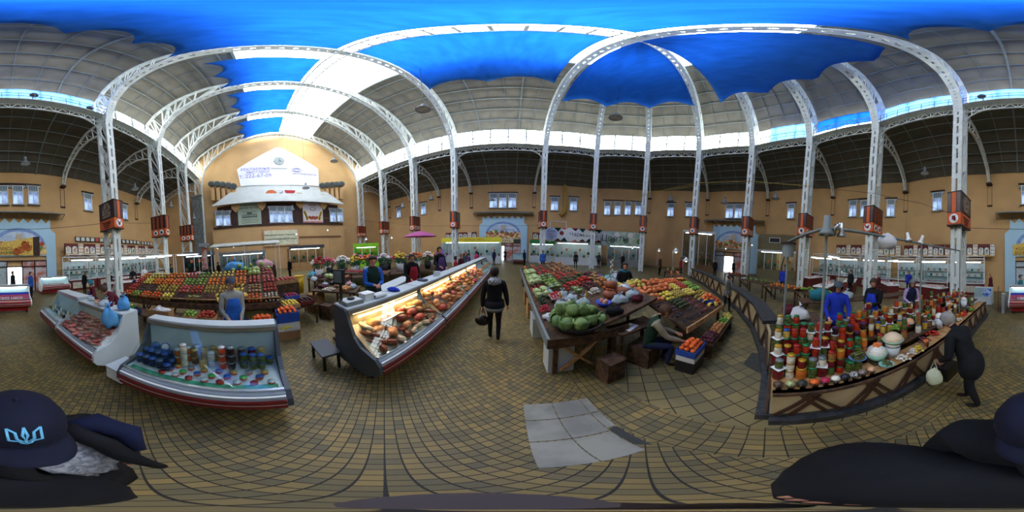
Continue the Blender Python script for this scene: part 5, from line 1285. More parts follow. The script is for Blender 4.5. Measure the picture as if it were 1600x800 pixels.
t = thing('side_bench', 'low dark bench standing at the near end of the smoked meat row', 'bench', (-2.42, .98, 0), 0); MB().bb(-.28, .28, -.16, .16, .34, .38).build('bench_top', M_case_d, t)
for sx in (-.24, .24):
    for sy in (-.12, .12): MB().box((sx, sy, .17), (.04, .04, .34)).build('leg', M_black, t)
t = thing('compressor_box', 'white compressor box between the jar case and the meat case', 'box', (-1.62, -1.86, 0), .0); MB().bb(-.2, .2, -.16, .16, .1, .34).build('box_body', M_white, t); MB().bb(-.21, .21, -.17, .17, .34, .37).build('lid', M_case_w, t); MB().bb(-.15, .15, -.1, .1, 0, .1).build('foot_block', M_black, t)
# ================================================================ PRODUCE
M_stemc = mat('woody_stem', srgb(96, 84, 50), .8)
def rnd_fruit(nm, cat, cols, r, sq=(1, 1, .94), n=9, m=6, dimple=True, rough=.42):
    mt = mat_vary('skin_'+nm, cols, rough)
    def f():
        m_ = MB(); m_.ball((0, 0, 0), r, n, m, sq); z0 = min(v[2] for v in m_.v); out = []
        for x, y, z in m_.v:
            if dimple and abs(x)+abs(y) < 1e-5: z *= .78
            out.append((x, y, z-z0))
        m_.v = out; o = m_.build(nm, mt, smooth=True); tag(o, nm, cat); return o
    return Proto(f)
C = srgb
F = dict(
 orange=rnd_fruit('orange', 'fruit', [C(214, 104, 20), C(226, 130, 36)], .038), mandarin=rnd_fruit('mandarin', 'fruit', [C(220, 84, 24), C(226, 110, 34)], .032, (1, 1, .85)),
 yellow_apple=rnd_fruit('yellow_apple', 'fruit', [C(206, 186, 60), C(216, 200, 100)], .038), green_apple=rnd_fruit('green_apple', 'fruit', [C(96, 140, 50), C(140, 170, 70)], .036), red_apple=rnd_fruit('red_apple', 'fruit', [C(150, 32, 30), C(180, 70, 44)], .038),
 lemon=rnd_fruit('lemon', 'fruit', [C(216, 190, 50), C(226, 206, 90)], .032, (1.25, .9, .9), dimple=False), tomato=rnd_fruit('tomato', 'tomato', [C(176, 30, 24), C(200, 54, 34)], .036, (1, 1, .8)), persimmon=rnd_fruit('persimmon', 'fruit', [C(206, 92, 40), C(220, 120, 60)], .042, (1, 1, .8)),
 potato=rnd_fruit('potato', 'potato', [C(150, 116, 76), C(176, 142, 100)], .036, (1.3, .95, .85), dimple=False, rough=.8), onion=rnd_fruit('onion', 'onion', [C(176, 112, 60), C(196, 140, 84)], .034, (1, 1, 1.05), rough=.5), beet=rnd_fruit('beetroot', 'beetroot', [C(74, 30, 40), C(96, 50, 56)], .038, rough=.7),
 plum=rnd_fruit('plum', 'fruit', [C(48, 30, 48), C(70, 40, 50)], .022, (1.2, 1, 1), 7, 5), pear=rnd_fruit('pear', 'fruit', [C(150, 130, 50), C(176, 150, 70)], .034, (.95, .95, 1.25)), peach=rnd_fruit('pomegranate', 'fruit', [C(156, 60, 56), C(190, 100, 84)], .042), melon=rnd_fruit('melon', 'melon', [C(170, 180, 110), C(110, 160, 60)], .085, (1, 1, 1.05), 14, 9),
 garlic=rnd_fruit('garlic', 'garlic', [C(206, 198, 180), C(222, 216, 204)], .024, (1, 1, .85), 7, 5), radish=rnd_fruit('radish', 'radish', [C(176, 30, 50), C(200, 50, 70)], .018, (1, 1, 1), 7, 5), mushroom=rnd_fruit('mushroom', 'mushroom', [C(190, 176, 150), C(214, 204, 184)], .026, (1, 1, .7), 8, 5), quince=rnd_fruit('quince', 'fruit', [C(196, 176, 70), C(210, 190, 90)], .048),
 grapefruit=rnd_fruit('grapefruit', 'fruit', [C(206, 110, 60), C(214, 140, 80)], .05), eggplant=rnd_fruit('aubergine', 'aubergine', [C(34, 22, 40), C(50, 30, 56)], .034, (2.0, 1, 1), 9, 6, False), cherry_tomato=rnd_fruit('cherry_tomato', 'tomato', [C(186, 30, 22), C(206, 50, 30)], .017, (1, 1, 1), 7, 5),
 avocado=rnd_fruit('avocado', 'fruit', [C(40, 52, 32), C(60, 70, 40)], .034, (.95, .95, 1.25)), pepper_r=rnd_fruit('sweet_pepper', 'pepper', [C(170, 30, 24), C(200, 60, 30)], .038, (1, 1, 1.2)))
def mk_cuke(m_): m_.tube([(-.075, 0, .017), (-.07, 0, .017), (-.03, .004, .019), (.03, .004, .019), (.07, 0, .017), (.075, 0, .017)], [.004, .013, .0185, .0185, .013, .004], 8)
def mk_carrot(m_): m_.tube([(-.09, 0, .015), (-.08, 0, .017), (0, 0, .014), (.08, 0, .008), (.095, 0, .006)], [.006, .017, .014, .007, .002], 8)
F['cucumber'] = one('cucumber', 'c', 'cucumber', mk_cuke, mat_vary('skin_cucumber', [C(34, 60, 26), C(64, 96, 40)])); F['carrot'] = one('carrot', 'c', 'carrot', mk_carrot, mat_vary('skin_carrot', [C(190, 84, 40), C(210, 110, 60)]))
F['pickled_cucumber'] = one('pickled_cucumber', 'c', 'pickle', mk_cuke, mat_vary('skin_pickle', [C(60, 66, 34), C(100, 104, 54)], .25))
def mk_banana():
    t = thing('banana_bunch', 'b', 'bananas')
    for k in range(5):
        a = (k-2)*.16; m_ = MB(); pts = [Vector((.10*math.cos(x)*math.cos(a)*1.0, .10*math.cos(x)*math.sin(a)*1.6+.0, .03+.11*math.sin(x)*.75)) for x in [-.2+.33*i for i in range(7)]]
        m_.tube(pts, [.006, .014, .017, .018, .017, .013, .006], 7); m_.build('banana', mat_vary('skin_banana', [C(206, 176, 50), C(220, 196, 90)]), t, True)
    return t
F['banana'] = Proto(mk_banana)
def mk_grapes(col):
    def f():
        t = thing('grape_bunch', 'g', 'grapes'); m_ = MB(); r2 = random.Random(5)
        for k in range(34):
            a, u = r2.uniform(0, 2*PI), r2.random(); R_ = .048*(1-u*.6); m_.ball((R_*math.cos(a)+u*.09-.04, R_*math.sin(a), .018+.03*r2.random()*(1.2-u)), .0125, 6, 4)
        m_.build('grapes', mat_vary('skin_grape_'+col, {'green': [C(120, 140, 70), C(160, 170, 96)], 'red': [C(100, 40, 50), C(130, 66, 66)], 'black': [C(26, 22, 36), C(46, 36, 56)]}[col], .3), t, True)
        MB().tube([(-.05, 0, .03), (-.08, .01, .05), (-.09, .02, .055)], .003, 5).build('stalk', M_stemc, t); return t
    return Proto(f)
for c_ in ('green', 'red', 'black'): F['grapes_'+c_] = mk_grapes(c_)
def mk_cabbage(nm, cols, r, veins=True, n=18):
    def f():
        t = thing(nm, nm, 'cabbage'); mt = mat_vary('leaf_'+nm, cols, .55); m_ = MB(); m_.ball((0, 0, r*.95), r*.93, n, 11); m_.build('heart', mt, t, True)
        for k in range(6):
            a = k*PI/3+.3*(k % 2); g = MB(); rows = []
            for i in range(9):
                v = i/8; row = []
                for j in range(7):
                    h_ = (j/6-.5)*1.5*math.sin(.45+2.1*v); el = -1.1+v*(1.65+.12*(k % 2)); R_ = r*(1.0+.05*v+.04*math.sin(j*2.2+k)*v+(.16 if v > .85 else 0))
                    row.append((R_*math.cos(el)*math.cos(a+h_), R_*math.cos(el)*math.sin(a+h_), r*.95+R_*math.sin(el)))
                rows.append(row)
            g.grid(rows); o = g.build('outer_leaf', mt, t, True); solidify(o, .004)
        return t
    return Proto(f)
F['cabbage'] = mk_cabbage('green_cabbage', [C(78, 110, 56), C(130, 156, 90)], .095); F['white_cabbage'] = mk_cabbage('white_cabbage', [C(170, 186, 120), C(190, 204, 150)], .085)
def mk_cauli():
    t = thing('cauliflower', 'c', 'cauliflower'); m_ = MB(); r2 = random.Random(2)
    for k in range(16):
        a, u = r2.uniform(0, 2*PI), r2.random()**.5; m_.ball((.05*u*math.cos(a), .05*u*math.sin(a), .075-.03*u*u), .025, 7, 5)
    m_.build('curd', mat('cauliflower_curd', C(214, 206, 180), .8, 0, .08, 30), t, True)
    for k in range(6):
        a = k*PI/3; g = MB(); g.grid([[(r_*math.cos(a+w_), r_*math.sin(a+w_), z) for w_ in (-.5, -.25, 0, .25, .5)] for r_, z in ((.03, .0), (.07, .02), (.09, .06), (.1, .1))]); o = g.build('outer_leaf', mat('cauliflower_leaf', C(110, 140, 76), .6), t, True); solidify(o, .004)
    return t
F['cauliflower'] = Proto(mk_cauli)
def mk_pumpkin():
    t = thing('pumpkin', 'p', 'pumpkin'); prof = [(.02, .018), (.07, .0), (.12, .03), (.145, .08), (.135, .135), (.09, .17), (.03, .165), (.0, .155)]
    MB().lathe(prof, 40, wob=lambda a, i: 1+.055*abs(math.cos(5*a))*(1 if 0 < i < 7 else 0)).build('flesh', mat('pumpkin_skin', C(150, 84, 56), .5, 0, .15, 8), t, True)
    MB().tube([(0, 0, .15), (.005, 0, .18), (.02, .01, .2)], [.018, .013, .012], 7).build('stem', M_stemc, t, True); return t
F['pumpkin'] = Proto(mk_pumpkin)
def mk_butternut():
    t = thing('butternut_squash', 'b', 'squash'); MB().tube([(-.1, 0, .06), (-.085, 0, .06), (-.03, 0, .06), (.04, 0, .05), (.1, 0, .045), (.12, 0, .045)], [.01, .05, .062, .042, .038, .01], 12).build('flesh', mat_vary('butternut_skin', [C(206, 110, 56), C(220, 130, 76)]), t, True)
    MB().tube([(.12, 0, .045), (.15, 0, .05)], .009, 6).build('stem', M_stemc, t); return t
F['butternut'] = Proto(mk_butternut)
def mk_greens():
    t = thing('greens_bunch', 'g', 'herbs'); r2 = random.Random(4); m_ = MB()
    for k in range(46):
        a = r2.uniform(0, 2*PI); l = r2.uniform(.06, .12); x0 = Vector((r2.uniform(-.02, .02), r2.uniform(-.02, .02), .0)); d = Vector((math.cos(a)*.7, math.sin(a)*.7, r2.uniform(.2, 1))).normalized()*l; w_ = d.cross(Vector((0, 0, 1))).normalized()*.014
        p = x0+d*.6; m_.add([x0, p+w_, x0+d, p-w_], [(0, 1, 2, 3)])
    m_.build('leaves', mat_vary('herb_leaf', [C(26, 50, 24), C(50, 80, 36)], .7), t); MB().tube([(0, 0, 0), (0, 0, .03)], .015, 6).build('tied_stems', mat('herb_stem', C(110, 140, 80)), t); return t
F['greens'] = Proto(mk_greens)
def mk_lettuce():
    t = thing('lettuce', 'l', 'lettuce'); r2 = random.Random(9)
    for ring, (n, R0, hh) in enumerate(((7, .09, .05), (6, .06, .075), (4, .03, .09))):
        g = MB()
        for k in range(n):
            a = 2*PI*k/n+ring*.5
            g.grid([[((R0*v)*math.cos(a+w_), (R0*v)*math.sin(a+w_), hh*v**.8+.012*math.sin(9*w_+k)*v) for w_ in (-.55, -.28, 0, .28, .55)] for v in (.1, .5, .85, 1.1)])
        o = g.build('frilly_leaf', mat_vary('lettuce_leaf', [C(120, 160, 60), C(160, 190, 96)], .6), t, True); solidify(o, .003)
    return t
F['lettuce'] = Proto(mk_lettuce)
# ---------------------------------------------------------------- crates, tables
def crate(loc, size, rz, col, label, tilt=(0, 0), group=None, name='fruit_crate', col2=None, ends=True):
    x, y, h = size; t = thing(name, label, 'crate', loc, rz, group); t.rotation_euler = (tilt[0], tilt[1], rz)
    MB().bb(-x/2, x/2, -y/2, y/2, 0, .012).build('base_board', col, t)
    for s in (-1, 1):
        MB().bb(-x/2, x/2, s*y/2-.006, s*y/2+.006, 0, h).build('long_side', col, t); MB().bb(s*x/2-.006, s*x/2+.006, -y/2, y/2, 0, h*1.05).build('short_side', col2 or col, t)
    return t
PSEED = [0]
def fill(kind, org, ux, uy, nx, ny, label, group, nrm=None, jit=.006, layers=1, rs=True, sc_=1.0, rz=None, lh=.05, mound=.035):
    """a grid of one kind of produce over the parallelogram org, ux, uy; upper layers sit in the hollows"""
    PSEED[0] += 1; r2 = random.Random(PSEED[0]); org = Vector(org); ux = Vector(ux); uy = Vector(uy)
    dist = (org+ux/2+uy/2).xy.length; q = .9 if dist < 3.4 else .8 if dist < 5 else .66 if dist < 8 else .52
    if dist > 5.6: layers = min(layers, 2 if 'mandarin' in label else 1)
    if nx*ny < 7: q = 1
    if nx*ny > 34: q *= .72
    nx, ny = max(2, round(nx*q)) if nx > 1 else 1, max(2, round(ny*q)) if ny > 1 else 1; sc_ *= 1+(1-q)*1.0
    for L in range(layers):
        for j in range(ny-L):
            for i in range(nx-L):
                p = org+ux*((i+.5+L*.5)/nx)+uy*((j+.5+L*.5)/ny)+Vector((r2.uniform(-jit, jit), r2.uniform(-jit, jit), L*lh+mound*math.sin(PI*(i+.5+L*.5)/nx)*math.sin(PI*(j+.5+L*.5)/ny)))
                lb = label+((', upper layer' if L else '')+(', ' + ('front', 'middle', 'back')[min(2, int(3*(i+.3)/nx))] if nx > 3 else '')+(', ' + ('near', 'far')[int(2*(j+.3)/ny) % 2]+' side' if ny > 4 else '') if nx*ny > 8 else '')
                if len(lb.split()) > 16: lb = label
                F[kind].put(p, r2.uniform(0, 6) if rz is None else rz+r2.uniform(-.15, .15), lb, group, sc_*r2.uniform(.93, 1.07))
def stepped_stand(label, x0, x1, y0, y1, z0, z1, base_h, matl=None):
    """sloping fruit table: boards on trestles; low edge at x1 (aisle side), high edge at x0"""
    t = thing('fruit_stand', label, 'market stand', ((x0+x1)/2, (y0+y1)/2, 0)); cx, cy = (x0+x1)/2, (y0+y1)/2; sl = [(x1-cx, z0), (x0-cx, z1), (x0-cx, z1-.04), (x1-cx, z0-.04)]
    MB().prism(sl, y0-cy, y1-cy, lambda q, a: (q[0], a, q[1])).build('sloping_top', matl or M_wood, t)
    MB().bb(x1-cx-.02, x1-cx+.02, y0-cy, y1-cy, z0-.12, z0+.04).build('front_board', M_wood, t)
    n = max(2, int((y1-y0)/1.0))
    for k in range(n+1):
        y = lerp(y0-cy+.08, y1-cy-.08, k/n)
        MB().bb(x1-cx-.12, x1-cx-.05, y-.03, y+.03, 0, z0-.06).build('leg', M_wood, t); MB().bb(x0-cx+.05, x0-cx+.12, y-.03, y+.03, 0, z1-.06).build('leg', M_wood, t)
        MB().bar((x1-cx-.08, y, .25), (x0-cx+.08, y, z1-.25), .04).build('brace', M_wood, t)
    return t
# ---- long fruit stand
LF = dict(x0=-5.75, x1=-4.15, y0=-4.7, y1=.55, z0=.80, z1=1.52)
stepped_stand('long sloping fruit stand behind the jar case, orange and yellow fruit in tiers', base_h=0, **LF)
kinds_L = [  # four tiers from the aisle edge up, ten cells along from the bull column end
 ['mandarin', 'green_apple', 'mandarin', 'mandarin', 'yellow_apple', 'plum', 'grapes_green', 'grapes_red', 'banana', 'banana', 'mandarin', 'garlic'],
 ['red_apple', 'plum', 'plum', 'pear', 'pear', 'peach', 'red_apple', 'pear', 'pear', 'banana', 'potato', 'red_apple'],
 ['red_apple', 'yellow_apple', 'orange', 'orange', 'persimmon', 'green_apple', 'green_apple', 'orange', 'orange', 'orange', 'peach', 'peach'],
 ['orange', 'yellow_apple', 'yellow_apple', 'orange', 'orange', 'red_apple', 'green_apple', 'yellow_apple', 'yellow_apple', 'orange', 'melon', 'peach']]
nm_f = dict(mandarin='mandarin', green_apple='green apple', yellow_apple='yellow apple', plum='dark plum', grapes_green='green grape bunch', grapes_red='red grape bunch', grapes_black='black grape bunch', banana='banana bunch', pear='yellow-brown pear', peach='pomegranate', red_apple='red apple', orange='orange', persimmon='persimmon', potato='potato', melon='green melon', garlic='garlic bulb', tomato='tomato', cucumber='cucumber', carrot='carrot', onion='onion', beet='beetroot', white_cabbage='white cabbage', cabbage='green cabbage', cauliflower='cauliflower', lettuce='lettuce head', greens='dark herb bunch', radish='radish', cherry_tomato='cherry tomato', mushroom='mushroom', lemon='lemon', quince='quince', grapefruit='grapefruit', eggplant='aubergine', pepper_r='red sweet pepper', avocado='avocado', butternut='butternut squash', pumpkin='brown pumpkin')
dim = {'banana': (3, 2), 'melon': (3, 2), 'grapes_green': (3, 2), 'grapes_red': (3, 2), 'grapes_black': (3, 2), 'plum': (6, 5), 'garlic': (5, 5), 'mandarin': (5, 4), 'cabbage': (2, 2), 'white_cabbage': (2, 2), 'cauliflower': (2, 2), 'lettuce': (2, 2), 'greens': (3, 3), 'radish': (7, 6), 'cherry_tomato': (8, 6), 'mushroom': (6, 5), 'cucumber': (6, 2), 'carrot': (7, 2), 'butternut': (3, 1), 'pumpkin': (2, 1), 'grapefruit': (4, 3), 'eggplant': (5, 2), 'quince': (4, 3)}
tier_n = ['front', 'second', 'third', 'top']
for ti in range(4):
    cells = kinds_L[ti]; n = len(cells)
    for ci, kd in enumerate(cells):
        f0, f1 = ti/4, (ti+1)/4; yA, yB = lerp(LF['y0'], LF['y1'], ci/n)+.02, lerp(LF['y0'], LF['y1'], (ci+1)/n)-.02
        xa, xb = lerp(LF['x1'], LF['x0'], f0)-.02, lerp(LF['x1'], LF['x0'], f1)+.02; za, zb = lerp(LF['z0'], LF['z1'], f0)+.012, lerp(LF['z0'], LF['z1'], f1)
        ny, nx = dim.get(kd, (5, 4)) if ti < 3 or kd in dim else (5, 3)
        fill(kd, (xa, yA, za+.02), (xb-xa, 0, zb-za), (0, yB-yA, 0), nx, ny, nm_f[kd]+' on the '+tier_n[ti]+' tier of the long fruit stand', nm_f[kd]+' on long stand, '+tier_n[ti]+' tier', layers=2 if (kd == 'mandarin' and ci in (2, 3)) or (ti == 2 and kd == 'orange' and ci < 4) else 1)
        if ti: continue
        c_ = crate(((xa+xb)/2, (yA+yB)/2, (za+zb)/2-.015), (abs(xb-xa)*1.08, yB-yA+.02, .03), 0, M_wood_l if (ci+ti) % 3 else M_card, 'shallow tray number of the long fruit stand', (0, -math.atan((LF['z1']-LF['z0'])/(LF['x1']-LF['x0']))))
        c_['label'] = 'shallow wooden tray holding %s on the %s tier of the long fruit stand' % (nm_f[kd], tier_n[ti]); c_['group'] = 'trays on the long fruit stand'
# lower goods in front of and under the long stand
def boxed(loc, size, rz, col, kd, nx, ny, label, col2=None, layers=1, grp=None, fl=None):
    c_ = crate(loc, size, rz, col, label, group=grp, name='cardboard_box' if col in (M_card,) else 'fruit_crate', col2=col2)
    if kd:
        x, y, h = size; cz, sz = math.cos(rz), math.sin(rz); ex = Vector((cz, sz, 0)); ey = Vector((-sz, cz, 0)); o = Vector(loc)-ex*x*.46-ey*y*.46+Vector((0, 0, (fl if fl is not None else h*.72)))
        fill(kd, o, ex*x*.92, ey*y*.92, nx, ny, nm_f[kd]+' in the '+label, nm_f[kd]+' in the '+label, layers=layers)
    return c_
M_bluebox = mat('blue_print_card', srgb(36, 70, 150), .6); M_whitebox = mat_two('white_print_card', srgb(196, 196, 190), srgb(206, 190, 70), 5, .7, 2, .6, .64)
o = boxed((-3.72, .62, 0), (.36, .5, .24), 0, M_card, None, 1, 1, 'brown cardboard carton at the bottom of the mandarin stack'); o['label'] = 'brown cardboard carton, lowest of the mandarin stack by the aisle'
MB().bb(-.18, .18, -.25, .25, .225, .24).build('lid', M_card, o)
o = crate((-3.72, .62, .24), (.36, .5, .24), 0, M_whitebox, 'white and yellow banana carton, second of the mandarin stack'); MB().bb(-.18, .18, -.25, .25, .225, .24).build('lid', M_whitebox, o)
m_ = MB(); [m_.tube([(.195, -.12+.05*k+.1*f, .1+.05*math.sin(3*f)) for f in (0, .33, .66, 1)], .012, 5) for k in range(3)]; m_.build('printed_bananas', M_yellow, o)
o = crate((-3.72, .62, .48), (.36, .5, .12), 0, M_bluebox, 'plain blue fruit box, third of the mandarin stack'); MB().bb(-.18, .18, -.25, .25, .11, .12).build('lid', M_bluebox, o)
boxed((-3.72, .62, .60), (.36, .5, .12), 0, M_bluebox, 'mandarin', 5, 7, 'blue box on top of the stack by the aisle', layers=2)
boxed((-3.80, .05, .40), (.40, .5, .14), 0, M_wood_l, 'mandarin', 5, 7, 'wooden box of mandarins beside the blue stack', layers=2)
o = crate((-3.80, .05, 0), (.42, .5, .39), 0, M_red, 'red plastic box under the mandarins'); MB().bb(-.2, .2, -.25, .25, .36, .385).build('lid', M_red, o)
o = bag((-3.55, -.28, 0), .26, (.8, .8, 1.35), CL['navy'], 'dark blue bundle standing beside the mandarin boxes', 12, 'cloth_bundle', 'bundle', knot=False)
bag((-3.62, -.55, .0), .24, (.8, .8, 1.4), CL['maroon'], 'dark red bundle behind the seller in the blue apron', 15, 'cloth_bundle', 'bundle', knot=False)
t = thing('fruit_stand', 'lower fruit table under the long long stand', 'market stand', (-3.85, -2.5, 0)); MB().bb(-.3, .3, -1.9, 1.6, .48, .52).build('table_top', M_wood, t)
for y in (-1.8, 0, 1.5):
    for x in (-.26, .26): MB().box((x, y, .24), (.05, .05, .48)).build('leg', M_wood, t)
boxed((-3.85, -1.75, .52), (.36, .34, .1), 0, M_wood_l, 'green_apple', 4, 4, 'small box of green apples on the lower table', layers=2); boxed((-3.85, -1.3, .52), (.36, .44, .1), 0, M_wood_l, 'red_apple', 4, 5, 'box of red apples on the lower table', layers=2)
boxed((-3.80, -4.0, .52), (.40, .44, .1), 0, M_green, 'yellow_apple', 4, 4, 'box of yellow apples beside the blue bags', layers=2)
o = crate((-3.60, -2.5, .52), (.34, .62, .26), .1, M_card, 'open brown carton with crumpled paper behind the jar case', name='cardboard_box'); bag((-3.62, -2.5, .62), .15, (.9, 1.7, .8), CL['white'], 'crumpled white paper in the open carton', 21, 'crumpled_paper', 'paper', .22, knot=False)
bag((-3.55, -3.3, .52), .13, (.8, 1.2, .9), CL['navy'], 'dark blue cloth bag beside the open carton', 22, 'cloth_bag', 'bag')
# right end of the long stand: melons, boxes, jars, bags
t = thing('fruit_stand', 'square table of melons and boxes at the end of the long fruit stand', 'market stand', (-5.3, .2, 0))
boxed((-4.35, .82, .62), (.5, .44, .1), .1, M_wood_l, 'lemon', 5, 5, 'yellow and orange tray at the end of the long stand'); boxed((-4.75, .95, .74), (.4, .4, .1), .1, M_bluebox, 'cherry_tomato', 8, 7, 'tray of small red fruit at the end of the long stand'); boxed((-4.4, 1.3, .64), (.44, .36, .1), .1, M_maroon, 'plum', 7, 6, 'tray of dark plums at the corner of the long stand')
MB().bb(-.1, 1.1, .3, 1.4, .56, .6).build('table_top', M_wood, t)
for x in (-.05, 1.05):
    for y in (.35, 1.35): MB().box((x, y, .28), (.05, .05, .56)).build('leg', M_wood, t)
boxed((-5.9, 1.0, .98), (.5, .8, .16), .15, M_wood_l, 'peach', 4, 7, 'wooden box of pomegranates behind the plums'); o = crate((-5.9, 1.0, .0), (.55, .85, .97), .15, M_wood, 'tall wooden crate under the pomegranates'); MB().bb(-.27, .27, -.42, .42, .94, .965).build('lid', M_wood, o)
for i in range(7): F['melon'].put((-6.1-.25*(i % 2), -.9+.22*i, 1.5+.13*(i % 2)), i, 'pale green melon at the back of the long stand', 'melons at the back of the long stand', .95+.1*(i % 3))
o = crate((-6.25, -.25, .0), (.6, 1.8, 1.5), 0, M_wood, 'tall wooden rack behind the melons'); MB().bb(-.3, .3, -.9, .9, 1.47, 1.495).build('lid', M_wood, o)
bag((-6.6, -.9, 1.5), .3, (.8, 1.3, .7), M_bagblue, 'big blue bag of goods behind the melons', 31); bag((-6.7, .3, 1.5), .24, (.9, 1.4, .9), M_bagpink, 'pinkish bag behind the melons', 33)

# ---------------------------------------------------------------- RIGHT VEGETABLE STAND
t = thing('vegetable_stand', 'big vegetable stand right of the aisle, cabbages at its near corner', 'market stand', (1.5, 5.0, 0))
VX0, VX1, VY0, VY1 = .50, 2.55, 1.98, 9.6
def vz(x): return .80+.20*(x-VX0)
MB().prism([(VX0-1.5, .80), (VX1-1.5, vz(VX1)), (VX1-1.5, vz(VX1)-.05), (VX0-1.5, .75)], VY0-5, VY1-5, lambda q, a: (q[0], a, q[1])).build('table_top', M_wood, t)
MB().bb(VX0-1.53, VX0-1.49, VY0-5, VY1-5, .66, .84).build('side_board', M_steel_d, t); MB().bb(VX0-1.53, .3, VY0-5.03, VY0-4.99, .68, .84).build('front_board', M_wood, t)
for y in (2.1, 3.6, 5.2, 6.8, 8.4, 9.4):
    for x in (.62, 1.6, 2.45): MB().box((x-1.5, y-5, .36), (.07, .07, .72)).build('leg', M_wood, t)
MB().bar((-.8, -2.95, .1), (-.2, -2.95, .7), .05).build('brace', M_wood_l, t); MB().bar((-.3, -2.95, .1), (-.85, -2.95, .7), .04).build('brace', M_wood_l, t)
o = crate((.72, 2.28, 0), (.38, .34, .55), 0, M_case_w, 'whitish carton under the corner of the vegetable stand', name='cardboard_box'); MB().bb(-.19, .19, -.17, .17, .53, .55).build('lid', M_case_w, o)
for k, y in enumerate((3.6, 4.7, 5.9)):
    o = crate((.62, y, 0), (.3, .5, .5), 0, (M_case_w, M_wood_l, M_card)[k], ('white', 'pale wooden', 'brown')[k]+' box under the aisle edge of the vegetable stand'); MB().bb(-.15, .15, -.25, .25, .48, .5).build('lid', (M_case_w, M_wood_l, M_card)[k], o)
o = crate((1.3, 1.72, 0), (.30, .26, .42), .1, M_wood, 'brown wooden box on the floor before the dark trestle', name='wooden_box'); MB().bb(-.15, .15, -.13, .13, .40, .42).build('lid', M_wood, o)
t = thing('low_counter', 'dark low counter between the cabbages and the seated seller', 'counter', (2.0, 2.05, 0)); MB().bb(-.45, .45, -.2, .2, .70, .74).build('counter_top', M_wood, t)
for x in (-.4, .4):
    for y in (-.16, .16): MB().box((x, y, .35), (.05, .05, .70)).build('leg', M_wood, t)
o = MB().bb(-.15, .15, -.09, .09, 0, .008).build('paper_sheet', M_white, loc=(1.86, 2.0, .745), rz=.3); tag(o, 'white ledger paper lying on the dark low counter', 'paper'); MB().bb(-.02, .12, -.01, .0, .009, .014).build('pen', M_black, o)
def vcell(kd, x0, x1, y0, y1, nx, ny, where, layers=1, dz=.012, jit=.01, sc_=1.0):
    kw = dict(mound=.09 if y1-y0 > .38 else .04)
    za, zb = vz(x0)+dz, vz(x1)+dz
    fill(kd, (x0, y0, za), (x1-x0, 0, zb-za), (0, y1-y0, 0), nx, ny, nm_f[kd]+' '+where, nm_f[kd]+' '+where, layers=layers, jit=jit, sc_=sc_, **kw)
# near corner: basket of cabbages
t = thing('black_basin', 'black basin of green cabbages at the near corner of the stand', 'basin', (.99, 2.26, vz(1.0)-.06)); MB().lathe([(.0, .03), (.28, .03), (.40, .15), (.42, .15), (.30, 0), (0, 0)], 24).build('basin_wall', M_black, t, True)
r4 = random.Random(21); cab = [(-.24, -.17, .08), (-.05, -.25, .08), (.15, -.2, .08), (.3, -.05, .08), (-.32, .05, .08), (-.1, .02, .12), (.12, .05, .12), (-.2, .2, .1), (.06, .24, .1), (.27, .17, .1), (-.08, -.1, .26), (.1, -.06, .25), (.0, .12, .26), (-.2, .08, .22)]
cl_ = ['lying lowest at the aisle corner', 'at the front of the basin', 'front row, second from the bowl', 'beside the blue bowl', 'on the aisle side rim', 'in the middle of the basin', 'in the middle near the bowl', 'back left of the basin', 'at the back of the basin', 'back right near the oil bottle', 'upper one at the front', 'upper one facing the bowl', 'topmost of the heap', 'upper one on the aisle side']
for (x, y, z), l in zip(cab, cl_): F['cabbage'].put((.99+x*1.08, 2.24+y*1.05, vz(1.0)+z-.05), r4.uniform(0, 6), 'green cabbage '+l+' in the heap', 'cabbages in the black basin', r4.uniform(1.0, 1.2), rot=(r4.uniform(-.7, .7), r4.uniform(-.7, .7), r4.uniform(0, 6)))
t = thing('blue_bowl', 'blue plastic bowl with three brown eggs beside the cabbages', 'bowl', (1.66, 2.55, vz(1.66))); MB().lathe([(0, .01), (.09, .01), (.15, .09), (.16, .09), (.1, 0), (0, 0)], 24).build('bowl_wall', mat('blue_plastic', srgb(36, 66, 190), .3), t, True)
F['egg'] = rnd_fruit('egg', 'egg', [C(190, 130, 96), C(206, 150, 120)], .045, (1, 1, 1.2), 12, 8, False)
for k, (x, y) in enumerate(((-.03, .03), (.05, -.01), (-.02, -.06))): F['egg'].put((1.66+x, 2.55+y, vz(1.66)+.03+.02*(k == 0)), k, ['uppermost brown round one in the blue bowl', 'brown one in the blue bowl towards the oil bottle', 'brown one in the blue bowl nearest the counter'][k])
for k, (x, y, z, l) in enumerate(((1.92, 2.75, .0, 'left front'), (2.2, 2.72, .0, 'right'), (2.02, 2.85, .165, 'upper'))): F['pumpkin'].put((x, y, vz(x)+z+.01), k, 'ribbed brown pumpkin beside the low counter, %s of three' % l, None, 1.0, rot=(.1*k, .1, k))
def bottle(loc, r, h, col, cap, label, group=None, rz=0):
    t = thing('bottle', label, 'bottle', loc, rz, group); MB().lathe([(0, 0), (r, 0), (r, h*.6), (r*.4, h*.8), (r*.36, h*.95)], 12).build('bottle_body', col, t, True); MB().lathe([(r*.42, h*.94), (r*.42, h), (0, h)], 10).build('cap', cap, t); return t
M_oil = mat('yellow_oil', srgb(190, 140, 20), .1, 0, .1, 5, 0, .6)
bottle((1.48, 2.95, vz(1.5)), .035, .26, M_oil, LID['yellow'], 'bottle of yellow oil between the cabbages and the eggs'); bottle((1.05, 3.35, vz(1.05)), .035, .24, M_oil, LID['yellow'], 'bottle of yellow oil among the wrapped greens')
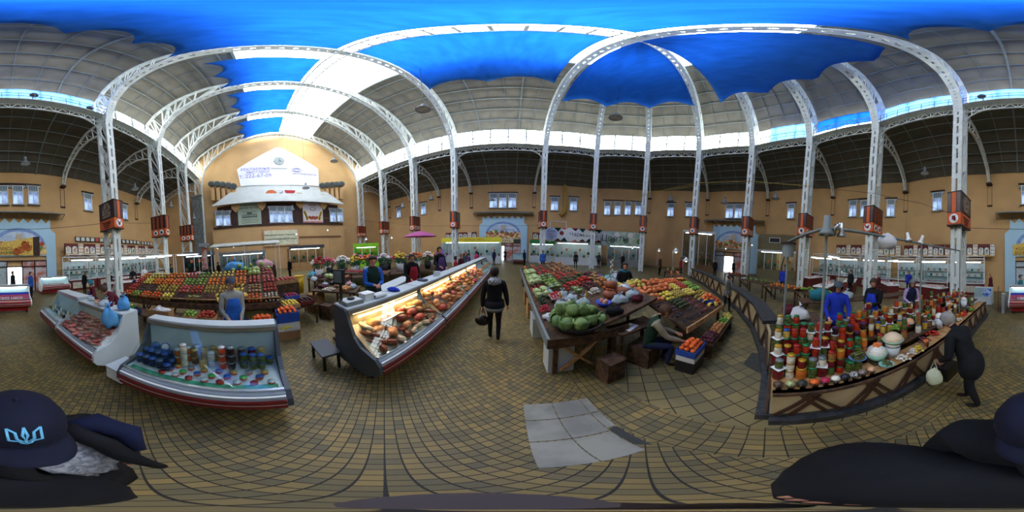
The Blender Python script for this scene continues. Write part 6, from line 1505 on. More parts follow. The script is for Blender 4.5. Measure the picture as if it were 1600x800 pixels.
bag((.66, 2.72, vz(.66)), .10, (1.3, .8, .5), M_bagwhite, 'white wrapped packet at the aisle edge by the cabbages', 41, 'wrapped_packet', 'packet', knot=False); bag((.70, 2.55, vz(.7)), .09, (1.2, .7, .5), CL['lilac'], 'speckled packet at the aisle edge below the white one', 42, 'wrapped_packet', 'packet', knot=False)
for k, (x, y) in enumerate(((.95, 2.95), (1.12, 2.85), (1.25, 3.15), (1.35, 2.8), (1.15, 3.5), (.9, 3.9))): bag((x, y, vz(x)), .13, (1, .9, .75), M_bagclear, 'clear bag of greens, %s in the row behind the cabbages' % ('first', 'second', 'third', 'fourth', 'fifth', 'sixth')[k], 50+k, amp=.2)
vcell('radish', .56, .74, 2.95, 3.15, 5, 5, 'in the bunch at the aisle edge', 2, sc_=1.1); vcell('greens', .56, .95, 3.2, 3.6, 3, 3, 'at the aisle edge of the stand')
c_ = crate((1.02, 3.15+.4, vz(1.02)+.02), (.3, .5, .08), 0, M_bagpink, 'pink tray of cherry tomatoes behind the clear bags'); vcell('cherry_tomato', .88, 1.16, 3.33, 3.78, 8, 12, 'in the pink tray', 1, .06)
spec = [  # x0,x1,y0,y1,kind,nx,ny,layers
 (.55, .95, 3.7, 4.3, 'white_cabbage', 2, 3, 1), (.55, .95, 4.35, 4.9, 'radish', 7, 9, 1), (.55, .95, 4.95, 5.7, 'white_cabbage', 2, 4, 2), (.55, 1.0, 5.8, 6.5, 'lettuce', 2, 4, 1), (.55, 1.0, 6.6, 7.4, 'white_cabbage', 3, 4, 1), (.55, 1.1, 7.5, 8.3, 'greens', 3, 4, 1), (.55, 1.3, 8.4, 9.5, 'orange', 6, 8, 1),
 (1.0, 1.35, 4.1, 4.6, 'cauliflower', 2, 2, 1), (1.0, 1.4, 4.7, 5.3, 'lettuce', 2, 3, 1), (1.0, 1.45, 5.4, 6.1, 'cauliflower', 2, 3, 1), (1.05, 1.6, 6.2, 7.0, 'tomato', 6, 8, 1), (1.05, 1.6, 7.1, 8.3, 'tomato', 5, 8, 1),
 (1.4, 1.62, 3.3, 3.75, 'cauliflower', 1, 2, 1), (1.38, 1.75, 3.85, 4.3, 'tomato', 4, 5, 2), (1.45, 1.85, 4.4, 4.9, 'cucumber', 3, 7, 2), (1.45, 1.9, 5.0, 5.6, 'tomato', 5, 7, 2), (1.5, 1.95, 5.7, 6.3, 'carrot', 3, 9, 1), (1.65, 2.1, 6.4, 7.2, 'onion', 5, 8, 1), (1.65, 2.2, 7.3, 8.4, 'potato', 4, 7, 1),
 (1.72, 1.98, 3.15, 3.4, 'garlic', 5, 5, 2), (1.8, 2.1, 3.5, 3.9, 'beet', 4, 5, 1), (1.8, 2.2, 4.0, 4.45, 'tomato', 5, 5, 2), (1.9, 2.3, 4.5, 5.0, 'cucumber', 3, 7, 2), (1.95, 2.4, 5.1, 5.7, 'carrot', 3, 8, 1), (2.0, 2.45, 5.8, 6.4, 'potato', 4, 5, 2), (2.15, 2.5, 6.5, 7.3, 'potato', 3, 6, 2), (2.2, 2.5, 7.4, 8.4, 'onion', 3, 6, 1),
 (2.12, 2.42, 3.1, 3.4, 'carrot', 2, 7, 1), (2.15, 2.45, 3.5, 3.9, 'onion', 4, 5, 2), (2.25, 2.52, 4.0, 4.45, 'potato', 4, 5, 3), (2.35, 2.52, 4.5, 5.0, 'beet', 2, 6, 1), (1.4, 2.5, 8.5, 9.5, 'potato', 7, 6, 1)]
for i, (x0, x1, y0, y1, kd, nx, ny, ly) in enumerate(spec):
    row_ = 'aisle edge row' if x0 < 1 else 'second row' if x0 < 1.38 else 'third row' if x0 < 1.7 else 'back row'; dist = 'near end' if y0 < 4.2 else 'middle' if y0 < 6 else 'far end'
    vcell(kd, x0, x1, y0, y1, nx, ny, 'in the %s at the %s of the vegetable stand' % (row_, dist), ly)
for k, (x, y, r_, c_, nm_) in enumerate(((1.62, 2.14, .12, CL['black'], 'black cloth bundle'), (1.95, 2.42, .13, M_bagclear, 'clear bag of goods'), (2.28, 2.42, .12, M_bagclear, 'cloudy bag'), (2.42, 2.85, .12, M_bagwhite, 'white bag'), (2.2, 2.2, .10, CL['maroon'], 'dark red cloth'))): bag((x, y, vz(x)), r_, (1.3, .9, .7), c_, nm_+' lying between the blue egg bowl, pumpkins and low counter', 150+k, 'cloth_bundle' if 'cloth' in nm_ else 'plastic_bag', 'bag', .18, knot='bag' in nm_)
# ---------------------------------------------------------------- RIGHT FRUIT STAND round the seated seller
t = thing('fruit_stand', 'fan-shaped fruit stand right of the seated seller, grapes and persimmons', 'market stand', (3.6, 2.2, 0))
FA, FB, FC, FD = Vector((2.45, 1.25, .78)), Vector((4.25, 1.12, .78)), Vector((5.5, 3.1, 1.12)), Vector((2.75, 3.3, 1.22))
def fb(u, v): return FA.lerp(FB, u).lerp(FD.lerp(FC, u), v)
O_ = Vector((3.6, 2.2, 0)); m_ = MB(); m_.add([p-O_ for p in (FA, FB, FC, FD)]+[p-O_-Vector((0, 0, .05)) for p in (FA, FB, FC, FD)], [(0, 1, 2, 3), (7, 6, 5, 4), (0, 4, 5, 1), (1, 5, 6, 2), (2, 6, 7, 3), (3, 7, 4, 0)]); m_.build('sloping_top', M_wood, t)
m_ = MB(); a_, b_ = FA-O_+Vector((0, -.02, -.04)), FB-O_+Vector((.02, -.02, -.04)); m_.bar(a_, b_, .03, .12); m_.bar(b_, FC-O_+Vector((.02, 0, -.04)), .03, .12); m_.build('edge_board', M_wood_l, t)
for u, v in ((.05, .05), (.95, .05), (.05, .95), (.95, .95), (.5, .5)): p = fb(u, v); MB().bar((p.x-O_.x, p.y-O_.y, 0), (p.x-O_.x, p.y-O_.y, p.z-.04), .06).build('leg', M_wood, t)
spec2 = [  # u0,u1,v0,v1
 (.0, .22, .0, .2, 'grapes_black', 3, 2, 1), (.22, .44, .0, .2, 'grapes_black', 3, 3, 1), (.44, .66, .0, .2, 'grapes_red', 3, 3, 1), (.66, .82, .0, .18, 'banana', 2, 2, 1), (.0, .2, .2, .4, 'plum', 8, 6, 1), (.2, .42, .2, .4, 'avocado', 6, 5, 1), (.42, .62, .2, .38, 'grapes_red', 3, 3, 1), (.62, .8, .2, .34, 'pear', 5, 3, 1), (.82, 1.0, .02, .2, 'mandarin', 6, 5, 2),
 (.0, .2, .4, .6, 'grapefruit', 4, 3, 1), (.2, .36, .4, .6, 'lemon', 6, 6, 2), (.36, .58, .4, .58, 'pear', 6, 5, 1), (.58, .78, .38, .56, 'quince', 4, 4, 1), (.8, 1.0, .24, .44, 'pear', 6, 5, 1), (.8, 1.0, .46, .64, 'lettuce', 3, 2, 1), (.8, 1.0, .66, .8, 'green_apple', 6, 4, 1), (.8, 1.0, .82, .98, 'orange', 7, 4, 1),
 (.0, .26, .62, .78, 'butternut', 3, 2, 1), (.26, .5, .62, .8, 'butternut', 3, 2, 2), (.5, .64, .6, .8, 'yellow_apple', 4, 5, 1), (.64, .8, .58, .8, 'red_apple', 5, 6, 1), (.0, .2, .8, 1, 'quince', 4, 4, 2), (.2, .5, .82, 1, 'butternut', 3, 2, 1), (.5, .8, .82, 1, 'persimmon', 7, 4, 1)]
for i, (u0, u1, v0, v1, kd, nx, ny, ly) in enumerate(spec2):
    o = fb(u0+.01, v0+.01)+Vector((0, 0, .015)); ux = fb(u1-.01, v0)-fb(u0, v0); uy = fb(u0, v1-.01)-fb(u0, v0)
    wh = 'on the fan-shaped stand, ' + ('edge nearest the aisle' if v0 < .2 else 'low middle' if v0 < .45 else 'upper middle' if v0 < .8 else 'top row') + (', seller side' if u0 < .4 else ', centre' if u0 < .64 else ', outer side')
    fill(kd, o, ux, uy, nx, ny, nm_f[kd]+' '+wh, nm_f[kd]+' '+wh, layers=ly)
boxed((4.1, 1.5, .86), (.42, .34, .1), .3, M_bluebox, 'persimmon', 5, 4, 'little raised box at the outer corner of the fan-shaped stand', layers=2)
for i in range(6): F['grapefruit'].put((2.5+.11*(i % 3), 2.75+.12*(i//3), 1.12+.02*i), i, 'orange grapefruit beside the pumpkins at the seller\'s back', 'grapefruits behind the seated seller')
for i in range(11): F['quince'].put((2.45+.1*(i % 4), 3.05+.1*(i//4), 1.14+.05*(i % 2)), i, 'yellow pomelo heaped behind the seated seller', 'pomelos behind the seated seller', 1.25)
# shelf of fruit under the stand, outer side
t = thing('fruit_stand', 'low shelf of grapes and greens under the outer edge of the fan-shaped stand', 'market stand', (3.6, .98, 0)); MB().bb(-.9, .85, -.15, .2, .34, .38).build('shelf_top', M_wood, t)
for x in (-.8, 0, .8): MB().box((x, .02, .17), (.06, .25, .34)).build('leg', M_wood, t)
fill('onion', (3.2, .86, .385), (.5, 0, 0), (0, .26, 0), 8, 4, 'reddish onion on the low shelf of the fan-shaped stand', 'onions on the low shelf', layers=2); fill('beet', (2.75, .86, .385), (.42, 0, 0), (0, .26, 0), 6, 4, 'dark beetroot on the low shelf of the fan-shaped stand', 'beets on the low shelf', layers=2); fill('green_apple', (3.75, .86, .385), (.3, 0, 0), (0, .26, 0), 5, 4, 'green apple on the low shelf of the fan-shaped stand', 'apples on the low shelf', layers=2); fill('yellow_apple', (4.1, .86, .385), (.3, 0, 0), (0, .3, 0), 5, 4, 'yellow apple at the outer end of the low shelf', 'yellow apples on the low shelf', layers=2)
# mandarins in the box before the seated seller
o = crate((2.36, 1.08, .0), (.44, .30, .26), .05, M_black, 'dark box on the floor under the mandarin boxes'); MB().bb(-.22, .22, -.15, .15, .24, .26).build('lid', M_black, o)
o = crate((2.36, 1.08, .262), (.44, .30, .12), .05, M_whitebox, 'white and yellow printed carton under the blue mandarin box'); MB().bb(-.22, .22, -.15, .15, .11, .12).build('lid', M_whitebox, o)
boxed((2.36, 1.08, .384), (.46, .32, .12), .05, M_bluebox, 'mandarin', 7, 5, 'blue box on the cartons before the seated seller', layers=2)
# ================================================================ PICKLE STALL
M_beige = mat_two('beige_board', srgb(176, 158, 120), srgb(160, 140, 104), 2, .7); M_lath = mat('dark_brown_lath', srgb(64, 40, 28), .6, 0, .2); M_kerb = mat_two('dark_grey_granite', srgb(58, 60, 62), srgb(40, 42, 46), 12, .5)
t = thing('ring_stall', 'round stall with beige panels, crossed brown laths and dark stone kerb, piled with jars', 'market stall', (2.0, -2.5, 0)); OO = Vector((2.0, -2.5, 0))
front = [(1.41, -.14), (1.42, -.9), (1.44, -1.8), (1.48, -2.9), (1.53, -4.0), (1.58, -5.2), (1.62, -6.8)]
north = [(1.41, -.14), (2.4, -.16), (3.3, -.06), (4.6, .25), (6.25, 1.02), (8.4, 2.6), (10.5, 4.2), (12.8, 6.4)]
def offp(path, d):
    out = []
    for i, p in enumerate(path):
        a = Vector(path[max(0, i-1)]); b_ = Vector(path[min(len(path)-1, i+1)]); T = (b_-a).normalized(); out.append((p[0]-T.y*d, p[1]+T.x*d))
    return out
def strip(mb, path, d0, d1, z0, z1):
    A, B = offp(path, d0), offp(path, d1)
    for i in range(len(path)-1):
        a, b_, c, d = A[i], A[i+1], B[i+1], B[i]; vs = [(q[0]-OO.x, q[1]-OO.y, z) for z in (z0, z1) for q in (a, b_, c, d)]
        mb.add(vs, [(3, 2, 1, 0), (4, 5, 6, 7), (0, 1, 5, 4), (1, 2, 6, 5), (2, 3, 7, 6), (3, 0, 4, 7)])
def laths(path, sgn, z0, z1, pitch, name='lath_cross'):
    L = 0; P = [Vector(p) for p in path]; segs = []
    for a, b_ in zip(P, P[1:]): segs.append((L, a, b_)); L += (b_-a).length
    def pt(s_):
        for l0, a, b_ in reversed(segs):
            if s_ >= l0: T = (b_-a).normalized(); q = a+T*(s_-l0); nn = Vector((T.y, -T.x))*sgn; return Vector((q.x+nn.x*.03-OO.x, q.y+nn.y*.03-OO.y, 0))
        return Vector((P[0].x-OO.x, P[0].y-OO.y, 0))
    n = int(L/pitch)
    for k in range(n):
        m_ = MB(); s0 = (k+.05)*L/n; s1 = (k+.95)*L/n; zz = lambda f: Vector((0, 0, lerp(z0, z1, f)))
        for o_ in (0, .13):
            m_.bar(pt(s0+o_)+zz(0), pt((s0+s1)/2+o_*.6)+zz(1), .02, .045); m_.bar(pt(s1-o_)+zz(0), pt((s0+s1)/2-o_*.6)+zz(1), .02, .045)
        m_.build(name, M_lath, t)
m_ = MB(); strip(m_, front, 0, .05, .1, .60); m_.build('front_panel', M_beige, t)
m_ = MB(); strip(m_, north[1:], 0, -.05, .1, .74); strip(m_, north[:2], 0, -.05, .1, .60); m_.build('end_panel', M_beige, t)
m_ = MB(); strip(m_, front, -.10, .06, .0, .12); strip(m_, front, -.02, .03, .12, .17); m_.build('kerb_stone', M_kerb, t)
m_ = MB(); strip(m_, north, .12, -.06, .0, .12); m_.build('kerb_stone', M_kerb, t)
m_ = MB(); strip(m_, front, -.03, .06, .58, .62); m_.build('edge_board', M_wood, t)
m_ = MB(); strip(m_, north[2:], .08, -.3, .74, .82); m_.build('coping', M_kerb, t)
laths(front, 1, .17, .58, .62); laths(north, -1, .12, .74, 1.1)
# stepped table tops
steps = [(.0, .36, .62), (.36, .62, .74), (.62, .86, .86), (.86, 1.12, .98)]
for d0, d1, z in steps:
    m_ = MB(); strip(m_, front, d0, d1, z-.03, z); strip(m_, front, d1-.02, d1, .1, z); m_.build('shelf_board', M_wood_l if z < .7 else M_wood, t)
def fpt(s_, d):
    """point s_ metres along the stall front (from the camera end), d metres inwards"""
    y = -.14-s_; x = interp([(p[1], p[0]) for p in front], y); return Vector((x+d, y, 0))
def J(body, lid, r, h): return jar_proto('jar', body, LID[lid], r, h)
JK = [('tomato sauce', F_red, 'red'), ('dark adjika', F_dred, 'green'), ('gherkins', F_green, 'green'), ('marinated garlic', F_white, 'yellow'), ('pepper salad', F_org, 'yellow'), ('red adjika', F_dred, 'yellow'), ('green tomatoes', F_green, 'grey'), ('pale horseradish', F_white, 'grey'), ('plum sauce', F_dark, 'violet'), ('red relish', F_red, 'green'), ('mixed salad', F_mix, 'red'), ('squash caviar', F_yel, 'blue'), ('mushrooms', F_brown, 'white')]
JP = [J(b_, l, .046, .112) for _, b_, l in JK]; JB = [J(b_, l, .062, .16) for _, b_, l in JK]
r5 = random.Random(31); jn = [0]
far_w = lambda s_: 'near end' if s_ < 1.5 else 'middle part' if s_ < 3.6 else 'far end'
row_n = ['lowest', 'second', 'third', 'top']
def stack(s_, d, z, ks, big=False, napkin=False):
    p = fpt(s_, d); h = 0
    for i, k in enumerate(ks):
        P_ = JB[k] if (big and i == 0) else JP[k]; hh = .178 if (big and i == 0) else .130
        lab = '%s jar of %s with %s lid, %s step, %s of the pickle stall' % ('big' if (big and i == 0) else 'small', JK[k][0], JK[k][2], row_n[min(3, int((z-.6)/.12))], far_w(s_))
        P_.put((p.x, p.y, z+h), r5.uniform(0, 6), lab, 'jars of '+JK[k][0]+' on the pickle stall'); h += hh+.001
        if napkin and i == len(ks)-2:
            o = MB().box((0, 0, 0), (.13, .13, .003)).build('paper_napkin', M_white, loc=(p.x, p.y, z+h+.001), rz=.6+s_); tag(o, 'white paper napkin between stacked jars, %s step, %s' % (row_n[min(3, int((z-.6)/.12))], far_w(s_)), 'napkin', 'napkins between the jars'); h += .004
# explicit near end
near = [(.06, .30, .62, [1, 6], 1, 1), (.18, .30, .62, [3, 3, 3], 0, 0), (.30, .29, .62, [4, 5], 1, 0), (.42, .29, .62, [2, 6], 1, 0), (.53, .29, .62, [1, 7], 1, 1), (.64, .29, .62, [2, 5, 10], 0, 0), (.75, .29, .62, [9, 1, 4], 0, 0), (.88, .28, .62, [2], 1, 1),
        (.05, .46, .74, [5, 3], 1, 1), (.16, .47, .74, [1, 5], 1, 0), (.27, .47, .74, [1, 0], 1, 0), (.38, .47, .74, [2, 9], 1, 0), (.50, .47, .74, [10, 0, 0], 0, 1), (.61, .47, .74, [6, 2, 5], 0, 1), (.72, .47, .74, [9, 0], 1, 0), (.84, .47, .74, [4, 5], 1, 0), (.97, .47, .74, [1, 9], 1, 0), (1.09, .47, .74, [2, 2], 1, 0), (1.2, .47, .74, [10, 4], 0, 0),
        (.06, .7, .86, [6, 3], 1, 1), (.17, .72, .86, [1, 11], 1, 0), (.28, .72, .86, [1, 0], 1, 0), (.39, .72, .86, [2, 0], 1, 0), (.5, .72, .86, [2, 3, 2], 0, 1), (.62, .72, .86, [0, 0, 0], 0, 1), (.74, .72, .86, [5, 5, 5], 0, 1), (.86, .72, .86, [12, 8], 1, 0), (.98, .72, .86, [0, 9], 1, 0), (1.1, .72, .86, [5, 8], 1, 0), (1.22, .72, .86, [8, 0], 1, 0), (1.34, .72, .86, [4, 8], 1, 0),
        (.1, .98, .98, [6, 3], 1, 0), (.22, .98, .98, [9, 2], 1, 0), (.34, .98, .98, [2, 9], 1, 0), (.46, .98, .98, [1], 1, 0), (1.05, .98, .98, [2, 9], 1, 0), (1.17, .98, .98, [6], 1, 0), (1.3, .98, .98, [0, 9], 1, 0), (1.42, .98, .98, [5, 4], 1, 0), (1.54, .98, .98, [0, 10], 1, 0)]
for s_, d, z, ks, bg, nk in near: stack(s_, d, z, ks, bool(bg), bool(nk))
s_ = 1.5
while s_ < 6.3:
    for d, z in ((.47, .74), (.72, .86), (.97, .98)):
        if (d < .5 and (abs(s_-1.75) < .2 or abs(s_-3.3) < .2 or abs(s_-2.3) < .12 or abs(s_-5.0) < .2)) or r5.random() < .12: continue
        n = r5.choice((1, 2, 2, 3)) if s_ < 4 else r5.choice((1, 2)); stack(s_+r5.uniform(-.02, .02), d+r5.uniform(-.03, .03), z, [r5.randrange(13) for _ in range(n)], r5.random() < .5, r5.random() < .25)
    if s_ > 3.6 and r5.random() < .7: stack(s_, .25, .62, [r5.randrange(13)], r5.random() < .5)
    s_ += .14 if s_ < 3.6 else .2
for k, s0 in enumerate((1.55, 1.68, 1.8, 1.92, 2.05, 2.6, 3.0, 4.4, 4.7)):
    p = fpt(s0, 1.05); bottle((p.x, p.y, .98), .034, .27, M_oil if k % 3 else food('amber', srgb(150, 90, 30), srgb(170, 110, 40)), LID[('orange', 'white', 'gold')[k % 3]], 'bottle of amber oil, %s cap, top step of the pickle stall, %s' % (('orange', 'white', 'gold')[k % 3], far_w(s0)), 'oil bottles on the pickle stall')
# front row: plastic tubs heaped with salads
def tub(s_, d, z, r, h, col, label, food_m, heap=.05, cat='tub', nm='plastic_tub'):
    p = fpt(s_, d); t = thing(nm, label, cat, (p.x, p.y, z)); MB().lathe([(0, .004), (r*.78, .004), (r, h), (r*1.06, h), (r*.8, 0), (0, 0)], 18).build('tub_wall', col, t, True)
    m_ = MB(); prof = [(r*.8, .01), (r*.96, h*.95), (r*.8, h+heap*.5), (r*.4, h+heap*.9), (0, h+heap)]; m_.lathe(prof, 18, wob=lambda a, i: 1+.05*math.sin(7*a+i*2)); m_.build('heaped_salad', food_m, t, True); return t
M_tub = mat_glass('clear_tub', (.9, .93, .93), .2)
def salad(nm, a, b_, sc_=45): return mat_two('salad_'+nm, a, b_, sc_, .5, 5, .42, .58)
tl = [(.05, F_dark, 'dark seaweed', srgb(60, 44, 36), srgb(100, 80, 60)), (.16, 0, 'pale sprouts', srgb(130, 140, 96), srgb(180, 184, 130)), (.27, 0, 'black olives', srgb(30, 34, 30), srgb(60, 66, 56)), (.39, 0, 'bright orange carrot salad', srgb(220, 90, 20), srgb(236, 120, 40)), (.50, 0, 'crimson beetroot salad', srgb(160, 20, 60), srgb(196, 50, 90)), (.61, 0, 'white grated cabbage', srgb(206, 204, 186), srgb(230, 228, 214)), (.72, 0, 'dark blue prunes', srgb(20, 22, 34), srgb(44, 46, 60)), (.82, 0, 'striped herring rolls', srgb(220, 220, 216), srgb(30, 34, 40)), (.93, 0, 'grey herring rolls', srgb(90, 84, 84), srgb(160, 140, 130)), (1.05, 0, 'pinkish stuffed cabbage rolls', srgb(206, 140, 96), srgb(226, 190, 150))]
for i, (s0, _, lb, a, b_) in enumerate(tl): tub(s0, .09, .62, .052, .085, M_tub, 'clear tub of %s in the front row of the pickle stall' % lb, salad(lb.replace(' ', '_'), a, b_, 60), .035)
S_kraut = salad('sauerkraut', srgb(206, 204, 176), srgb(226, 190, 150), 55); S_krautw = salad('white_kraut', srgb(210, 208, 192), srgb(232, 230, 220), 55); S_carrot = salad('carrot_mix', srgb(206, 110, 60), srgb(226, 200, 170), 55)
M_enamel = mat('white_enamel', srgb(206, 214, 222), .25, 0, .05); M_basin = mat('pale_green_enamel', srgb(150, 200, 180), .3, 0, .06)
tub(1.33, .34, .66, .15, .12, M_basin, 'pale green basin heaped with sauerkraut topped by carrot', S_krautw, .13, 'basin', 'enamel_basin')
p = fpt(1.33, .34); tag(MB().lathe([(0, 0), (.06, 0), (.05, .04), (.0, .045)], 14, wob=lambda a, i: 1+.2*math.sin(5*a)).build('grated_carrot', salad('grated_carrot', srgb(220, 100, 40), srgb(236, 140, 80)), loc=(p.x, p.y, .895)), 'orange grated carrot on top of the sauerkraut in the pale green basin', 'salad')
p = fpt(1.33, .34); o = crate((p.x, p.y, .62), (.26, .26, .04), 0, M_wood, 'low wooden stand under the pale green basin')
def bucket(s_, d, z, r, h, label, heapm, basin=False):
    t = tub(s_, d, z, r, h, M_enamel, label, heapm, .10, 'bucket', 'enamel_bucket')
    MB().tube([(r*1.07*math.cos(a), r*1.07*math.sin(a), h) for a in [2*PI*i/20 for i in range(21)]], .006, 5).build('rim', CL['navy'], t)
    MB().tube([(r*.92*math.cos(a), r*.92*math.sin(a), h*.8) for a in [2*PI*i/20 for i in range(21)]], .004, 5).build('band', M_steel_d, t)
    MB().tube([(r*1.02, 0, h*.9), (r*1.15, 0, h*.6), (r*.8, 0, h*.25)], .005, 5).build('handle', M_chrome, t); return t
bucket(1.60, .30, .62, .115, .22, 'white bucket under a wide basin of sauerkraut and carrot', S_krautw); tub(1.60, .30, .90, .16, .05, M_basin, 'wide basin heaped with sauerkraut and carrot shreds on the white bucket', S_kraut, .12, 'basin', 'enamel_basin')
bucket(3.15, .36, .66, .11, .28, 'white enamel bucket heaped with sauerkraut beside the yellow peppers', S_krautw); bucket(5.0, .40, .74, .11, .28, 'farther white enamel bucket heaped with sauerkraut', S_krautw)
def plate(s_, d, z, label, r=.11, colm=None):
    p = fpt(s_, d); t = thing('plate', label, 'plate', (p.x, p.y, z)); MB().lathe([(0, .006), (r*.6, .006), (r, .03), (r*1.04, .03), (r*.6, 0), (0, 0)], 20).build('dish', colm or M_enamel, t, True); return Vector((p.x, p.y, z+.012))
o = plate(.98, .28, .80, 'white plate of stacked dark pickled cucumbers', .11, mat('blue_rim_enamel', srgb(110, 150, 200), .3)); stack(.98, .28, .62, [2], True)
for i in range(11): F['pickled_cucumber'].put((o.x+.04*(i % 4-1.5)*(1 if i < 8 else .6), o.y, o.z+.036*(i//4)+.005), PI/2+.1*(i % 3), 'dark pickled cucumber stacked on the plate of the pickle stall', 'pickled cucumbers on the plate')
o = plate(1.32, .12, .64, 'green dish of cut pickled cucumbers before the basins', .10, M_basin)
for i in range(7): F['pickled_cucumber'].put((o.x+.03*(i % 3-1), o.y+.02*(i//3-1), o.z+.03*(i//4)+.012), i*.7, 'cut pickled cucumber in the green dish', 'cut pickles in the green dish', .8)
tub(.98, .55, .76, .10, .03, mat('blue_rim_enamel', srgb(110, 150, 200), .3), 'blue dish heaped with pink cabbage salad on the second step', S_carrot, .10, 'dish', 'enamel_dish'); tub(2.45, .68, .9, .11, .04, M_enamel, 'dish heaped with orange-white salad on the third step', S_carrot, .09, 'dish', 'enamel_dish'); tub(4.5, .7, .9, .11, .04, M_enamel, 'farther dish of orange-white salad', S_carrot, .08, 'dish', 'enamel_dish')
def heap_at(kd, s_, d, z, n, lb, sc_=1.0, w_=.1):
    r2 = random.Random(n+int(s_*10)); p = fpt(s_, d)
    for i in range(n): a = r2.uniform(0, 6); R_ = w_*math.sqrt(r2.random())*(1-.5*(i > n*.6)); F[kd].put((p.x+R_*math.cos(a), p.y+R_*math.sin(a), z+(.035 if i > n*.6 else 0)), a, lb, lb.replace(' on the', ', on the'), sc_)
heap_at('garlic', 1.62, .10, .635, 14, 'pickled garlic bulb at the front edge of the pickle stall', 1.1); heap_at('garlic', 1.85, .14, .635, 16, 'white garlic bulb beside the yellow peppers', 1.1); heap_at('green_apple', 2.0, .66, .9, 14, 'pale pickled apple in the dish beside the red tomatoes', 1.0, .12)
heap_at('lemon', 2.02, .12, .635, 12, 'yellow hot pepper beside the garlic on the pickle stall', .8); heap_at('tomato', 2.28, .66, .9, 14, 'pickled tomato heaped beside the pale apples', .9); heap_at('tomato', .6, .95, .99, 9, 'red pickled tomato on the top step', .8, .08); heap_at('tomato', 2.75, .3, .64, 14, 'dark red tomato at the front of the pickle stall middle', .9, .14); heap_at('beet', 2.35, .28, .635, 14, 'pickled beetroot beside the carrot jar', .8, .14); heap_at('pepper_r', 3.6, .3, .64, 14, 'red pickled pepper beyond the sauerkraut bucket', 1, .16); heap_at('garlic', 3.95, .2, .635, 16, 'garlic bulb at the far front edge of the pickle stall', 1.1, .12); heap_at('tomato', 4.4, .25, .64, 12, 'tomato heaped at the far front of the pickle stall', 1, .14); heap_at('pepper_r', 5.2, .2, .64, 10, 'pepper at the far end of the pickle stall', 1, .14); heap_at('lettuce', 5.0, .2, .64, 3, 'pale greens at the far end of the pickle stall', 1, .12)
tub(2.2, .10, .62, .055, .15, M_tub, 'tall clear tub of orange carrots beside the beetroot', salad('carrot_jar', srgb(220, 90, 20), srgb(236, 120, 40)), .02)
# lamp frame above the stall
t = thing('lamp_rig', 'grey pipe frame over the pickle stall carrying the lamps', 'frame', (2.2, -1.0, 0))
def pz(px, py, d): return at(px, py, d)-Vector((2.2, -1.0, 0))
Q = [pz(1232, 378, 2.5), pz(1258, 366, 2.2), pz(1292, 356, 2.0), pz(1340, 362, 2.25), pz(1385, 370, 2.7), pz(1440, 381, 3.5), pz(1500, 392, 5.0)]
MB().tube(Q, .022, 8).build('cross_pipe', M_steel_d, t, True)
for k, (q, d_) in enumerate(((Q[2], 0), (Q[5], 0), (Q[0], 0), (Q[6], 0))): MB().tube([q, (q.x, q.y, .12)], .018, 8).build('pole', M_steel_d, t)
MB().tube([pz(1060+160, 420, 3.2)+Vector((0, 0, 0)), Q[0]], .015, 6).build('side_pipe', M_steel_d, t)
def spot_lamp(loc, label, col, d=(0, 0, -1), s_=1.0, lit=False):
    t = thing('spot_lamp', label, 'lamp', loc); D = Vector(d).normalized()
    MB().lathe([(.0, -.10*s_), (.035*s_, -.10*s_), (.038*s_, .02*s_), (.07*s_, .07*s_), (.08*s_, .10*s_), (.07*s_, .10*s_), (.0, .06*s_)], 16, ax=D).build('reflector', col, t, True)
    MB().tube([(0, 0, 0), (0, 0, -.0)][:1]+[(.0, .0, .06)], .012, 6).build('joint', M_black, t)
    MB().ball(D*.075*s_, .035*s_, 10, 6).build('bulb', M_warm if lit else M_white, t, True); return t
g_ = Vector((2.2, -1.0, 0))
spot_lamp(Q[2]+g_+Vector((0, 0, .03)), 'big dark grey floodlamp on top of the lamp post', M_steel_d, (0, 0, -1), 1.25)
spot_lamp(Q[2].lerp(Q[3], .45)+g_, 'shiny chrome clamp lamp right of the grey floodlamp', M_chrome, (.3, -.2, -1), .9)
spot_lamp(Q[2].lerp(Q[3], .25)+g_, 'second chrome clamp lamp close to the lamp post', M_chrome, (.8, .2, -.5), .8)
spot_lamp(Q[4].lerp(Q[5], .55)+g_+Vector((0, 0, .08)), 'white clamp lamp near the right end of the pipe', M_white, (-.3, 0, -1), .9); spot_lamp(Q[5]+g_+Vector((0, 0, .1)), 'white clamp lamp with red arm at the pipe end', M_white, (.4, 0, -1), .9)
o = bag(Q[4]+g_-Vector((0, 0, .22)), .16, (1.1, .8, .9), M_bagwhite, 'white plastic bag tied over a lamp on the pipe', 61, 'wrapped_lamp', 'lamp', .16, knot=False); MB().tube([(0, 0, .2), (0, 0, .27)], .02, 6).build('tied_neck', M_bagwhite, o)
t = thing('lamp_shade_can', 'dull metal can lamp hanging at the left end of the pipe', 'lamp', Q[0]+g_-Vector((0, 0, .03))); MB().lathe([(.09, 0), (.09, -.2), (.08, -.2), (.08, 0)], 14).build('shade_wall', M_steel_d, t); MB().lathe([(0, 0), (.12, 0), (.12, .015), (0, .015)], 14).build('lid', M_brown, t)
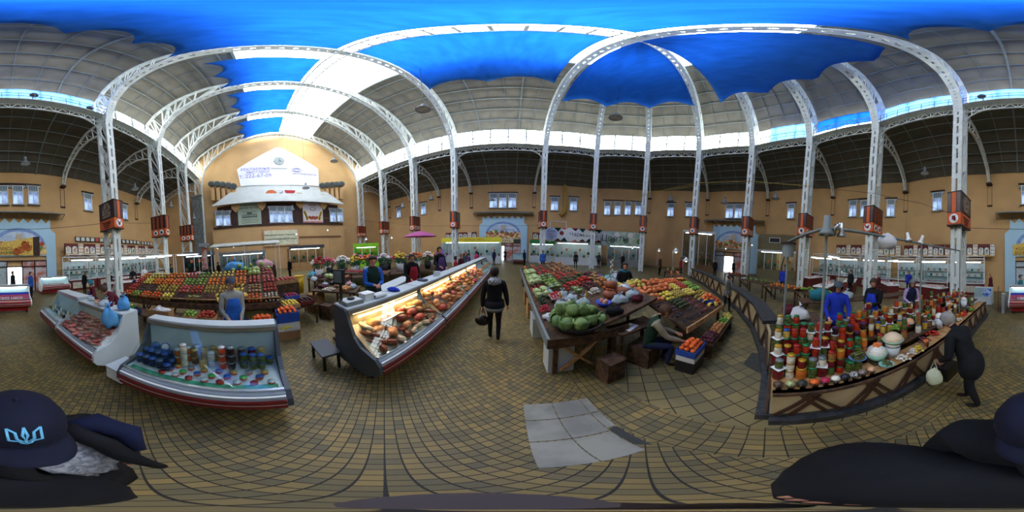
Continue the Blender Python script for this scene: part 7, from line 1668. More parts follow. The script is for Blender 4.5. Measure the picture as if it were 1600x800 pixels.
# things behind the jars inside the ring
bag((2.95, -.65, 1.0), .17, (1, 1, .8), M_bagwhite, 'white plastic bag beside the sellers of the ring stall', 71)
t = thing('inner_table', 'wooden inner table of the ring stall behind the jars', 'table', (3.4, -2.2, 0))
for (x0, x1, y0, y1) in ((-.9, .1, 1.1, 1.7), (.9, 1.5, -3.5, 1.2)): MB().bb(x0, x1, y0, y1, .94, .98).build('table_top', M_wood, t)
for x, y in ((-.85, 1.15), (.05, 1.65), (.95, -3.4), (1.45, -3.4), (.95, 1.1), (1.45, 1.1)): MB().box((x, y, .47), (.06, .06, .94)).build('leg', M_wood, t)
bag((4.6, -1.6, .98), .22, (.7, 1.6, .9), CL['teal'], 'turquoise cloth bundle between the sellers', 73, 'cloth_bundle', 'bundle', knot=False); bag((4.6, -2.5, .98), .18, (.8, 1.2, .8), M_bagclear, 'clear bag inside the ring stall', 74)
bag((3.3, -.5, .98), .14, (1.2, 1, .9), CL['maroon'], 'dark red cloth beside the white bag of the ring stall', 75, 'cloth_bundle', 'bundle', knot=False)
# railing and stairs right of the stall's far end
t = thing('stair_railing', 'brown barred railing at the far end of the pickle stall', 'railing', (1.2, -8.4, 0))
for k in range(14): y = .9-.13*k; MB().bar((.0+.02*k, y, .0), (.0+.02*k, y, 1.0), .02).build('baluster', M_maroon, t)
MB().bar((0, .95, 1.0), (.26, -.85, 1.0), .05).build('hand_rail', M_maroon, t); MB().bar((0, .95, .12), (.26, -.85, .12), .04).build('bottom_rail', M_maroon, t)
t = thing('parapet', 'slanted grey parapet beside the brown railing', 'parapet', (.95, -8.1, 0)); MB().prism([(-.7, 0), (.9, 0), (.9, .9), (.7, .9), (-.7, .45)], -.06, .06, lambda q, x: (x, q[0], q[1])).build('slab', M_grey, t); MB().bar((0, -.7, .46), (0, .7, .92), .16, .04).build('coping', M_case_w, t)
t = thing('cooler_cabinet', 'small blue and white drinks cabinet behind the railing', 'cabinet', (2.3, -9.2, 0)); MB().bb(-.5, .5, -.3, .3, 0, .95).build('cabinet_body', M_case_w, t); MB().bb(-.48, .0, .3, .32, .45, .93).build('blue_poster', mat_two('blue_flower_print', srgb(30, 90, 180), srgb(180, 200, 230), 6), t); MB().bb(.02, .48, .3, .32, .45, .93).build('door', M_glass, t)
# ================================================================ BACKGROUND STALLS
def mk_booth(L=2.6):
    """glazed butcher's counter with posts, tube lamp and back wall of shelves; local -Y faces the hall"""
    def f():
        t = thing('butcher_booth', 'b', 'market booth')
        MB().bb(-L/2, L/2, -.45, .45, 0, .85).build('counter_base', M_maroon, t); MB().bb(-L/2, L/2, -.5, .5, .85, .92).build('counter_top', M_case_w, t)
        MB().prism([(-.48, .93), (-.30, 1.35), (.1, 1.38), (.1, 1.35), (-.28, 1.32), (-.45, .93)], -L/2+.05, L/2-.05, lambda q, a: (a, q[0], q[1])).build('curved_glass', M_glass, t)
        m_ = MB(); r2 = random.Random(8)
        for k in range(14): soft_c = (-L/2+.2+(L-.4)*k/13, -.1+.2*(k % 2), .98); m_.ball(soft_c, .09, 8, 5, (1.1, .9, .55))
        m_.build('meat_display', mat_two('pink_meat_display', srgb(180, 96, 90), srgb(216, 180, 170), 10), t, True)
        for x in (-L/2+.03, L/2-.03): MB().box((x, -.4, 1.5), (.05, .05, 3.0)).build('post', M_white, t); MB().box((x, .9, 1.4), (.05, .05, 2.8)).build('post', M_white, t)
        m_ = MB()
        for z in (2.55, 2.95): m_.bar((-L/2, -.4, z), (L/2, -.4, z), .06)
        m_.bar((-L/2, .9, 2.8), (L/2, .9, 2.8), .06)
        for x in (-L/2+.03, 0, L/2-.03): m_.bar((x, -.4, 2.95), (x, .9, 2.8), .04)
        m_.build('top_frame', M_white, t)
        MB().tube([(-L/2+.3, -.36, 2.47), (L/2-.3, -.36, 2.47)], .03, 8).build('fluorescent_lamp', mat_emit('booth_tube', (.88, .95, 1), 6), t)
        MB().bb(-L/2, L/2, .9, .95, 0, 2.4).build('back_wall', mat('pale_tile_wall', srgb(170, 188, 188), .4, 0, .1, 3), t)
        for z in (1.3, 1.75): MB().bb(-L/2+.1, L/2-.1, .65, .9, z, z+.03).build('shelf', M_case_w, t)
        m_ = MB()
        for k in range(9): m_.mi(k % 3); m_.box((-L/2+.25+(L-.5)*k/8, .77, 1.42+.45*(k % 2)), (.14, .14, .2))
        m_.build('shelf_goods', [M_steel_d, M_card, CL['green']], t)
        MB().bb(-L/2+.3, L/2-.3, -.46, -.44, .2, .7).build('front_board', mat('cream_front', srgb(190, 186, 170)), t)
        return t
    return Proto(f)
pbo = mk_booth()
bn = ['left of the south portal, first', 'left of the south portal, second', 'behind the bull sign column foot', 'fourth from the south portal towards the gable', 'fifth from the south portal towards the gable', 'sixth from the south portal, nearest the gable']
for k, x in enumerate((-6.6, -9.3, -12.0, -14.7, -17.4)): pbo.put((x, -12.3, 0), PI, 'glazed butcher booth along the south wall, '+bn[k], 'butcher booths along the walls')
bs = ['just right of the tall near column', 'second right of the tall near column', 'third, behind the lamp frame', 'fourth, behind the lamp frame', 'fifth, behind the grey lamp post', 'sixth, towards the east portal', 'seventh, nearest the east portal']
for k, (x, y, r_) in enumerate(((4.3, -12.0, 193), (7.0, -11.4, 193), (9.6, -10.75, 193), (12.0, -9.2, 218), (14.1, -7.6, 218), (16.2, -5.9, 218))): pbo.put((x, y, 0), math.radians(r_), 'glazed butcher booth with tube lamp, '+bs[k], 'butcher booths along the walls')
# middle row of long meat tables with white pipe frames
def mk_table(L=2.4):
    def f():
        t = thing('meat_table', 'm', 'market table'); MB().bb(-L/2, L/2, -.4, .4, .84, .9).build('table_top', M_white, t); MB().bb(-L/2+.05, L/2-.05, -.36, .36, 0, .84).build('maroon_base', M_maroon, t)
        for x in (-L/2+.04, L/2-.04): MB().tube([(x, .3, .9), (x, .3, 2.5)], .02, 6).build('post', M_white, t)
        MB().bar((-L/2, .3, 2.5), (L/2, .3, 2.5), .04).build('top_rail', M_white, t); MB().tube([(-L/2+.2, .28, 2.42), (L/2-.2, .28, 2.42)], .025, 8).build('fluorescent_lamp', mat_emit('booth_tube', (.88, .95, 1), 6), t)
        m_ = MB(); r2 = random.Random(4)
        for k in range(18): m_.ball((-L/2+.15+(L-.3)*k/17, r2.uniform(-.25, .2), .94), .08, 8, 5, (1.2, .9, .5))
        m_.build('meat_display', mat_two('pale_meat_display', srgb(196, 130, 126), srgb(220, 196, 190), 10), t, True); MB().box((-.6, .1, 1.0), (.25, .2, .18)).build('scale_box', M_steel_d, t); return t
    return Proto(f)
pta = mk_table()
for k, (x, y, r_, l) in enumerate(((-7.4, -7.6, 150, 'behind the two leaning ladies'), (-9.6, -6.3, 150, 'before the second near column'), (-11.9, -5.1, 150, 'left of the pink curtain post'), (-9.2, -9.6, 170, 'farther back by the butcher booths'), (-12.4, -8.4, 165, 'farther back before the third column'), (5.6, -8.6, 170, 'just beyond the pickle stall sellers'), (8.3, -7.6, 155, 'middle row behind the pickle sellers'), (10.6, -6.0, 145, 'middle row towards the east portal'), (12.6, -3.8, 130, 'middle row before the kiosk'), (8.6, -3.4, 140, 'inner row behind the grey lamp post'))): pta.put((x, y, 0), math.radians(r_), 'white topped maroon meat table with pipe frame, '+l, 'meat tables')
# far produce tables, centre-left
M_flow = [mat('petal_'+n, c, .7, 0, .15, 20) for n, c in (('white', srgb(226, 222, 212)), ('red', srgb(170, 36, 44)), ('pink', srgb(214, 110, 140)), ('yellow', srgb(220, 190, 60)), ('lilac', srgb(150, 110, 180)), ('orange', srgb(214, 110, 50)))]
def mk_bouquet(ci):
    def f():
        t = thing('flower_bucket', 'f', 'flowers'); MB().lathe([(0, 0), (.11, 0), (.15, .32), (.14, .32), (0, .05)], 14).build('bucket_wall', M_white if ci % 2 else M_black, t, True)
        m_ = MB(); g = MB(); r2 = random.Random(ci)
        for k in range(18):
            a, u = r2.uniform(0, 6.28), r2.random()**.6; R_ = .26*u; z = .72-.18*u*u+r2.uniform(-.05, .08); m_.ball((R_*math.cos(a), R_*math.sin(a), z), .055, 8, 5, (1, 1, .7)); g.tube([(R_*.3*math.cos(a), R_*.3*math.sin(a), .2), (R_*math.cos(a), R_*math.sin(a), z-.03)], .006, 4)
            b_ = a+1; g.ball((R_*.8*math.cos(b_), R_*.8*math.sin(b_), z-.14), .06, 6, 4, (1, .5, .25))
        m_.build('blossoms', M_flow[ci], t, True); g.build('stems', CL['green'], t, True); return t
    return Proto(f)
pf = [mk_bouquet(i) for i in range(6)]; cn = ('white', 'red', 'pink', 'yellow', 'lilac', 'orange')
def table(loc, sz, rz, label, h=.8, col=None):
    t = thing('trestle_table', label, 'table', loc, rz); x, y = sz; MB().bb(-x/2, x/2, -y/2, y/2, h-.05, h).build('table_top', col or M_wood, t)
    for sx in (-1, 1):
        for sy in (-1, 1): MB().box((sx*(x/2-.06), sy*(y/2-.06), (h-.05)/2), (.06, .06, h-.05)).build('leg', M_wood, t)
    for sx in (-1, 1): MB().bar((sx*(x/2-.06), -y/2+.06, .12), (sx*(x/2-.06), y/2-.06, h-.1), .04).build('brace', M_wood, t)
    return t
def patch(kd, cx, cy, z, w_, d_, nx, ny, lb, rz=0, layers=1, sc_=1.25):
    c, s = math.cos(rz), math.sin(rz); ex, ey = Vector((c, s, 0)), Vector((-s, c, 0)); fill(kd, Vector((cx, cy, z))-ex*w_/2-ey*d_/2, ex*w_, ey*d_, nx, ny, lb, lb.replace(' on ', ', on ', 1), layers=layers, sc_=sc_)
TR = math.radians(28)
# table group behind the near smoked meat case (px 460-560)
table((-4.85, 2.55, 0), (1.5, .9), TR+.25, 'vegetable table corner with trestles beside the corridor, near one', .80); table((-6.4, 3.0, 0), (1.6, 1.1), TR, 'second vegetable table behind the near trestle table', .92); table((-6.0, 4.75, 0), (2.2, 1.0), TR, 'third vegetable table with radishes, before the flowers', 1.0)
vv = [('mushroom', -4.75, 2.2, .81, .4, .35, 6, 5), ('beet', -5.2, 2.2, .81, .3, .3, 4, 4), ('onion', -4.4, 2.6, .81, .3, .4, 4, 5), ('potato', -4.9, 2.75, .81, .4, .4, 5, 5), ('eggplant', -5.4, 2.75, .81, .4, .3, 3, 3)]
for kd, x, y, z, w_, d_, nx, ny in vv: patch(kd, x, y, z, w_, d_, nx, ny, nm_f[kd]+' on the near trestle table by the corridor', TR, 1)
for kd, x, y, z, w_, d_, nx, ny in [('beet', -6.5, 2.6, .93, .4, .4, 4, 4), ('white_cabbage', -6.0, 2.9, .93, .4, .4, 2, 2), ('cucumber', -6.2, 3.4, .93, .4, .5, 2, 6), ('grapefruit', -5.7, 3.4, .93, .3, .3, 2, 2), ('greens', -6.9, 3.1, .93, .4, .5, 3, 3), ('tomato', -6.8, 3.7, .93, .5, .4, 5, 4)]: patch(kd, x, y, z, w_, d_, nx, ny, nm_f[kd]+' on the second vegetable table', TR, 1)
for kd, x, y, z, w_, d_, nx, ny in [('radish', -6.6, 4.3, 1.01, .7, .5, 10, 7), ('tomato', -5.9, 4.6, 1.01, .6, .5, 6, 5), ('radish', -5.3, 4.9, 1.01, .6, .5, 9, 7), ('lettuce', -6.2, 5.0, 1.01, .5, .3, 3, 2)]: patch(kd, x, y, z, w_, d_, nx, ny, nm_f[kd]+' on the third vegetable table before the flowers', TR, 1)
for k, (x, y, z, c_, sc_) in enumerate(((-5.25, 2.3, .81, M_bagclear, .12), (-6.0, 2.15, .93, M_bagwhite, .13), (-6.9, 2.35, .93, M_bagteal, .15), (-5.3, 2.9, .81, M_bagclear, .13), (-4.45, 2.95, .81, M_bagclear, .11), (-6.3, 3.0, .93, M_bagviolet, .12), (-7.3, 2.6, .93, M_bagblue, .14), (-4.9, 3.1, .81, M_bagpink, .1))): bag((x, y, z), sc_, (1, 1, .8), c_, '%s bag on the vegetable tables, place %s from the corridor' % (('cloudy', 'white', 'teal', 'clear', 'small clear', 'violet', 'light blue', 'pinkish')[k], ('one', 'three', 'six', 'two', 'four', 'five', 'seven', 'eight')[k]), 80+k)
o = crate((-5.25, 1.9, 0), (.5, .4, .62), TR, M_card, 'brown carton stack at the corner of the near trestle table', name='cardboard_box'); MB().bb(-.25, .25, -.2, .2, .60, .62).build('lid', M_card, o)
o = crate((-4.45, 2.0, 0), (.4, .36, .45), TR, M_wood, 'dark wooden box before the near trestle table'); MB().bb(-.2, .2, -.18, .18, .43, .45).build('lid', M_wood, o)
t = thing('grey_counter', 'long low grey counter behind the sellers of the smoked meat row', 'counter', (-3.85, 4.4, 0), .25); MB().bb(-.06, .06, -1.2, 1.6, 0, .72).build('front_panel', M_grey, t); MB().bb(-.5, .08, -1.2, 1.6, .72, .76).build('counter_top', M_case_w, t)
t = thing('yellow_tub', 'yellow plastic tub at the end of the corridor tables', 'tub', (-8.1, 2.1, 0)); MB().lathe([(0, 0), (.22, 0), (.25, .85), (.23, .85), (0, .1)], 16).build('tub_wall', mat('yellow_plastic', srgb(200, 160, 20), .4), t, True); MB().lathe([(.24, .84), (.27, .84), (.27, .88), (.24, .88)], 16).build('rim', mat('yellow_plastic', srgb(200, 160, 20), .4), t)
fp = [(-9.4, 3.6, 0), (-9.0, 4.3, 2), (-8.5, 3.4, 1), (-8.7, 4.9, 0), (-8.2, 5.6, 3), (-7.8, 4.6, 0), (-8.8, 6.2, 1), (-8.0, 6.6, 2), (-7.4, 6.0, 5), (-8.6, 7.4, 1), (-7.6, 7.4, 4), (-7.0, 7.0, 0), (-8.0, 8.4, 2), (-7.2, 8.6, 1), (-6.6, 8.0, 3), (-7.5, 9.6, 4), (-6.6, 9.3, 0), (-6.0, 9.0, 5), (-6.9, 10.6, 1), (-6.0, 10.4, 2), (-5.6, 9.8, 0), (-6.3, 11.6, 3), (-5.5, 11.4, 1), (-5.0, 10.9, 4), (-10.3, 4.8, 1), (-10.0, 5.8, 0), (-9.6, 6.8, 2), (-9.2, 8.0, 5)]
t = thing('flower_bench', 'long low stepped bench carrying the flower buckets', 'bench', (-7.8, 7.2, 0), -.42); MB().bb(-1.6, 1.5, -4.2, 4.6, .5, .55).build('bench_top', M_wood, t)
for y in (-4, -1, 2, 4.4):
    for x in (-1.5, 1.4): MB().box((x, y, .25), (.08, .08, .5)).build('leg', M_wood, t)
wh = ('nearest the corridor', 'by the corridor', 'among the first rows', 'in the middle rows', 'behind the sellers', 'towards the pink parasol', 'at the back')
for k, (x, y, ci) in enumerate(fp): pf[ci].put((x, y, .55), k, 'bucket of %s flowers on the flower bench %s' % (cn[ci], wh[min(6, k//4)]), cn[ci]+' flower buckets', 1.35+.12*(k % 3))
# flower kiosks, parasol, stalls before the north wall
t = thing('parasol', 'pink market parasol beside the steel column left of the north portal', 'parasol', at(657, 378, 15.5)); t.location.z = 0
pr = at(657, 369, 15.5).z; MB().lathe([(1.65, pr-.05-.0), (1.2, pr+.18), (.5, pr+.40), (0, pr+.5)], 8).build('canopy_cloth', mat_sheet('pink_cloth', (.62, .18, .42), .3), t); MB().tube([(0, 0, 0), (0, 0, pr+.52)], .025, 8).build('pole', M_white, t); MB().lathe([(0, 0), (.3, 0), (.3, .08), (0, .1)], 14).build('base_plate', M_grey, t)
def kiosk(loc, rz, sz, z, label, wallm, fasc, ftxt=None, fcol=None, glass=True):
    t = thing('kiosk', label, 'kiosk', loc, rz); x, y = sz
    MB().bb(-x/2, x/2, -.02, .04, 0, .9).build('front_counter', wallm, t); MB().bb(-x/2, -x/2+.06, 0, y, 0, z).build('side_wall', wallm, t); MB().bb(x/2-.06, x/2, 0, y, 0, z).build('side_wall', wallm, t); MB().bb(-x/2, x/2, y-.06, y, 0, z).build('back_wall', wallm, t)
    MB().bb(-x/2, x/2, 0, y, z-.05, z).build('roof_board', M_white, t)
    MB().bb(-x/2-.05, x/2+.05, -.12, -.04, z-.1, z+fasc).build('fascia_board', fcol or M_white, t)
    n = max(2, round(x/.9))
    for k in range(n+1): MB().bb(-x/2+x*k/n-.03, -x/2+x*k/n+.03, -.04, .02, .9, z-.1).build('post', M_white, t)
    for k in range(n): MB().bb(-x/2+x*k/n+.05, -x/2+x*(k+1)/n-.05, -.02, -.005, .95, z-.15).build('window_glass', M_glass, t)
    m_ = MB(); r2 = random.Random(int(x*10))
    for k in range(10): m_.mi(k % 3); m_.box((-x/2+.3+(x-.6)*k/9, y*.6, 1.0+.4*(k % 3)), (.25, .2, .3))
    m_.build('inside_goods', [M_card, CL['green'], M_flow[5]], t)
    MB().tube([(-x/2+.3, y*.4, z-.12), (x/2-.3, y*.4, z-.12)], .03, 8).build('tube_lamp', mat_emit('booth_tube', (.88, .95, 1), 6), t)
    if ftxt: lettering(ftxt, fasc*.55, M_ink if fcol is not M_yellow else M_orange, t, (0, -.13, z+fasc*.45), (PI/2, 0, 0))
    return t
kq = kiosk((-5.0, 19.0, 0), PI*0, (7.4, 1.6), 2.6, 'long stall with yellow lettered fascia left of the north portal', M_case_w, .5, 'РЫБА  КОЛБАСА  МЯСО', M_yellow)
kiosk((4.0, 20.6, 0), 0, (3.4, 1.5), 2.5, 'stall with green fascia right of the north portal', M_case_w, .45, 'ОВОЩИ', M_green)
kiosk((7.7, 17.8, 0), -.28, (5.6, 1.8), 2.7, 'white spice shop with patterned board between two columns', M_white, 1.25, None, M_white)
kj = bpy.data.objects[-1] if False else None
# spice board print
def board(loc, rz, sx, sz, label, m_bg): 
    t = thing('shop_board', label, 'sign', loc, rz); MB().box((0, 0, 0), (sx, .08, sz)).build('board', m_bg, t); return t
q0, n0, _ = wall_hit(868, 366); 
bp = at(894, 367, 18.0); t = board(bp, -.30, 6.4, 1.5, 'white spice shop board with patterned triangles and round blue patch', M_white); lettering('Чары', .62, M_black, t, (.5, -.06, .05), (PI/2, 0, 0)); lettering('СПЕЦИИ ВОСТОКА', .2, M_steel_d, t, (1.95, -.06, -.05), (PI/2, 0, 0))
MB().lathe([(0, 0), (.66, 0), (.66, .02), (0, .02)], 24, (-2.3, -.045, .0), ax=(0, -1, 0)).build('round_patch', mat('pale_blue_print', srgb(176, 196, 232)), t)
for k, (s_, c_) in enumerate((('ФРУКТЫ', CL['maroon']), ('ОРЕХИ', M_orange), ('БОБЫ', CL['maroon']))): lettering(s_, .2, c_, t, (-2.3, -.07, .3-.3*k), (PI/2, 0, 0))
MB().lathe([(0, 0), (.25, 0), (.2, .02), (0, .02)], 7, (-1.15, -.045, .15), ax=(0, -1, 0)).build('rose_emblem', M_red, t)
for k, x in enumerate((-3.05, -1.6, -.9, .3, 1.1, 1.9, 2.5, 2.95)):
    for s_ in (1, -1): MB().prism([(x-.4, s_*.74), (x+.4, s_*.74), (x+.05, s_*(.74-.2-.12*((k+(s_ > 0)) % 3)))], -.06, -.045, lambda q, y: (q[0], y, q[1])).build('printed_triangle', (M_orange, CL['maroon'], CL['darkgreen'])[(k+(s_ > 0)) % 3], t)
bp = at(961, 373, 19.0); t = board(bp, -.62, 6.3, 1.7, 'flower shop board with pale blossoms and script lettering', mat_two('pale_blossom_print', srgb(196, 210, 190), srgb(150, 176, 160), 1.2, .6)); lettering('Цветы', 1.05, mat('slate_script', srgb(70, 70, 90)), t, (0, -.06, 0), (PI/2, 0, 0))
for k in range(12): MB().lathe([(0, 0), (.34, 0), (.3, .01), (0, .02)], 8, (-2.9+.52*k, -.042, .45*math.cos(k*2.1)), ax=(0, -1, 0)).build('printed_blossom', (M_flow[0], mat('pale_green_print', srgb(170, 196, 150)), mat('leaf_print', srgb(96, 130, 90)))[k % 3], t)
kiosk((12.6, 15.1, 0), -.66, (4.4, 1.6), 2.6, 'flower shop with glass front under the blossom board', M_grey, .2, None, M_grey)
# frame of white pipe above the spice shop
t = thing('pipe_arch', 'white pipe arch above the spice shop board', 'frame', at(872, 370, 18.6)); t.rotation_euler.z = -.3; t.location.z = 0
MB().tube([(-.9, 0, 2.6), (-.9, 0, 5.0), (.9, 0, 5.0), (.9, 0, 2.6)], .07, 6).build('pipe', M_white, t)
t = thing('wall_duct', 'ochre duct running down the north-east wall between two windows', 'duct', wall_hit(881, 320)[0]+Vector((0, -.25, 0))); MB().bb(-.2, .2, -.2, .2, -1.2, 3.0).build('duct_run', mat('yellow_ochre_duct', srgb(190, 150, 60)), t); MB().bar((0, 0, -1.1), (-.6, -.1, -1.7), .36).build('elbow', mat('yellow_ochre_duct', srgb(190, 150, 60)), t)
# east kiosks
kiosk((16.6, 7.6, 0), -1.05, (3.6, 1.6), 4.6, 'two-storey brown kiosk left of the east portal', mat('brown_kiosk', srgb(120, 92, 62)), .1, None, M_white); kiosk((18.4, -.9, 0), -1.75, (4.4, 2.0), 3.0, 'lower part of the olive kiosk right of the east portal', mat('olive_kiosk', srgb(120, 112, 82)), .1, None, M_white)
t = thing('kiosk_loft', 'olive windowed loft box right of the east portal', 'kiosk', (18.9, -.9, 3.1), -1.75); MB().bb(-2.1, 2.1, 0, 1.8, 0, 1.9).build('loft_wall', mat('olive_kiosk', srgb(120, 112, 82)), t); MB().bb(-.9, .4, -.05, 0, .9, 1.5).build('frame', M_white, t); MB().bb(-.82, .32, -.06, -.05, .96, 1.44).build('loft_glass', M_black, t)
# gable-side stalls
kiosk((-17.5, -1.5, 0), PI/2, (5.0, 1.5), 2.3, 'grey kiosk row before the gable wall, lit fruit shelves inside', M_grey, .2, None, M_grey); kiosk((-17.2, 5.6, 0), PI/2, (4.0, 1.4), 2.5, 'tan cabin with dark frames on the right below the notice board', M_wood_l, .25, None, M_case_d); kiosk((-14.5, 11.6, 0), PI*.28, (2.8, 1.4), 2.3, 'lime green framed kiosk near the right end of the gable', M_lime, .35, None, M_lime)
kiosk((-14.8, -5.4, 0), PI*.66, (3.0, 1.3), 2.4, 'dark souvenir kiosk before the stone pier', M_black, .3, None, M_case_d)
t = thing('wall_awning', 'pale corrugated awning before the gable, over the melons', 'awning', (-13.0, -.8, 0), 0); MB().prism([(-1.2, 2.9), (0, 3.15), (1.4, 2.85), (1.4, 2.8), (0, 3.1), (-1.2, 2.85)], -2.6, 2.6, lambda q, y: (q[0], y, q[1])).build('awning_sheet', mat('pale_awning', srgb(176, 180, 170)), t)
for x in (-1.1, 1.3):
    for y in (-2.5, 0, 2.5): MB().tube([(x, y, 0), (x, y, 2.85)], .025, 6).build('post', M_white, t)
table((-10.5, -1.2, 0), (2.2, 1.2), .2, 'far fruit table under the pale awning', .9)
patch('melon', -10.5, -1.2, .91, 2.0, 1.0, 8, 4, 'green melon on the far table under the awning', .2); 
def hang_lamp(loc, label, r=.16):
    t = thing('hanging_lamp', label, 'lamp', loc); MB().lathe([(.03, .16), (.05, .12), (r, 0), (r*.95, 0), (.04, .1)], 14).build('lamp_shade', M_white, t, True); MB().ball((0, 0, .02), .05, 10, 6).build('bulb', mat_emit('white_bulb', (1, .95, .85), 12), t, True); MB().tube([(0, 0, .15), (0, .12, .22), (0, .14, .1), (0, .14, -loc.z)], .012, 5).build('stand_pole', M_steel_d, t)
for k, (px, py, d, l) in enumerate(((1056, 394, 6.6, 'left of the two lamps over the orange pumpkins'), (1072, 408, 6.8, 'over the lemons of the fan-shaped stand'), (988, 388, 13, 'before the flower shop'), (1030, 392, 11, 'behind the garlic string'), (572, 374, 15, 'over the flower stalls, first from the lime kiosk'), (612, 372, 15, 'over the flower stalls, towards the parasol'), (340, 388, 15, 'under the pale awning, left'), (365, 386, 15, 'under the pale awning, right'), (1134, 389, 17, 'before the east portal'), (1175, 383, 16, 'right of the east portal front'), (463, 366, 17, 'over the dark stall by the notice board'), (512, 360, 18, 'by the tan cabin'))): hang_lamp(at(px, py, d), 'small lit shaded lamp on pole '+l)
# east inner stalls behind the ring kerb and crates there
for k, (x, y, r_, kd) in enumerate(((9.8, 6.6, .6, 'pear'), (8.2, 5.2, .6, 'orange'), (11.6, 2.2, .9, 'tomato'), (9.2, .6, .9, 'green_apple'), (7.6, -.9, .9, 'orange'), (6.4, -2.0, .5, 'lettuce'))):
    table((x, y, 0), (1.8, .9), r_, 'dim produce table of %ss beyond the ring kerb%s' % (nm_f[kd], ', nearer the sellers' if x == 7.6 else ''), .82); patch(kd, x, y, .83, 1.6, .75, 7 if kd != 'lettuce' else 5, 4 if kd != 'lettuce' else 3, nm_f[kd]+' on the dim table beyond the ring kerb', r_, 1, 1.15)
def basket(loc, label, fillk=None):
    t = thing('wicker_basket', label, 'basket', loc); MB().lathe([(0, .0), (.17, 0), (.23, .12), (.21, .12), (0, .03)], 18).build('woven_wall', mat_two('wicker', srgb(150, 110, 60), srgb(100, 70, 36), 40), t); MB().tube([(.22*math.cos(a), 0, .1+.28*math.sin(a)) for a in [PI*i/14 for i in range(15)]], .012, 6).build('basket_handle', mat_two('wicker', srgb(150, 110, 60), srgb(100, 70, 36), 40), t)
basket(fb(.86, .9)+Vector((0, 0, .02)), 'wicker basket with tall handle at the back of the fan-shaped stand')
for i in range(7): q = fb(.86, .9); F['lemon'].put((q.x+.09*math.cos(i), q.y+.09*math.sin(i), q.z+.07), i, 'yellow lemon in the wicker basket', 'lemons in the wicker basket')
for k, (x, y, c_) in enumerate(((3.0, 4.3, M_bagteal), (3.4, 4.6, M_bagwhite), (2.7, 4.6, M_bagviolet), (2.75, 3.9, M_bagclear), (3.9, 4.9, M_bagblue))): bag((x, y, 1.0), .2, (1, 1, .8), c_, '%s bag on the table behind the fruit stand' % ('teal', 'white', 'violet', 'clear', 'blue')[k], 95+k)
table((3.3, 4.95, 0), (1.8, 1.0), .3, 'dark back table behind the fan-shaped stand', 1.0)
t = thing('garlic_string', 'string of garlic hanging by the back table of the fruit stand', 'garlic string', (2.9, 4.1, 1.0)); m_ = MB(); [m_.ball((.03*math.cos(k*2), .03*math.sin(k*2), .04+.05*k), .035, 7, 5) for k in range(16)]; m_.build('bulbs', mat('garlic_skin', srgb(200, 190, 170)), t, True); MB().tube([(0, 0, 0), (0, 0, .9)], .006, 4).build('string', M_stemc, t)
# vertical banner post by the left tables, dark suitcase stall goods
t = thing('print_panel', 'lit white panel with red pattern standing left of the souvenir kiosk', 'panel', (-12.2, -4.0, 0), PI*.62); MB().bb(-.25, .25, -.04, .04, 1.2, 2.9).build('panel_sheet', mat_two('red_white_pattern', srgb(214, 200, 190), srgb(190, 90, 70), 3), t); MB().bb(-.25, -.2, -.05, .05, 0, 2.9).build('post', M_grey, t); MB().bb(.2, .25, -.05, .05, 0, 2.9).build('post', M_grey, t); MB().box((0, -.2, 3.1), (.8, .5, .25)).build('lamp_box', M_grey, t)
# ================================================================ PEOPLE PLACED
def gp(px, py): q = G(px, py, 0); return (q.x, q.y, 0)
def face_cam(x, y): return math.degrees(math.atan2(-x, -y))
wx, wy, _ = gp(772, 531)
person((wx, wy, 0), 2, 1.68, 'woman in black jacket with grey fur hood walking away down the aisle', 'black', 'black', 'dark', 'bob', collar='fur', sub_=2, hands=((.27, .12, .86), (-.25, -.04, .84)), feet={'r': (-.10, .03), 'l': (.06, 0)}, skirt=.88, bulk=1.28)
fh = [o for o in bpy.data.objects if o.get('label', '').startswith('woman in black jacket')][0]; m_ = MB(); soft(m_, .12, (1.15, .75, .75), 4, .08); q = m_.build('fur_hood', mat_two('fluffy_fur', srgb(190, 190, 194), srgb(70, 72, 80), 40), fh, True); q.location = (0, -.08, 1.42)
MB().lathe([(.20, .86), (.19, .79), (.18, .79), (.19, .86)], 18).build('grey_sweater_hem', CL['grey'], fh, True)
t = thing('handbag', 'black leather handbag hanging from the left hand of the walking woman', 'bag', (wx-.25, wy-.04, .40)); MB().ball((0, 0, .12), .155, 14, 9, (1.0, .5, .85)).build('bag_body', mat('black_bag_leather', srgb(20, 20, 24), .3), t, True); MB().tube([(-.08, 0, .2), (-.03, 0, .42), (.03, 0, .42), (.08, 0, .2)], .008, 6).build('handle', M_shoe, t)
person((.62, -1.86, 0), 95, 1.60, 'stooping elderly woman in black coat reaching into her bag before the pickle stall', 'black', 'black', 'grey', 'short', lean=.42, head_tilt=.45, sub_=2, bulk=1.25, hands=((.02, .38, .86), (-.16, .34, .90)), feet={'r': (.10, 0), 'l': (-.12, 0)}, skirt=0)
MB().ball((0, -.01, .80), .18, 16, 10, (1.05, .85, 1.5)).build('coat_skirt', CL['black'], [o for o in bpy.data.objects if o.get('label', '').startswith('stooping')][0], True)
t = thing('shopping_bag', 'pale cream cloth bag held by the stooping woman', 'bag', (1.02, -1.72, .52)); m_ = MB(); soft(m_, .12, (.9, .6, 1.5), 5, .08); m_.build('sack', M_bagcream, t, True); MB().tube([(-.05, 0, .14), (0, 0, .34), (.05, 0, .14)], .008, 5).build('handle', M_bagcream, t)
t = thing('handbag', 'black handbag hanging open before the stooping woman', 'bag', (.98, -1.95, .42)); MB().box((0, 0, .12), (.2, .3, .24)).build('bag_body', M_shoe, t); MB().tube([(0, -.1, .24), (-.1, 0, .5), (0, .1, .24)], .01, 5).build('handle', M_shoe, t)
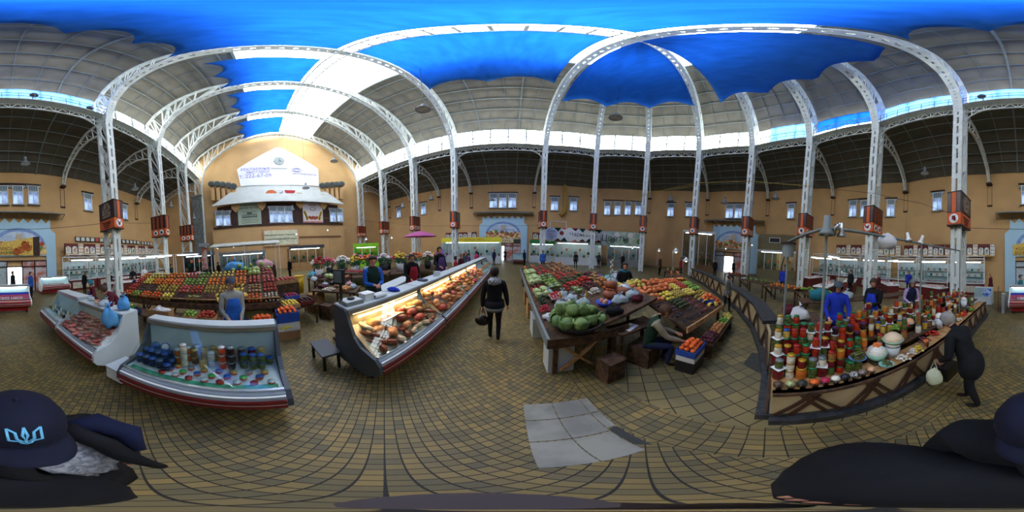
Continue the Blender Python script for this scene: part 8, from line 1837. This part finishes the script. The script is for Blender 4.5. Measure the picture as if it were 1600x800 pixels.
person((-3.05, -.52, 0), 70, 1.70, 'seller in blue apron and grey jacket with knitted hat behind the jar case', 'stone', 'navy', 'brown', 'beanie', hat='slate', apron='blue', sub_=2, bulk=1.15, hands=((.12, .24, .98), (-.10, .26, .96)), head_tilt=.25)
o = MB().bb(-.42, .30, -2.6, 2.5, 0, .06).bb(-.42, .30, -2.6, 2.5, .24, .30).bb(-.40, .28, -2.5, -2.4, .06, .24).bb(-.40, .28, 2.3, 2.4, .06, .24).build('wooden_platform', M_wood, loc=(-2.75, 4.1, 0)); tag(o, 'low wooden platform the sellers of the smoked meat row stand on', 'platform')
person((-2.68, 2.30, .30), 115, 1.64, 'seller in blue sleeves and black vest folding hands behind the near smoked meat case', 'darkgreen', 'black', 'dark', 'bob', sleeve='blue', sub_=2, bulk=1.15, hands=((.05, .30, 1.12), (-.05, .30, 1.12)), head_tilt=.2)
person((-2.68, 3.75, .30), 120, 1.60, 'seller in red shirt and black vest behind the second smoked meat case', 'black', 'black', 'brown', 'bob', sub_=2, bulk=1.1, apron='red', hands=((.14, .28, 1.0), (-.14, .28, 1.0)), head_tilt=.2)
person((-2.68, 5.6, .30), 125, 1.76, 'tall seller in black and violet behind the third smoked meat case', 'black', 'black', 'dark', 'short', sub_=1, apron='purple', hands=((.14, .28, 1.05), (-.14, .28, 1.0)))
person((-2.75, 7.6, 0), 60, 1.58, 'seller with dark hair in a red dress seen from behind along the meat row', 'red', 'black', 'dark', 'bob', bulk=1.1); person((-2.85, 8.8, 0), 120, 1.62, 'auburn seller just behind the lady in the red dress', 'maroon', 'black', 'red', 'bob')
person((-2.75, 10.2, 0), 90, 1.62, 'seller in violet and black waistcoat farther along the meat row', 'purple', 'black', 'brown', 'short'); person((-2.75, 12.4, 0), 40, 1.66, 'lady in a bright pink top and apron near the yellow stall', 'pink', 'black', 'brown', 'bob'); person((-3.4, 11.6, 0), 160, 1.6, 'lady in slate blue beside the one in pink', 'slate', 'black', 'red', 'bob')
person((-2.58, -2.85, 0), 125, 1.76, 'seller in maroon jacket leaning over the top of the meat case', 'maroon', 'black', 'brown', 'bun', lean=.58, head_tilt=.3, sub_=2, bulk=1.25, hands=((.2, .52, 1.17), (-.16, .5, 1.17)), sleeve='maroon')
person((-3.05, -4.75, 0), 110, 1.56, 'seller in teal head scarf and blue apron beside the leaning lady', 'maroon', 'black', 'brown', 'scarf', hat='teal', apron='royal', sub_=1, lean=.2, hands=((.15, .33, 1.1), (-.15, .33, 1.1)))
# seated seller on a crate
o = crate((2.02, 1.78, 0), (.4, .4, .42), .2, M_wood, 'dark crate the seated seller sits on', name='wooden_box'); MB().bb(-.2, .2, -.2, .2, .40, .42).build('lid', M_wood, o)
person((2.02, 1.74, 0), 140, 1.68, 'seller in khaki jacket and dark vest seated before the fruit, hand on the mandarin box', 'darkgreen', 'navy', 'brown', 'beanie', hat='brown', sleeve='khaki', sub_=2, bulk=1.2, seat=.42, lean=.32, head_tilt=.35, hands=((.14, .55, .62), (-.10, .50, .66)), feet={'r': (-.05, .02), 'l': (-.12, .05)})
gx, gy, _ = gp(1145, 484)
person((5.75, 1.38, 0), 190, 1.45, 'short person in grey top and dark trousers walking head down by the ring kerb', 'grey', 'black', 'dark', 'short', head_tilt=.5, feet={'r': (-.1, .03), 'l': (.12, 0)}, hands=((.18, .12, .78), (-.18, .12, .78)))
person((3.3, 3.95, 0), 200, 1.70, 'seller in black with teal scarf standing behind the potatoes', 'black', 'black', 'dark', 'short', sub_=1, bulk=1.2, hands=((.16, .3, 1.05), (-.16, .3, 1.05)), collar='teal')
person((3.2, -1.5, 0), 285, 1.70, 'seller in blue behind the stacked jars, grey head scarf', 'royal', 'black', 'grey', 'scarf', hat='slate', sub_=1, bulk=1.25, hands=((.2, .30, 1.0), (-.2, .30, 1.0)), head_tilt=.3)
person((3.35, -2.6, 0), 330, 1.76, 'seller in black sweater and bright blue apron with raised gloved hands', 'black', 'black', 'brown', 'short', apron='royal', sub_=1, bulk=1.2, hands=((.08, .28, 1.08), (-.05, .30, 1.10)), head_tilt=.4)
person((3.4, -4.1, 0), 300, 1.68, 'seller in navy apron and lilac sleeves bending over the far jars', 'navy', 'black', 'grey', 'scarf', hat='grey', sleeve='lilac', sub_=1, bulk=1.2, lean=.25, hands=((.15, .35, 1.0), (-.15, .35, 1.0)))
fx, fy, _ = gp(789, 412)
person((fx, fy, 0), 10, 1.70, 'dark figure walking in the aisle before the north door', 'black', 'black', 'dark', 'short')
bgp = [(-1.9, 17.2, 'navy', 'man in navy standing left of the north door'), (1.3, 17.0, 'navy', 'man in navy right of the pale far counter'), (-3.9, 17.9, 'black', 'person leaning at the yellow stall'), (2.6, 13.5, 'blue', 'person in blue by the green fascia stall'), (6.0, 14.5, 'black', 'person in black before the spice shop, left'), (8.4, 14.2, 'darkgreen', 'bald vendor in dark green before the spice shop'), (9.9, 12.2, 'black', 'person in black before the flower board'), (11.2, 8.7, 'brown', 'man in brown by the flower shop column'), (12.3, 7.2, 'red', 'person in red at the far east tables'), (14.4, 4.8, 'black', 'visitor before the east portal, left'), (15.2, 3.2, 'black', 'visitor before the east portal, right'), (9.9, -1.0, 'royal', 'vendor in blue at the dim tables'), (9.4, -5.3, 'black', 'vendor in black behind the lamp post'), (7.0, -5.7, 'maroon', 'vendor in maroon inside the ring stall'), (8.0, -9.4, 'royal', 'butcher in blue behind the pickle sellers'), (4.4, -10.2, 'black', 'customer in black right of the tall column'), (2.2, -10.6, 'maroon', 'customer in maroon near the railing'),
       (.2, -8.5, 'teal', 'vendor in teal leaning behind the red case'), (-.9, -11.8, 'black', 'passer-by in the south portal doorway'), (-1.9, -10.2, 'blue', 'vendor in blue apron before the south portal'), (-5.4, -9.6, 'black', 'customer in black by the grey booth frame'), (-7.1, -9.0, 'navy', 'woman in navy among the meat tables'), (-8.3, -7.9, 'black', 'customer in black beside the meat tables'), (-6.6, -6.2, 'navy', 'boy in dark navy reading near the fruit stand'), (-9.3, -7.7, 'white', 'butcher in white coat and blue vest'), (-11.4, -6.6, 'darkgreen', 'shopper in dark green by the third column'), (-12.9, -3.1, 'black', 'shopper in black by the souvenir kiosk'), (-9.9, 1.0, 'black', 'shopper in black bending at the end of the corridor'), (-8.0, .75, 'black', 'woman in black seated at the corner of the long stand'), (-12.2, 2.5, 'black', 'dark figure before the gable kiosks'), (-6.0, 12.9, 'black', 'florist in black by the parasol'), (-4.2, 14.2, 'brown', 'shopper in brown before the yellow stall')]
r6 = random.Random(77)
for i, (x, y, c_, lb) in enumerate(bgp): person((x, y, 0), face_cam(x, y)+r6.uniform(-70, 70), r6.uniform(1.6, 1.76) if 'boy' not in lb else 1.3, lb, c_, 'black', r6.choice(('brown', 'dark', 'fair', 'grey')), r6.choice(('short', 'bob', 'beanie')), hat='slate', bulk=r6.uniform(1.0, 1.2))
# the photographer right below the camera
PX, PY = -.03, -.43
t = person((PX, PY, 0), 0, 1.72, 'photographer in dark jacket and navy cap with trident emblem just below the camera', 'black', 'black', 'dark', 'none', sub_=2, bulk=1.35, hands=((.15, .24, 1.10), (-.27, .03, .80)), head_tilt=.28, curl=1.0, arm_pole=(.15, .1, -1.0), skirt=.75)
M_cap = mat('navy_cap_cloth', srgb(13, 18, 42), .85, 0, .12, 20); M_trid = mat('light_blue_thread', srgb(110, 190, 226), .5)
cp = Matrix.Translation((0, .062, 1.635)) @ Matrix.Rotation(.05, 4, 'X')
capo = []
def cpart(m_, nm, mt, smooth=True):
    q = m_.build(nm, mt, capo[0] if capo else t, smooth)
    if not capo: q.matrix_local = cp; capo.append(q)
    return q
m_ = MB(); m_.lathe([(.101, -.035), (.107, .0), (.106, .04), (.09, .08), (.055, .105), (.012, .113), (0, .113)], 26); m_.v = [(x*.93, y*1.04, z) for x, y, z in m_.v]; m_.f = [f_ for f_ in m_.f if len(f_) < 20]; m_.m = [0]*len(m_.f); cpart(m_, 'cap', M_cap)
cpart(MB().ball((0, 0, .115), .01, 8, 5, (1, 1, .5)), 'cap_button', M_cap)
m_ = MB(); rows = [[((.095+(.0 if v == 0 else 0))*math.sin(a)*(1-.02*v), .09*math.cos(a)+v*.085*math.cos(a*1.0)**1.0+.0, -.033-.02*v-.012*(a*a)) for a in [(-1.15+2.3*i/12) for i in range(13)]] for v in (0, .35, .7, 1.0)]
m_.grid(rows); q = cpart(m_, 'cap_peak', M_cap); solidify(q, .005)
m_ = MB(); Y = .112
def tb(*pts): m_.tube([(x*.8, 1.04*interp([(0, .1075), (.04, .106), (.08, .09), (.11, .05)], z*1.05+.012)+.001-(x*x)*3.6, z*1.05+.012) for x, z in pts], .0028, 6)
for s in (-1, 1): tb((s*.034, .062), (s*.031, .020), (s*.012, .018)); tb((s*.034, .062), (s*.018, .050), (s*.016, .028), (s*.005, .014))
tb((0, .066), (.005, .040), (0, .022), (-.005, .040), (0, .066)); tb((-.012, .018), (-.008, .008), (0, .002), (.008, .008), (.012, .018)); tb((0, .022), (0, .002)); q = cpart(m_, 'trident_emblem', M_trid)
m_ = MB(); rows = []
for v in range(9):
    z = 1.48-.05*v; row = []
    for i in range(7):
        x = -.115+.13*i/6-.012*v; row.append((x, .10+.075*min(1, v/3)+.0*v+.012*math.sin(i*2+v)-(x*x)*2.2, z))
    rows.append(row)
m_.grid(rows); q = m_.build('shirt_front', mat_two('white_grey_knit', srgb(168, 172, 180), srgb(120, 124, 134), 60, .9), t, True); solidify(q, .01)
MB().ball((.19, .17, 1.03), .24, 18, 12, (1.2, .78, 1.25)).build('puffy_jacket_front', CL['black'], t, True)
for s, x0 in ((1, .03), (-1, -.15)):
    m_ = MB(); m_.tube([(x0*.7, .05, 1.53), (x0, .13, 1.45), (x0-.01, .18, 1.34), (x0-.04, .185, 1.2), (x0-.07, .18, 1.05)], [.03, .032, .026, .02, .018], 8); m_.build('jacket_edge', CL['black'], t, True)
MB().tube([(-.09, .0, 1.45), (-.2, .03, 1.47), (-.24, .1, 1.42), (-.2, .17, 1.36)], [.03, .05, .045, .015], 8).build('thrown_back_hood', CL['navy'], t, True)
t2 = thing('selfie_stick', 'dark stick held by the photographer, rising to the camera', 'stick', (.02, -.05, 1.05)); MB().tube([(.04, -.02, 0), (.0, .03, .55), (-.02, .05, .86)], [.014, .012, .010], 8).build('rod', mat('brown_grey_rod', srgb(70, 58, 54), .5), t2, True); MB().tube([(.045, -.025, -.1), (.03, -.005, .12)], .018, 8).build('grip', M_black, t2, True); MB().lathe([(0, .84), (.012, .84), (.012, .87), (0, .87)], 14, (-.02, .05, 0)).build('camera_mount', mat('brown_grey_rod', srgb(70, 58, 54), .5), t2)
